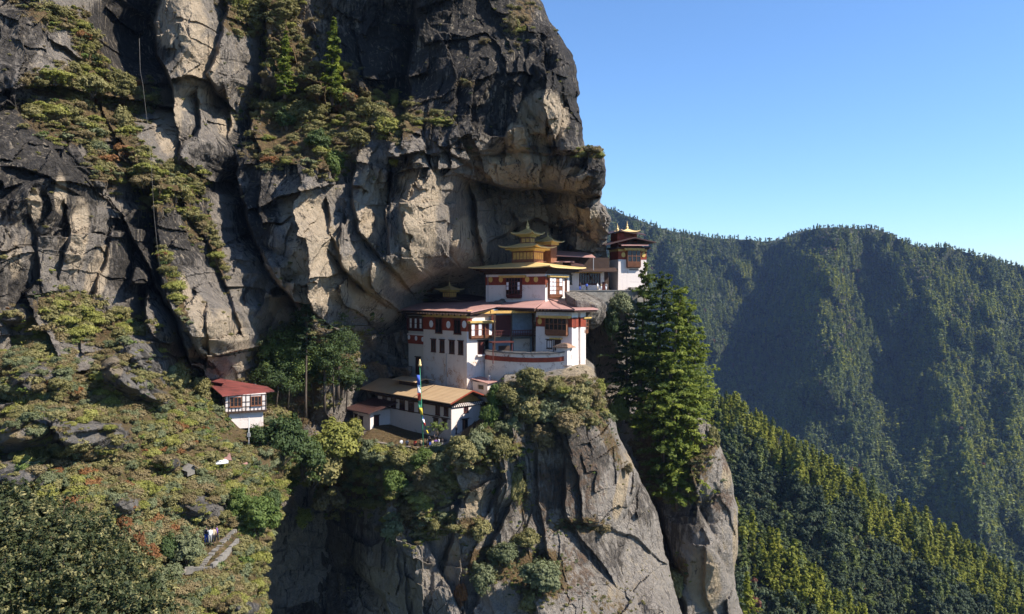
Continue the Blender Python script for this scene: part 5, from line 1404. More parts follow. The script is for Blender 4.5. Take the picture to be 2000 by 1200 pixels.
def flag_pole():
    base = P(827, 876, 134.8)
    r = empty("prayer_flag_pole", base, label="tall pole with gilded top and a vertical strip of coloured flags in the courtyard", cat="flag pole")
    H = (876 - 716) * 134.8 / F; lean = -0.62
    link("pole", tube_mesh("pole", [(0, 0, -0.5), (lean * 0.5, 0, H * 0.5), (lean, 0, H)], [0.11, 0.09, 0.05], 8), M['cloth_green'], r)
    f = link("gilded_top", lathe_mesh("gilded_top", [(0.12, 0), (0.3, 0.05), (0.3, 0.35), (0.2, 0.5), (0.24, 0.75), (0.14, 0.95), (0.16, 1.1), (0.02, 1.25)]), M['gold'], r); f.location = (lean, 0, H)
    segs = [(733, 752, 'blue'), (752, 768, 'white'), (768, 783, 'red'), (783, 797, 'green'), (797, 812, 'yellow'), (812, 819, 'blue'), (819, 826, 'white'), (826, 832, 'red'), (832, 840, 'green'), (840, 847, 'yellow')]
    edge = curve([(733, 813.5), (750, 815), (775, 815.5), (797, 818), (812, 821.5), (822, 825), (832, 829), (847, 834)])
    inner = curve([(733, 820), (780, 822.5), (810, 826), (822, 829), (832, 831.5), (847, 837)])
    for a, c, col in segs:
        V, Q = [], []; n = 6
        for i in range(n + 1):
            py = a + (c - a) * i / n; wv = 0.25 * math.sin(py * 0.21) - 0.15
            pe, pi_ = edge(py), inner(py); hi = P(830, py, 134.8) - base
            for k in range(4):
                px = pi_ + (pe - pi_) * k / 3; q = P(px, py, 134.8 + wv + 0.12 * math.sin(k * 1.7 + py * 0.3)) - base
                V.append(q)
        for i in range(n):
            for k in range(3): o = i * 4 + k; Q.append((o, o + 4, o + 5, o + 1))
        me = poly_mesh("flag", V, Q, True)
        fo = link("flag", me, M['cloth_' + col], r, label=col + " flag panel"); md = fo.modifiers.new("t", 'SOLIDIFY'); md.thickness = 0.02
flag_pole()
# ------------------------------------------------------------------ plants
def quads_at(C, N, size, r, elong=1.6):
    """leaf faces at centres C facing N"""
    n = len(C)
    N = N / (np.linalg.norm(N, axis=1, keepdims=True) + 1e-9)
    a = np.cross(N, r.normal(size=(n, 3))); a /= np.linalg.norm(a, axis=1, keepdims=True) + 1e-9
    b = np.cross(N, a)
    s = size * r.uniform(0.65, 1.35, (n, 1))
    a = a * s * elong * 0.5; b = b * s * 0.5
    V = np.stack([C - a * 1.0, C + b * 0.9 + a * 0.1, C + a * 1.0, C - b * 0.9 + a * 0.1], 1).reshape(-1, 3)
    Q = np.arange(4 * n).reshape(n, 4)
    return V, Q


def crown_arrays(lobes, ncl, nleaf, size, seed, rc=0.28, shell=0.75, flat=0.9, elong=1.6):
    """leaf clumps through the volume of several lobes (cx,cy,cz,rx,ry,rz)"""
    r = np.random.default_rng(seed)
    L = np.array(lobes, float); vol = (L[:, 3] * L[:, 4] * L[:, 5]) ** 0.67
    pick = r.choice(len(L), ncl, p=vol / vol.sum())
    d = r.normal(size=(ncl, 3)); d[:, 2] = np.abs(d[:, 2]) * np.where(r.random(ncl) < 0.8, 1, -0.7); d /= np.linalg.norm(d, axis=1, keepdims=True)
    rad = (shell + (1 - shell) * r.random((ncl, 1))) * r.uniform(0.72, 1.12, (ncl, 1))
    rad = np.where(r.random((ncl, 1)) < 0.2, rad * 0.6, rad)
    cc = L[pick, :3] + d * rad * L[pick, 3:]
    rr = rc * L[pick, 3:].mean(1) * r.uniform(0.6, 1.3, ncl)
    k = np.repeat(np.arange(ncl), nleaf)
    e = r.normal(size=(len(k), 3)); e /= np.linalg.norm(e, axis=1, keepdims=True)
    off = e * (r.random((len(k), 1)) ** 0.45) * rr[k][:, None]; off[:, 2] *= flat
    C = cc[k] + off
    N = e * 0.7 + d[k] * 0.5 + r.normal(size=(len(k), 3)) * 0.45 + np.array([0, 0, 0.35])
    V, Q = quads_at(C, N, size, r, elong)
    t = np.clip(r.normal(0.5, 0.18, ncl)[k] * 0.75 + r.random(len(k)) * 0.3 , 0, 1)
    return V, Q, np.repeat(t, 4), cc


def conifer_arrays(H, Rr, whorls, nbr, nsp, size, seed, base=0.15, droop=0.22, irr=0.3, lean=(0, 0), power=0.8, gap=0.0, tipup=0.0, elong=2.2, jit=1.0):
    r = np.random.default_rng(seed)
    Cs, Ns, Ts = [], [], []
    for i in range(whorls):
        f = (i + r.uniform(-0.3, 0.3)) / whorls; f = min(max(f, 0), 0.995)
        h = H * (base + (1 - base) * f)
        if gap and r.random() < gap: continue
        rad = Rr * max((1 - f), 0.03) ** power * (0.55 + 0.45 * min(1, f * 5 + 0.3)) * r.uniform(1 - irr, 1 + irr * 0.5)
        a0 = r.uniform(0, 6.28)
        for j in range(nbr):
            if r.random() < 0.12: continue
            a = a0 + 6.283 * j / nbr + r.uniform(-0.5, 0.5); l = rad * r.choice([r.uniform(0.4, 0.75), r.uniform(0.75, 1.2)])
            hj = h + r.uniform(-0.9, 0.9) * H * (1 - base) / whorls * jit; tj = r.normal(0, 0.16)
            m = max(2, int(nsp * (0.35 + 0.65 * (1 - f))))
            t = r.uniform(0.12, 1.0, m) ** 0.75
            lat = r.normal(0, 1, m) * 0.13 * l * (1.15 - t) + r.normal(0, 0.3, m) * size
            dx, dy = math.cos(a), math.sin(a)
            z = hj - droop * l * t ** 1.4 + tipup * l * t ** 3 + r.normal(0, 0.07 * H * (1 - base) / whorls * jit, m) - np.abs(lat) * 0.25 + 0.12 * l * t
            lx, ly = lean[0] * (h / H) ** 1.3, lean[1] * (h / H) ** 1.3
            C = np.stack([lx + dx * l * t - dy * lat, ly + dy * l * t + dx * lat, z], 1)
            N = np.stack([dx * 0.35 + r.normal(0, 0.3, m), dy * 0.35 + r.normal(0, 0.45, m), 0.7 + r.normal(0, 0.35, m)], 1)
            Cs.append(C); Ns.append(N); Ts.append(np.clip(0.15 + 0.55 * t + tj + r.normal(0, 0.1, m), 0, 1))
    C, N, T = np.concatenate(Cs), np.concatenate(Ns), np.concatenate(Ts)
    V, Q = quads_at(C, N, size, r, elong)
    return V, Q, np.repeat(T, 4)


def foliage_mesh(name, V, Q, T):
    me = np_mesh(name, V, Q, dict(tint=T)); me.materials.append(None); return me


def with_trunk(name, V, Q, T, H, rt, lean=(0, 0)):
    """one mesh holding crown (slot 0) and trunk (slot 1): for trees too small in the picture to show parts"""
    k = len(V); n = 5; tv = []
    for s, z in ((1.0, -0.08 * H), (0.6, 0.5 * H), (0.12, 0.97 * H)):
        f = max(z / H, 0) ** 1.3
        tv += [(lean[0] * f + rt * s * math.cos(6.283 * i / n), lean[1] * f + rt * s * math.sin(6.283 * i / n), z) for i in range(n)]
    tq = [(k + o * n + i, k + o * n + (i + 1) % n, k + (o + 1) * n + (i + 1) % n, k + (o + 1) * n + i) for o in (0, 1) for i in range(n)]
    me = np_mesh(name, np.concatenate([V, np.array(tv)]), np.concatenate([Q, np.array(tq)]), dict(tint=np.concatenate([T, np.full(len(tv), 0.5)])),
                 mat_idx=np.concatenate([np.zeros(len(Q)), np.ones(len(tq))]))
    return me


# ---- shared source meshes
def bush_arr(seed, ncl=46, nleaf=34, size=0.2, tall=0.9):
    r = random.Random(seed)
    lobes = [(0, 0, tall * 0.42, 0.8, 0.8, tall * 0.5)] + [(r.uniform(-.6, .6), r.uniform(-.6, .6), r.uniform(.25, .6) * tall, r.uniform(.35, .5), r.uniform(.35, .5), r.uniform(.3, .42) * tall) for _ in range(5)]
    return crown_arrays(lobes, ncl, nleaf, size, seed, rc=0.42, shell=0.6, flat=0.6)
BUSH = []
for s in range(6):
    V, Q, T, cc = bush_arr(100 + s, 90, 56, 0.08)
    BUSH.append((foliage_mesh("foliage", V, Q, T), cc))
BUSHT = []
for s in range(4):
    V, Q, T, cc = bush_arr(150 + s, 150, 56, 0.085, 1.6)
    BUSHT.append((foliage_mesh("foliage", V, Q, T), cc))
SMALLBUSH = [foliage_mesh("foliage", *bush_arr(200 + s, 34, 24, 0.135)[:3]) for s in range(4)]
def tuft_arr(seed):
    r = np.random.default_rng(seed); n = 260
    C = r.normal(0, 0.35, (n, 3)); C[:, 2] = np.abs(C[:, 2]) * 0.55 + 0.05
    N = r.normal(size=(n, 3)); N[:, 2] *= 0.35
    V, Q = quads_at(C, N, 0.10, r, 3.0)
    return V, Q, np.repeat(r.random(n), 4)
TUFT = [foliage_mesh("foliage", *tuft_arr(300 + s)) for s in range(3)]
def stem_mesh(cc, seed, base=0.1, thin=0.018):
    """several limbs from the root to clump centres, joined in one mesh"""
    r = random.Random(seed); V, Fc = [], []
    for c in [cc[i] for i in r.sample(range(len(cc)), min(9, len(cc)))]:
        p0 = Vector((r.uniform(-.05, .05), r.uniform(-.05, .05), -0.15)); p2 = Vector(c); p1 = p0.lerp(p2, 0.5) + Vector((r.uniform(-.1, .1), r.uniform(-.1, .1), 0.08))
        k = len(V)
        for p, rad in ((p0, thin * 2.2), (p1, thin * 1.4), (p2, thin * 0.5)):
            for i in range(4): V.append((p.x + rad * math.cos(i * 1.571), p.y + rad * math.sin(i * 1.571), p.z))
        Fc += [(k + o * 4 + i, k + o * 4 + (i + 1) % 4, k + (o + 1) * 4 + (i + 1) % 4, k + (o + 1) * 4 + i) for o in (0, 1) for i in range(4)]
    me = poly_mesh("stem", V, Fc); me.materials.append(M['bark']); return me
STEM = [stem_mesh(b[1], 400 + i) for i, b in enumerate(BUSH)]; STEMT = [stem_mesh(b[1], 420 + i) for i, b in enumerate(BUSHT)]


def plant(name, label, cat, pos, scale, parts, group=None, rz=None):
    """thing > foliage, trunk or stem; parts: (name, mesh, material or None)"""
    r = empty(name, pos, random.uniform(0, 6.28) if rz is None else rz, label=label, cat=cat, group=group)
    for nm, me, mt in parts:
        o = bpy.data.objects.new(nm, me); COL.objects.link(o); o.parent = r
        o.scale = scale if hasattr(scale, '__len__') else (scale,) * 3
        if mt is not None: o.material_slots[0].link = 'OBJECT'; o.material_slots[0].material = M[mt]
    return r



# ---- bushes one can point at: (px centre, py foot, width px, height px, depth or surface, colour, label)
_bi = [0]
def bush(px, py, w, h, D, mat, label, name="bush", dd=-0.6, group=None):
    if callable(D): D = surfD(D, px, py)
    elif px < 556 and py > 700: D = min(D, surfD(hill_D, px, py))
    D = D + dd; m = D / F
    i = _bi[0] % len(BUSH); _bi[0] += 1
    sx, sz = w * m / 2 / 1.15, h * m / 1.05; bs, stm = BUSH[i][0], STEM[i]
    if h > 0.62 * w: i = i % 4; bs, stm = BUSHT[i][0], STEMT[i]; sz = h * m / 1.75
    plant(name, label, "bush" if name != "small_tree" else "tree", P(px, py, D) - Vector((0, 0, 0.1 * sz)), (sx, sx * random.uniform(.85, 1.05), sz), [("foliage", bs, mat), ("stem", stm, None)], group)
S, C_, H_, PI_ = spur_D, cliff_D, hill_D, pillar_D
for a in [
    # on the spur below the temples
    (1040, 765, 70, 60, S, 'leaf_olive', "olive bush against the terrace wall right of its rust stains"), (1085, 772, 50, 45, S, 'leaf_olive', "olive bush below the gate kiosk on the cream rock"),
    (990, 790, 60, 50, S, 'leaf_olive', "dense bush below the left half of the terrace wall"), (968, 800, 46, 60, S, 'leaf_mid', "bright green bush right of the pink roofed shed"),
    (955, 830, 44, 50, S, 'leaf_mid', "green bush at the corner of the long house gable"), (1025, 815, 76, 60, S, 'leaf_olive', "broad olive bush in the middle of the spur scrub"),
    (1075, 825, 80, 60, S, 'leaf_grey', "grey green bush high on the spur face"), (1125, 800, 74, 60, S, 'leaf_olive', "dry olive bush near the spur's right shoulder"),
    (1155, 790, 50, 50, S, 'leaf_brown', "brown twiggy bush on the spur's right shoulder"), (1172, 770, 34, 36, 142, 'leaf_yellow', "small yellow bush at the right rim of the spur"),
    (1110, 845, 70, 50, S, 'leaf_brown', "bush hanging over the grey rock face"), (1060, 870, 60, 50, S, 'leaf_brown', "bush at the lower end of the spur scrub"),
    (1150, 835, 44, 44, S, 'leaf_olive', "olive tuft bush above the lichen face"), (1000, 850, 50, 50, S, 'leaf_grey', "grey bush left of the bare rock slab"),
    (935, 880, 70, 60, S, 'leaf_grey', "grey green bush below the red door"), (900, 905, 80, 64, S, 'leaf_olive', "wide olive bush below the stone steps"),
    (975, 895, 60, 56, S, 'leaf_olive', "brownish bush right of the stone steps"), (945, 855, 34, 36, S, 'leaf_mid', "fresh green bush beside the end of the long house"),
    (870, 925, 60, 50, S, 'leaf_grey', "silvery bush below the parapet's right end"), (830, 915, 70, 46, S, 'leaf_mid', "green bush under the middle of the parapet"),
    (780, 910, 76, 50, S, 'leaf_olive', "bush under the parapet left of the flag pole"), (725, 905, 70, 56, S, 'leaf_grey', "bush right under the parapet's left end"),
    (885, 960, 60, 50, S, 'leaf_olive', "olive bush low on the spur's left edge"), (835, 970, 70, 60, S, 'leaf_brown', "brown bush on the shaded left flank"),
    (770, 965, 70, 60, S, 'leaf_mid', "green bush on the shaded left flank"), (730, 990, 60, 80, 141, 'leaf_yellow', "yellow green ferny bush in the shade of the spur"),
    (800, 1020, 60, 60, S, 'leaf_brown', "bush in the shade low on the left flank"), (850, 1040, 50, 50, S, 'leaf_olive', "olive bush above the lower left crag"),
    (765, 1060, 50, 56, S, 'leaf_grey', "bush hanging low over the gorge"),
    (940, 1050, 60, 44, S, 'leaf_olive', "low olive bush alone on the grey slabs"), (1010, 980, 40, 80, S, 'leaf_olive', "tall olive bush in the crack of the slabs"),
    (945, 1150, 70, 60, S, 'leaf_grey', "grey bush, left one of the bottom pair"), (985, 1100, 80, 50, S, 'leaf_grey', "grey green bush on the diagonal ledge"), (1030, 1070, 60, 44, S, 'leaf_olive', "olive bush at the top of the diagonal ledge"),
    (1060, 1150, 96, 70, S, 'leaf_grey', "large grey green bush near the bottom of the spur"), (1035, 1195, 60, 50, S, 'leaf_olive', "olive bush at the bottom edge of the picture"),
    (900, 1180, 34, 50, S, 'leaf_rust', "reddish bush low on the spur's left side"), (963, 965, 14, 14, S, 'leaf_mid', "tiny bright green plant on the bare slab"),
    (1175, 1040, 50, 30, S, 'leaf_brown', "dry brown bush on the middle ledge of the slabs"), (1228, 925, 26, 24, S, 'leaf_brown', "dry grass clump at the corner of the right shoulder"),
    (1320, 1165, 50, 60, 160, 'leaf_olive', "olive bush wedged in the dark cleft"),
    (1210, 830, 60, 70, 172, 'leaf_mid', "green bush behind the spur's right shoulder"), (1250, 850, 60, 60, 172, 'leaf_mid', "light green bush under the conifers"),
    (1215, 620, 70, 60, 171, 'leaf_grey', "bush growing out of the stone terrace wall"), (1155, 615, 50, 34, 168, 'leaf_grey', "small bush on the stone terrace wall above the boulder"), (1195, 660, 50, 70, 171, 'leaf_dark', "dark bush hanging below the stone terrace wall"),
    (1390, 880, 40, 60, 167, 'leaf_olive', "olive bush on top of the rock pillar"), (1350, 985, 60, 50, 164, 'leaf_olive', "olive bush at the foot of the conifers"), (1315, 980, 50, 40, 165, 'leaf_grey', "grey bush at the left foot of the conifers"),
    # gorge and courtyard left
    (655, 905, 130, 100, 134, 'leaf_yellow', "large yellow green bush left of the courtyard"), (610, 945, 130, 100, 133, 'leaf_olive', "broad olive bush left of and below the courtyard"),
    (690, 860, 60, 50, 137, 'leaf_yellow', "pale yellow bush touching the parapet's left end"), (640, 990, 90, 50, 138, 'leaf_brown', "bare twiggy bush in the gorge shade"),
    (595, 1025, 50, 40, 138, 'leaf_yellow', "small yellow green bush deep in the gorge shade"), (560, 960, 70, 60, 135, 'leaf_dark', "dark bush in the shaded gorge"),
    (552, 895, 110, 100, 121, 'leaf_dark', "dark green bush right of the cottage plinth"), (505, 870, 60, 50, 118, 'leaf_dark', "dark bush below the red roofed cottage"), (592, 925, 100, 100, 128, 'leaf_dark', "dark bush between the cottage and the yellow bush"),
    (500, 1040, 110, 90, 98, 'leaf_mid', "leafy light green tree above the stepped parapet"), (465, 1010, 60, 70, 99, 'leaf_mid', "fresh green bush at the top of the path steps"), (530, 1010, 60, 70, 106, 'leaf_dark', "dark bush at the gorge rim"),
    (365, 1095, 90, 64, 87, 'leaf_grey', "round blue grey bush left of the path"), (330, 1090, 60, 60, 86, 'leaf_dark', "dark bush behind the round blue grey bush"),
    (120, 612, 50, 30, H_, 'leaf_olive', "olive bush on the crest of the hillside below the striped rock"),
    (160, 1075, 50, 40, 74, 'leaf_dark', "dark bush above the foreground tree"), (270, 1090, 34, 60, H_, 'leaf_rust', "rust red bush above the foreground tree"), (245, 1040, 34, 40, H_, 'leaf_rust', "smaller rust red bush up the slope"),
    (295, 1095, 40, 40, H_, 'leaf_rust', "red brown bush left of the dark path bush"), (85, 985, 60, 60, H_, 'leaf_yellow', "yellow green bush at the left edge of the hillside"), (35, 960, 40, 50, H_, 'leaf_dark', "dark bush at the far left rock"),
    (345, 765, 60, 60, H_, 'leaf_olive', "olive bush left of the cottage porch"), (395, 775, 44, 46, H_, 'leaf_olive', "yellowish bush touching the cottage's porch roof"),
    # cliff ledges
    (560, 30, 60, 40, C_, 'leaf_olive', "olive bush on the ledge at the top of the picture"), (500, 40, 70, 50, C_, 'leaf_olive', "broad bush at the top left of the pine ledge"), (470, 20, 50, 40, C_, 'leaf_yellow', "yellow tinged bush at the top of the picture"),
    (590, 240, 80, 50, C_, 'leaf_olive', "olive bush below the two pines"), (660, 210, 80, 50, C_, 'leaf_yellow', "yellow olive bush under the right pine"), (725, 235, 90, 50, C_, 'leaf_olive', "olive bush at the right of the pine ledge"),
    (760, 270, 70, 46, C_, 'leaf_yellow', "yellow olive bush at the right end of the pine ledge"), (620, 290, 70, 44, C_, 'leaf_dark', "dark bush at the lower rim of the pine ledge"), (650, 340, 54, 60, C_, 'leaf_mid', "fresh green bush hanging under the pine ledge"),
    (560, 250, 60, 50, C_, 'leaf_dark', "dark bush at the left of the pine ledge"), (700, 285, 60, 40, C_, 'leaf_olive', "olive bush hanging at the middle of the pine ledge"), (770, 210, 24, 34, C_, 'leaf_yellow', "slim yellow green shrub against the dark rock"), (770, 322, 30, 16, C_, 'leaf_yellow', "small yellow bush on the crack of the big slab"),
    (345, 385, 90, 50, C_, 'leaf_olive', "dense olive bush on the left cliff buttress"), (110, 160, 80, 34, C_, 'leaf_yellow', "yellow green bush on the upper left ledge"), (180, 180, 90, 46, C_, 'leaf_olive', "broad olive bush on the upper left ledge"),
    (240, 180, 60, 50, C_, 'leaf_olive', "olive bush beside the hanging cable"), (140, 230, 60, 34, C_, 'leaf_olive', "low bush on the upper left slab"), (300, 210, 26, 40, C_, 'leaf_grey', "grey green shrub right of the hanging cable"),
    (240, 250, 40, 50, C_, 'leaf_olive', "olive shrub down the gully by the cable"), (190, 300, 50, 34, C_, 'leaf_grey', "grey shrub at the end of the left slab"), (1160, 300, 40, 20, C_, 'leaf_brown', "dry grass on the shoulder above the overhang"),
    (945, 85, 30, 14, C_, 'leaf_brown', "dry grass on the dark summit rock"), (1000, 60, 24, 40, C_, 'leaf_brown', "dry grass in the groove of the summit rock"), (915, 168, 30, 12, C_, 'leaf_brown', "little patch of dry grass on the dark wall")]:
    bush(*a)

# ---- the small tree in the courtyard, with trunk
def round_tree(name, label, px, py, D, H, Rr, mat, seed, lobes=None, ncl=70, nleaf=40, size=0.22, trunk_r=0.12, bark='bark', cz=0.7):
    r = random.Random(seed)
    if lobes is None:
        lobes = [(0, 0, H * cz, Rr, Rr, H * (1 - cz) * 0.95)] + [(r.uniform(-.6, .6) * Rr, r.uniform(-.6, .6) * Rr, H * r.uniform(cz - .15, cz + .12), Rr * .55, Rr * .55, H * .16) for _ in range(4)]
    V, Q, T, cc = crown_arrays(lobes, ncl, nleaf, size, seed, rc=0.26)
    root = empty(name, P(px, py, D), 0, label=label, cat="tree")
    o = link("foliage", foliage_mesh("foliage", V, Q, T), None, root); o.material_slots[0].link = 'OBJECT'; o.material_slots[0].material = M[mat]
    tr = link("trunk", tube_mesh("trunk", [(0, 0, -0.5), (0.05 * H * r.uniform(-1, 1), 0, H * 0.35), (0, 0, H * 0.72)], [trunk_r * 1.3, trunk_r, trunk_r * 0.45], 8), M[bark], root)
    for i in range(6):
        c = cc[r.randrange(len(cc))]; z0 = H * r.uniform(0.3, 0.55)
        link("limb", tube_mesh("limb", [(0, 0, z0), ((c[0]) * 0.5, c[1] * 0.5, z0 + (c[2] - z0) * 0.4), tuple(c)], [trunk_r * .55, trunk_r * .35, trunk_r * .1], 5), M[bark], tr)
    return root
round_tree("small_tree", "small thin leafed tree standing in front of the long white house", 855, 868, 137, 3.9, 1.7, 'leaf_mid', 5, ncl=46, nleaf=26, size=0.16)
round_tree("gorge_tree", "rounded green tree between the cottage and the tall slender pine", 562, 800, 138, 15, 5.2, 'leaf_mid', 6, ncl=200, nleaf=70, size=0.2, cz=.58)
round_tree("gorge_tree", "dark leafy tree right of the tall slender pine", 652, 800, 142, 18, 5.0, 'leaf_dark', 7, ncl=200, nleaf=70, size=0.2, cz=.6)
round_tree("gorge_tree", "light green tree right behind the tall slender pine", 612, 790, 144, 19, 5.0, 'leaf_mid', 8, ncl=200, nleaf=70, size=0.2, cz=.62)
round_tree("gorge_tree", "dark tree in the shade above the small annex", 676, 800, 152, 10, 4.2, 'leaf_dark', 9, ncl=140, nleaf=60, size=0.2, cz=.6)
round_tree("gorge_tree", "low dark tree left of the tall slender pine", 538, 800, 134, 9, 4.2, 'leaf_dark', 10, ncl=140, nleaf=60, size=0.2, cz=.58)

# ---- conifers as things with trunk and crown
def conifer(name, label, base, top, D, Rpx, mat, seed, whorls=34, nbr=6, nsp=26, size=0.5, base_f=0.15, bark='bark', group=None, thick=1.0, **kw):
    H = (base[1] - top[1]) * D / F; lean = ((top[0] - base[0]) * D / F, 0)
    V, Q, T = conifer_arrays(H, Rpx * D / F, whorls, nbr, nsp, size, seed, base=base_f, lean=lean, **kw)
    root = empty(name, P(base[0], base[1], D), 0, label=label, cat="conifer", group=group)
    o = link("crown", foliage_mesh("crown", V, Q, T), None, root); o.material_slots[0].link = 'OBJECT'; o.material_slots[0].material = M[mat]
    pts = [(lean[0] * max(f, 0) ** 1.3, 0, H * f) for f in (-0.06, 0.1, 0.25, 0.45, 0.7, 0.98)]
    rt = (H * 0.014 + 0.08) * thick
    link("trunk", tube_mesh("trunk", pts, [rt * q for q in (1.3, 1, .85, .65, .4, .08)], 7), M[bark], root)
    return root
CG = "conifers beside the tower"
conifer("conifer", "tallest conifer, reaching up to the cliff edge tower", (1247, 850), (1262, 516), 172, 92, 'needle', 31, 40, 6, 66, 0.38, 0.18, irr=0.6, jit=2.6, gap=0.08, droop=0.12, power=0.6)
conifer("conifer", "second conifer right of the tower, its top just below the first", (1277, 862), (1298, 534), 169, 98, 'needle', 32, 40, 6, 69, 0.38, 0.18, irr=0.6, jit=2.6, gap=0.08, droop=0.12, power=0.58)
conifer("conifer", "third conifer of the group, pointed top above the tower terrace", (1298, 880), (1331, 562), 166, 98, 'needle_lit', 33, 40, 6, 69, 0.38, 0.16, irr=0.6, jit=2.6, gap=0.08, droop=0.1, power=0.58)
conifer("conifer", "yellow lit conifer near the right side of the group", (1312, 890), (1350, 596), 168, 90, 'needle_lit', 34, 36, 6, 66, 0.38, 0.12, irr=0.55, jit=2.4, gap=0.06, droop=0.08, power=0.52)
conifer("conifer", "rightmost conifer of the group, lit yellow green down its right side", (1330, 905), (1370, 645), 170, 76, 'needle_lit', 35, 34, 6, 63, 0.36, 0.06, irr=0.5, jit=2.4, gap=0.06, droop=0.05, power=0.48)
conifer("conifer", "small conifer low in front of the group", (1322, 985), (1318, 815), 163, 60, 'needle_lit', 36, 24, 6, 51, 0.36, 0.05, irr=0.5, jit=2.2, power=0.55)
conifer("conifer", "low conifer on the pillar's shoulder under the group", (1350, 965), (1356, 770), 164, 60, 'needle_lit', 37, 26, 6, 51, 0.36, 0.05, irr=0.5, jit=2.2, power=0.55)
conifer("conifer", "conifer filling the middle of the group below the third one", (1296, 950), (1300, 740), 165, 60, 'needle', 47, 26, 6, 51, 0.36, 0.1, irr=0.5, jit=2.2, power=0.55)
conifer("conifer", "dark conifer at the left of the group against the black chasm", (1225, 815), (1222, 572), 174, 68, 'needle_dark', 38, 30, 6, 54, 0.36, 0.18, irr=0.5, jit=2.2, gap=0.06, power=0.6)
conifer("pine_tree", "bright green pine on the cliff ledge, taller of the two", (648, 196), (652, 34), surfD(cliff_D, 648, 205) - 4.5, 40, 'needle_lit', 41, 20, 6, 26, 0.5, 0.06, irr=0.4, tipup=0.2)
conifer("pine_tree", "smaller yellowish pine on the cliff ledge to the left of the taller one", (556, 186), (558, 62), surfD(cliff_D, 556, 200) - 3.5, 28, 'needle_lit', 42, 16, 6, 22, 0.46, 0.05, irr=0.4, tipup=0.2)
conifer("pine_tree", "tall slender pine with bare trunk and flat top in front of the cliff", (597, 800), (602, 534), 134, 32, 'needle_dark', 43, 26, 5, 26, 0.34, 0.38, 'bark', gap=0.12, irr=0.6, power=0.35, droop=0.12, thick=0.5)
conifer("pine_tree", "second slender pine right of the tall one, reaching less high", (634, 790), (632, 552), 141, 44, 'needle_dark', 44, 26, 5, 30, 0.36, 0.2, 'bark', thick=0.6, gap=0.1, irr=0.5, power=0.5, droop=0.1)
conifer("pine_tree", "half hidden pine right of the slender pair", (660, 770), (662, 590), 146, 34, 'needle_dark', 45, 16, 5, 22, 0.44, 0.15, 'bark', irr=0.5, power=0.6)
conifer("conifer", "yellow conifer at the foot of the rock pillar", (1462, 1225), (1458, 1118), 215, 28, 'far_lit_yellow', 46, 16, 6, 24, 0.6, 0.05)

# ---- big dark broadleaf tree close by at the lower left
def near_tree():
    D = 38.0; r = np.random.default_rng(77)
    root = empty("broadleaf_tree", P(60, 1420, D), 0, label="big dark broadleaf tree with pale tipped leaves filling the lower left corner", cat="tree")
    O = root.location
    lob = []
    for px, py, DD, rp in ((60, 1180, 38, 190), (150, 1130, 37, 130), (220, 1190, 36, 120), (20, 1060, 39, 110), (110, 1050, 39, 90), (-60, 1120, 37, 130), (260, 1250, 36, 110), (30, 990, 40, 60), (170, 1060, 38.5, 60), (300, 1210, 36, 55)):
        c = P(px, py, DD) - O; rr = rp * DD / F; lob.append((c.x, c.y, c.z, rr, rr, rr))
    V, Q, T, cc = crown_arrays(lob, 6400, 15, 0.09, 78, rc=0.06, shell=0.7, elong=2.0)
    # leaves at the top of each shoot are the pale ones
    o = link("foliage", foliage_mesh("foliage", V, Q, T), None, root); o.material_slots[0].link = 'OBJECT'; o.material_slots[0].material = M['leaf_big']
    tr = link("trunk", tube_mesh("trunk", [(0, 0, -6), (0.2, 0, 0), (0, 0, 3.5), (0.1, 0, 6)], [0.5, 0.4, 0.3, 0.15], 8), M['bark'], root)
    for i in range(70):
        c = cc[r.integers(len(cc))]; z0 = r.uniform(0, 4.5)
        link("limb", tube_mesh("limb", [(0, 0, z0), (c[0] * .45, c[1] * .45, z0 + (c[2] - z0) * .35), tuple(c)], [0.12, 0.06, 0.015], 5), M['bark'], tr)
near_tree()

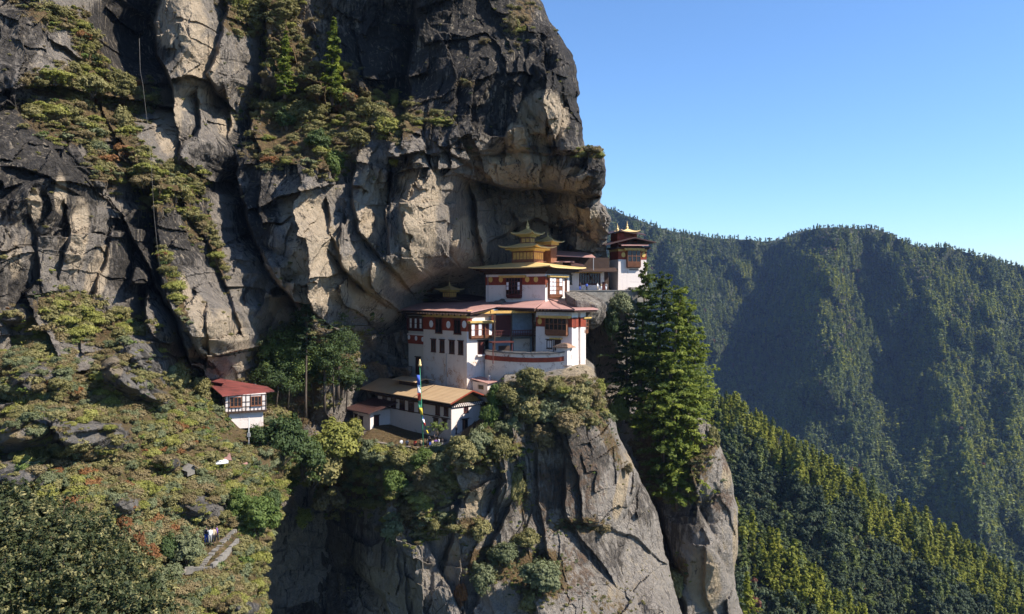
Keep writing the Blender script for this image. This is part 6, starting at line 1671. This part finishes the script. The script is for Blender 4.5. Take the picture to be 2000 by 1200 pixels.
# ------------------------------------------------------------------ scattered growth nobody could count
def scatter(name, pts, rot, scl, idx, sources, label):
    srcs = bpy.data.collections.new(name + " sources")
    for i, (me, mats) in enumerate(sources):
        o = bpy.data.objects.new("plant_%02d" % i, me); srcs.objects.link(o)
        for k, mt in enumerate(mats): o.material_slots[k].link = 'OBJECT'; o.material_slots[k].material = M[mt]
    me = bpy.data.meshes.new(name); me.vertices.add(len(pts)); me.vertices.foreach_set("co", np.asarray(pts, np.float32).reshape(-1))
    for nm, typ, a in (("spin", 'FLOAT', rot), ("size", 'FLOAT', scl), ("which", 'INT', idx)):
        at = me.attributes.new(nm, typ, 'POINT'); at.data.foreach_set("value", np.asarray(a, np.int32 if typ == 'INT' else np.float32))
    o = bpy.data.objects.new(name, me); COL.objects.link(o); tag(o, label=label, kind='stuff')
    g = bpy.data.node_groups.new(name, 'GeometryNodeTree')
    g.interface.new_socket("Geometry", in_out='INPUT', socket_type='NodeSocketGeometry'); g.interface.new_socket("Geometry", in_out='OUTPUT', socket_type='NodeSocketGeometry')
    N = g.nodes; L = g.links; gi, go = N.new('NodeGroupInput'), N.new('NodeGroupOutput')
    ci = N.new('GeometryNodeCollectionInfo'); ci.inputs[0].default_value = srcs; ci.inputs[1].default_value = True; ci.inputs[2].default_value = True
    ip = N.new('GeometryNodeInstanceOnPoints'); ip.inputs['Pick Instance'].default_value = True
    def at(nm, t): q = N.new('GeometryNodeInputNamedAttribute'); q.data_type = t; q.inputs[0].default_value = nm; return q.outputs[0]
    cx = N.new('ShaderNodeCombineXYZ'); L.new(at("spin", 'FLOAT'), cx.inputs[2])
    L.new(gi.outputs[0], ip.inputs['Points']); L.new(ci.outputs[0], ip.inputs['Instance']); L.new(at("which", 'INT'), ip.inputs['Instance Index'])
    L.new(cx.outputs[0], ip.inputs['Rotation']); L.new(at("size", 'FLOAT'), ip.inputs['Scale']); L.new(ip.outputs[0], go.inputs[0])
    md = o.modifiers.new("growth", 'NODES'); md.node_group = g
    return o


def sample(sheetname, n, wfun, seed=0, lim=(-60, 2060, -60, 1260)):
    X, Y, Z, px, py, D, A = SHEETS[sheetname]
    r = np.random.default_rng(seed)
    w = wfun(px, py, D, A) * (px > lim[0]) * (px < lim[1]) * (py > lim[2]) * (py < lim[3])
    # weight by the area each grid vertex covers in the photograph
    a = np.abs(np.gradient(px, axis=1)) * np.abs(np.gradient(py, axis=0)); w = (w * a).reshape(-1); w = w / w.sum()
    k = r.choice(w.size, n, p=w)
    ju, jv = r.uniform(-0.5, 0.5, n), r.uniform(-0.5, 0.5, n)
    q = [A_.reshape(-1)[k] + ju * np.gradient(A_, axis=1).reshape(-1)[k] + jv * np.gradient(A_, axis=0).reshape(-1)[k] for A_ in (X, Y, Z)]
    pts = np.stack(q, 1)
    return pts, px.reshape(-1)[k], py.reshape(-1)[k], D.reshape(-1)[k], r

SRC = [(SMALLBUSH[0], ['leaf_olive']), (SMALLBUSH[1], ['leaf_olive']), (SMALLBUSH[2], ['leaf_brown']), (SMALLBUSH[3], ['leaf_grey']), (SMALLBUSH[0], ['leaf_mid']), (SMALLBUSH[1], ['leaf_dark']),
       (SMALLBUSH[2], ['leaf_rust']), (SMALLBUSH[3], ['leaf_yellow']), (TUFT[0], ['leaf_brown']), (TUFT[1], ['leaf_olive']), (TUFT[2], ['leaf_yellow']),
       (BUSH[0][0], ['leaf_olive']), (BUSH[1][0], ['leaf_grey']), (BUSH[2][0], ['leaf_brown']), (BUSH[3][0], ['leaf_yellow']), (BUSH[4][0], ['leaf_rust'])]
def kinds(r, px, py, table, seed):
    nz = fbm(px / 60, py / 60, px * 0, 3, seed); p = np.tile(np.array(table, float), (len(px), 1))
    p[:, [2, 8, 6]] *= np.exp(3.0 * nz)[:, None]; p[:, [4, 5, 7, 10]] *= np.exp(-3.0 * nz)[:, None]
    rust = blobs(px[None], py[None], [(280, 1040, 70, 60), (200, 960, 90, 60, 0, .8), (330, 860, 70, 40, 0, .5), (120, 760, 80, 30, 0, .5), (140, 270, 60, 40, 0, .6), (250, 130, 60, 60, 0, .5), (260, 860, 100, 50, 0, .45), (830, 235, 70, 14), (560, 300, 60, 30, 0, .6), (600, 160, 50, 60, 0, .6)])[0]
    p[:, 6] = (p[:, 6] * 0.15 + rust * 0.12)
    green = blobs(px[None], py[None], [(430, 930, 110, 30), (420, 800, 40, 24), (430, 1080, 60, 40), (340, 1130, 60, 50), (470, 1000, 60, 60)])[0]
    p[:, [4, 10, 7]] += green[:, None] * 0.4
    p[:, [2, 8, 6]] *= (1 - 0.8 * green)[:, None]
    p /= p.sum(1, keepdims=True); c = p.cumsum(1); return (r.random((len(px), 1)) > c).sum(1).clip(0, len(table) - 1)

def hillside_scrub():
    def w(px, py, D, A):
        n = np.clip(0.62 + 1.1 * fbm(px / 30, py / 24, px * 0, 3, 12), 0.06, 1.3)
        path = blobs(px, py, [(430, 1075, 44, 34, -45), (350, 1115, 26, 20), (478, 815, 52, 50), (400, 905, 60, 14, 0, .5)])
        return np.clip(A['veg'], 0.12, 1) * n * (1 - path)
    pts, px, py, D, r = sample("hillside", 12000, w, 5, (-60, 580, 580, 1260))
    idx = kinds(r, px, py, [.30, .20, .14, .16, .04, .03, .004, .07, .18, .20, .07], 9)
    scl = r.uniform(0.25, 0.72, len(px)) * np.where(r.random(len(px)) < 0.12, 1.8, 1) * np.clip(D / 100, 0.6, 1.3)
    big = r.random(len(px)) < 0.2; zone = fbm(px / 70, py / 70, px * 0, 3, 77)
    idx = np.where(big, np.where(idx == 6, 15, np.where(zone > 0.12, r.choice([11, 13, 14], len(px)), np.where(zone < -0.1, r.choice([12, 13, 11], len(px)), r.choice([11, 12], len(px))))), idx)
    scl = np.where(big, r.uniform(0.6, 1.5, len(px)), scl)
    ed = EDGE[0]; k = r.integers(0, len(ed), 700); e = ed[k] + r.normal(0, 0.3, (700, 3)); n_ = len(e)
    pts = np.concatenate([pts, e]); idx = np.concatenate([idx, r.choice([11, 12, 13, 14, 11], n_)]); scl = np.concatenate([scl, r.uniform(0.5, 1.1, n_)]); px = np.concatenate([px, np.zeros(n_)])
    pts[:, 2] -= 0.15 * scl
    scatter("hillside_scrub", pts, r.uniform(0, 6.28, len(px)), scl, idx, SRC, "dense brown, olive and rusty scrub covering the hillside")
hillside_scrub()

def cliff_scrub():
    def w(px, py, D, A): return np.clip(A['veg'] * (0.7 + 1.3 * fbm(px / 22, py / 18, px * 0, 3, 14)), 0.0, 1.3) + 0.016
    pts, px, py, D, r = sample("cliff", 3600, w, 6, (-60, 1180, -40, 800))
    idx = kinds(r, px, py, [.30, .20, .16, .12, .04, .03, .004, .14, .22, .16, .08], 10)
    scl = r.uniform(0.35, 1.0, len(px)) * np.where(r.random(len(px)) < 0.15, 1.7, 1)
    veg = blobs(px[None], py[None], C_VEG)[0]; scl = np.where(veg < 0.2, scl * 0.5, scl)
    big = (r.random(len(px)) < 0.2) & (veg > 0.5)
    idx = np.where(big, r.choice([11, 13, 14, 11, 15], len(px), p=[.4, .15, .2, .2, .05]), idx); scl = np.where(big, r.uniform(0.8, 1.9, len(px)), scl)
    pts[:, 2] -= 0.1 * scl
    scatter("ledge_scrub", pts, r.uniform(0, 6.28, len(px)), scl, idx, SRC, "dry grass and low scrub on the ledges and cracks of the cliff")
cliff_scrub()

def spur_scrub():
    def w(px, py, D, A): return np.clip(A['veg'] * (0.8 + 1.0 * fbm(px / 22, py / 18, px * 0, 3, 15)), 0.0, 1.3) + 0.015
    pts, px, py, D, r = sample("rock_spur", 2000, w, 7, (560, 1340, 700, 1260))
    idx = kinds(r, px, py, [.28, .20, .16, .16, .06, .05, .004, .06, .2, .12, .04], 10)
    scl = r.uniform(0.35, 1.0, len(px)); veg = blobs(px[None], py[None], [(1080, 790, 130, 45), (900, 870, 120, 50), (760, 930, 130, 70), (820, 1000, 60, 60), (640, 900, 90, 90)])[0]
    scl = np.where(veg < 0.2, scl * 0.5, scl)
    flank = blobs(px[None], py[None], [(760, 940, 150, 90), (820, 1010, 70, 60), (640, 930, 90, 90), (1080, 790, 120, 40), (900, 880, 90, 40)])[0]
    big = r.random(len(px)) < 0.3 * flank; idx = np.where(big, r.choice([11, 12, 13, 14], len(px), p=[.4, .3, .15, .15]), idx); scl = np.where(big, r.uniform(0.9, 2.1, len(px)), scl)
    p2, qx, qy, D2, r2 = sample("rock_pillar", 260, lambda px, py, D, A: A['veg'] + 0.004, 8, (1190, 1450, 800, 1260))
    i2 = kinds(r2, qx, qy, [.28, .20, .16, .16, .06, .05, .004, .06, .2, .12, .04], 11)
    pts = np.concatenate([pts, p2]); idx = np.concatenate([idx, i2]); scl = np.concatenate([scl, r2.uniform(0.4, 1.1, len(qx))])
    scatter("spur_scrub", pts, r.uniform(0, 6.28, len(idx)), scl, idx, SRC, "low scrub in the cracks and on the shoulders of the rock spur")
spur_scrub()

# ------------------------------------------------------------------ forests
PINE = [with_trunk("pine_tree", *conifer_arrays(15, 4.3, 18, 6, 13, 0.85, 500 + s, base=0.05, irr=0.6, droop=0.25, power=0.6), 16, 0.2) for s in range(4)]
def oak_arr(seed, H=13, n=34, m=22, size=0.85):
    r = random.Random(seed); lob = [(0, 0, H * .6, 3.2, 3.2, H * .33)] + [(r.uniform(-2, 2), r.uniform(-2, 2), H * r.uniform(.45, .75), 1.9, 1.9, H * .17) for _ in range(4)]
    V, Q, T, cc = crown_arrays(lob, n, m, size, seed); return V, Q, T
OAK = [with_trunk("broadleaf_tree", *oak_arr(520 + s), 9, 0.22) for s in range(4)]
FPINE = [with_trunk("pine_tree", *conifer_arrays(15, 3.4, 9, 5, 5, 1.8, 540 + s, base=0.05, irr=0.4, droop=0.3), 15, 0.2) for s in range(3)]
FOAK = [with_trunk("broadleaf_tree", *oak_arr(560 + s, 11, 16, 9, 1.5), 7, 0.2) for s in range(3)]
for m_ in PINE + OAK + FPINE + FOAK:
    m_.materials.append(None); m_.materials.append(None)

def near_forest():
    srcs = [(m_, ['far_lit_yellow', 'bark']) for m_ in PINE] + [(m_, ['far_green', 'bark']) for m_ in PINE] + [(m_, ['far_dark', 'bark']) for m_ in OAK] + [(m_, ['far_green', 'bark']) for m_ in OAK[:2]] + [(OAK[2], ['far_red', 'bark']), (PINE[1], ['far_dark', 'bark']), (OAK[3], ['far_lit_yellow', 'bark']), (OAK[1], ['far_lit_yellow', 'bark'])]
    out = []
    for sh, n, seed in (("forest_ridge", 6500, 21), ("wooded_slope", 520, 22)):
        crest = NEAR_CREST if sh == "forest_ridge" else LOW_CREST
        pts, px, py, D, r = sample(sh, n, lambda px, py, D, A: 1.0 + 0 * px, seed, (1180, 2080, 600, 1330))
        # keep a natural spacing
        keep = []; cell = {}
        s_ = 3.1
        for i in range(len(px)):
            k = (int(pts[i, 0] / s_), int(pts[i, 1] / s_ / 1.2))
            if k not in cell: cell[k] = 1; keep.append(i)
        keep = np.array(keep); pts, px, py, D = pts[keep], px[keep], py[keep], D[keep]
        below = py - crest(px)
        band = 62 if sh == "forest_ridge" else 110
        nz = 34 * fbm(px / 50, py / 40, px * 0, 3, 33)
        lit = below + nz < band * np.where(px > 1740, 1.6, 1.0)  # crest band takes the yellow copies, its sunlight painted through tree colour
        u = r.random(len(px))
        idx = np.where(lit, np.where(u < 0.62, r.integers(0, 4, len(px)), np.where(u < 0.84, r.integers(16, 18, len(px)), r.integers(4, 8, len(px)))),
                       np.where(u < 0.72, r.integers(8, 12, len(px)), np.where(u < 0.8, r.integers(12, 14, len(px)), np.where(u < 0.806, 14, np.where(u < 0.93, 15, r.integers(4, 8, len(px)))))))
        scl = r.uniform(0.55, 1.12, len(px)) * (0.9 if sh == "forest_ridge" else 0.8); spin = r.uniform(0, 6.28, len(px))
        for q in zip(pts, spin, scl, idx, D): out.append(q)
    # things: the nearest 300 pines and the nearest 300 broadleaf trees; the rest is one mass
    size = [-(q[2] / q[4]) for q in out]; order = np.argsort(size); cnt = {'pine': 0, 'broad': 0}; rest = []
    lab = {'pine': ("pine_tree", "slender pine among many on the wooded ridge at the right", "pines on the near ridge"), 'broad': ("broadleaf_tree", "dark rounded tree among many on the wooded ridge at the right", "broadleaf trees on the near ridge")}
    for i in order:
        p, sp, sc, ix, D = out[i]; k = 'pine' if (ix < 8 or ix == 15) else 'broad'
        if cnt[k] < 300:
            cnt[k] += 1; me, mats = srcs[ix]
            o = bpy.data.objects.new(lab[k][0], me); COL.objects.link(o); o.location = p; o.rotation_euler = (0, 0, sp); o.scale = (sc, sc, sc)
            for j, mt in enumerate(mats): o.material_slots[j].link = 'OBJECT'; o.material_slots[j].material = M[mt]
            tag(o, lab[k][1], "tree", lab[k][2])
        else: rest.append(out[i])
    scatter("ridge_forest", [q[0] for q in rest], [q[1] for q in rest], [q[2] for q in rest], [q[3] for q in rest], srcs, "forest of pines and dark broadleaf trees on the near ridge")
near_forest()

def far_forest():
    srcs = [(m_, ['far_lit_yellow', 'bark']) for m_ in FPINE] + [(m_, ['far_green', 'bark']) for m_ in FPINE] + [(m_, ['far_dark', 'bark']) for m_ in FOAK] + [(m_, ['far_green', 'bark']) for m_ in FOAK] + [(FOAK[0], ['far_bare', 'bark']), (FOAK[1], ['far_red', 'bark'])]
    lim = NEAR_CREST
    pts, px, py, D, r = sample("mountain", 30000, lambda px, py, D, A: (py < lim(px) + 10) * (1.0), 25, (1160, 2040, 380, 1200))
    nz = fbm(px / 90, py / 120, px * 0, 4, 35); n2 = fbm(px / 30, py / 30, px * 0, 3, 36)
    yel = blobs(px[None], py[None], [(1600, 560, 60, 150, 0, .8), (1840, 640, 70, 180, -20), (1930, 600, 60, 120, -30, .8), (1650, 680, 30, 60), (1900, 850, 130, 200, -30, .9), (1520, 600, 40, 80, 20, .5), (1460, 570, 40, 60, 0, .6), (1980, 560, 60, 60, 0, .7), (1700, 640, 30, 60, 0, .5)])[0]  # sunlit spurs, painted by planting the yellow copies there
    bare = blobs(px[None], py[None], [(1700, 450, 100, 14, 0, .6), (1610, 470, 20, 60, 0, .7), (1800, 540, 34, 30, 0, .7), (1650, 640, 16, 40, 0, .7), (1620, 690, 30, 16, 0, .5), (1500, 740, 30, 12, 0, .5), (1880, 600, 24, 40, 0, .5)])[0]
    u = r.random(len(px)); v = r.random(len(px))
    idx = np.where(v < yel * (0.3 + 0.5 * n2), r.integers(0, 3, len(px)), np.where(u < 0.38 + 0.3 * nz, r.integers(3, 6, len(px)), np.where(u < 0.88, r.integers(6, 9, len(px)), r.integers(9, 12, len(px)))))
    idx = np.where(r.random(len(px)) < bare * 0.45, 12, idx); idx = np.where(r.random(len(px)) < 0.006, 13, idx)
    scl = r.uniform(0.6, 1.6, len(px)) * 1.15 * np.clip(0.55 + (py - FAR_CREST(px)) / 60, 0.55, 1)
    scatter("mountain_forest", pts, r.uniform(0, 6.28, len(px)), scl, idx, srcs, "blue green forest covering the far mountain")
far_forest()
# ------------------------------------------------------------------ people
def ring_loft(name, rings, n=10):
    """one closed surface through elliptical rings (cx,cy,z,rx,ry)"""
    V, Fc = [], []
    for i, (cx, cy, z, rx, ry) in enumerate(rings):
        for k in range(n):
            a = 6.28318 * k / n; V.append((cx + rx * math.cos(a), cy + ry * math.sin(a), z))
        if i:
            o = (i - 1) * n; Fc += [(o + k, o + (k + 1) % n, o + n + (k + 1) % n, o + n + k) for k in range(n)]
    Fc += [tuple(range(n - 1, -1, -1)), tuple(range(len(V) - n, len(V)))]
    return poly_mesh(name, V, Fc, True)


def body_mesh(pose, sc=1.0):
    """one skinned body: pelvis, spine, head, arms, legs"""
    J = dict(pelvis=(0, 0, .95, .13), waist=(0, 0, 1.1, .12), chest=(0, 0, 1.32, .145), neck=(0, -.005, 1.47, .055), chin=(0, -.02, 1.55, .07), skull=(0, -.01, 1.66, .095), crown=(0, 0, 1.72, .05), nose=(0, -.11, 1.62, .02))
    for s, q in ((-1, 'l'), (1, 'r')):
        st = pose.get('step', 0.06) * s; am = pose.get('arm', 0.0) if s > 0 else 0.0
        J['hip' + q] = (s * .1, 0, .9, .1); J['knee' + q] = (s * .11, st * .6 - .03, .5, .062); J['ankle' + q] = (s * .11, st * 1.0, .09, .042); J['toe' + q] = (s * .13, st - .17, .03, .035)
        J['sh' + q] = (s * .19, 0, 1.4, .062); J['el' + q] = (s * .25, -.04 - am * .12, 1.13 + am * .1, .042); J['wr' + q] = (s * .24, -.10 - am * .22, .88 + am * .35, .028); J['hand' + q] = (s * .235, -.13 - am * .25, .80 + am * .38, .032)
    E = [('pelvis', 'waist'), ('waist', 'chest'), ('chest', 'neck'), ('neck', 'chin'), ('chin', 'skull'), ('skull', 'crown'), ('skull', 'nose')]
    for q in 'lr': E += [('pelvis', 'hip' + q), ('hip' + q, 'knee' + q), ('knee' + q, 'ankle' + q), ('ankle' + q, 'toe' + q), ('chest', 'sh' + q), ('sh' + q, 'el' + q), ('el' + q, 'wr' + q), ('wr' + q, 'hand' + q)]
    names = list(J); ix = {k: i for i, k in enumerate(names)}
    me = bpy.data.meshes.new("body"); me.from_pydata([J[k][:3] for k in names], [(ix[a], ix[b]) for a, b in E], [])
    o = bpy.data.objects.new("body", me); COL.objects.link(o)
    md = o.modifiers.new("s", 'SKIN'); o.modifiers.new("u", 'SUBSURF').levels = 1
    for i, k in enumerate(names):
        sv = me.skin_vertices[0].data[i]; sv.radius = (J[k][3], J[k][3]); sv.use_root = (k == 'pelvis')
    dg = bpy.context.evaluated_depsgraph_get(); dg.update()
    m2 = bpy.data.meshes.new_from_object(o.evaluated_get(dg)); m2.name = "body"
    bpy.data.objects.remove(o); bpy.data.meshes.remove(me)
    for p in m2.polygons: p.use_smooth = True
    return m2


BODIES = []
for pose in (dict(step=0.05, arm=0.0), dict(step=0.16, arm=0.0), dict(step=0.03, arm=1.0)):
    m_ = body_mesh(pose); m_.materials.clear(); m_.materials.append(M['skin'])
    st = pose['step']; am = pose['arm']
    jacket = ring_loft("jacket", [(0, 0, .86, .175, .13), (0, 0, 1.0, .165, .13), (0, 0, 1.2, .18, .135), (0, 0, 1.36, .215, .135), (0, 0, 1.45, .15, .1), (0, 0, 1.49, .075, .075)])
    sleeves = []
    for s in (-1, 1):
        a_ = am if s > 0 else 0
        sleeves.append(tube_mesh("sleeve", [(s * .18, 0, 1.42), (s * .25, -.04 - a_ * .12, 1.13 + a_ * .1), (s * .24, -.095 - a_ * .2, .9 + a_ * .33)], [.085, .062, .048], 8))
    legs = [tube_mesh("trouser_leg", [(s * .085, 0, .96), (s * .11, s * st * .6 - .03, .5), (s * .11, s * st, .1)], [.125, .085, .07], 8) for s in (-1, 1)]
    hair = ring_loft("hair", [(0, .05, 1.55, .07, .06), (0, .03, 1.62, .105, .1), (0, .015, 1.70, .105, .11), (0, 0.01, 1.77, .07, .08), (0, 0.01, 1.79, .02, .02)])
    for q in [jacket, hair] + sleeves + legs: q.materials.append(None)
    BODIES.append((m_, jacket, sleeves, legs, hair))

def person(px, py, D, rz, top, bottom, label, pose=0, h=1.0, hair='hair', group=None, z=None):
    if px < 560: D = surfD(hill_D, px, py) - 1.1
    p = P(px, py, D)
    if z is not None: p.z = z
    r = empty("person", p, R(rz), label=label, cat="person", group=group); r.scale = (h, h, h)
    bm_, jk, sl, lg, hr = BODIES[pose]
    def ad(nm, me, mt=None):
        o = bpy.data.objects.new(nm, me); COL.objects.link(o); o.parent = r
        if mt: o.material_slots[0].link = 'OBJECT'; o.material_slots[0].material = M[mt]
        return o
    ad("body", bm_); j = ad("jacket", jk, top)
    for s in sl: o = ad("sleeve", s, top); o.parent = j
    t = ad("trousers", lg[0], bottom); ad("trousers", lg[1], bottom)
    ad("hair", hr, hair)
CZ = P(800, 875, 134.5).z - 0.4
for a in [
    (784, 878, 135.6, 20, 'cloth_white', 'cloth_black', "person in white at the parapet, leftmost of the courtyard group", 0),
    (795, 878, 135.4, 200, 'cloth_grey', 'cloth_black', "person in grey between the ones in white and red", 0),
    (811, 879, 135.2, -20, 'cloth_red', 'cloth_black', "person in a bright red jacket by the parapet", 2),
    (822, 879, 135.6, 160, 'cloth_tan', 'cloth_black', "person in tan just left of the flag pole foot", 0),
    (834, 879, 135.6, 80, 'cloth_black', 'cloth_black', "person in black just right of the flag pole foot", 1),
    (840, 877, 137.0, 10, 'cloth_black', 'cloth_blue', "person in a black top and blue trousers in the courtyard crowd", 0),
    (845, 879, 135.2, 240, 'cloth_tan', 'cloth_grey', "person in tan top and grey trousers in the courtyard crowd", 0),
    (851, 878, 136.0, 30, 'cloth_purple', 'cloth_black', "person in a purple top among the courtyard crowd", 2),
    (857, 877, 136.6, -60, 'cloth_white', 'cloth_blue', "person with a white top and blue trousers among the courtyard crowd", 0),
    (863, 876, 136.4, 190, 'cloth_black', 'cloth_grey', "person in black and grey at the right end of the courtyard crowd", 1),
    (838, 870, 139.0, 150, 'cloth_grey', 'cloth_black', "person in a grey jacket standing behind the courtyard crowd", 0),
    (848, 869, 140.0, 100, 'cloth_black', 'cloth_black', "person all in black behind the courtyard crowd", 2)]:
    person(*a[:3], a[3], a[4], a[5], a[6], a[7], z=CZ)
person(891, 849.5, 138.9, 60, 'cloth_black', 'cloth_black', "person in black walking past the sunlit end of the long house", 1)
for a in [(403, 1061, 91.5, 10, 'cloth_black', 'cloth_blue', "person in black and blue, leftmost of four on the path", 0), (410, 1062, 91.2, 200, 'cloth_white', 'cloth_grey', "person in a white top on the path", 2),
          (417, 1061, 91.6, 40, 'cloth_tan', 'cloth_black', "person in a tan top on the path", 0), (423, 1058, 92.2, 120, 'cloth_purple', 'cloth_black', "person in dark purple, rightmost of four on the path", 1)]:
    person(*a)
TZ = P(1150, 568, 168).z
for a in [(1133, 566, 171, 10, 'cloth_black', 'cloth_blue', "person in black and blue at the left end of the high terrace", 0), (1146, 566, 171.5, 190, 'cloth_blue', 'cloth_black', "person in a blue jacket on the high terrace", 0),
          (1167, 566, 171.5, 60, 'cloth_white', 'cloth_tan', "person in white standing in the middle of the high terrace", 0), (1174, 566, 172, -40, 'cloth_tan', 'cloth_white', "person in tan and white beside the one in white on the high terrace", 2),
          (1184, 566, 172.5, 10, 'cloth_grey', 'cloth_white', "person in grey and white near the tower's dark doorway", 1)]:
    person(*a[:7], a[7], z=TZ)
# ------------------------------------------------------------------ the valley air
def haze():
    x0, x1, y0, y1, z0, z1 = -13000, 13000, -12000, 13500, -470, 330
    V = np.array([(x, y, z) for x in (x0, x1) for y in (y0, y1) for z in (z0, z1)], float)
    Q = np.array([(0, 1, 3, 2), (4, 6, 7, 5), (0, 4, 5, 1), (2, 3, 7, 6), (0, 2, 6, 4), (1, 5, 7, 3)])
    m = bpy.data.materials.new("haze"); m.use_nodes = True; t = m.node_tree; t.nodes.clear()
    o = t.nodes.new("ShaderNodeOutputMaterial"); v = t.nodes.new("ShaderNodeVolumePrincipled")
    v.inputs["Color"].default_value = (0.38, 0.58, 1.0, 1)
    v.inputs["Density"].default_value = HAZE
    v.inputs["Anisotropy"].default_value = 0.0
    t.links.new(v.outputs[0], o.inputs["Volume"])
    m.cycles.homogeneous_volume = True
    link("haze", np_mesh("haze", V, Q), m, kind='stuff', label="thin blue air filling the valley")
HAZE = 0.000036
haze()
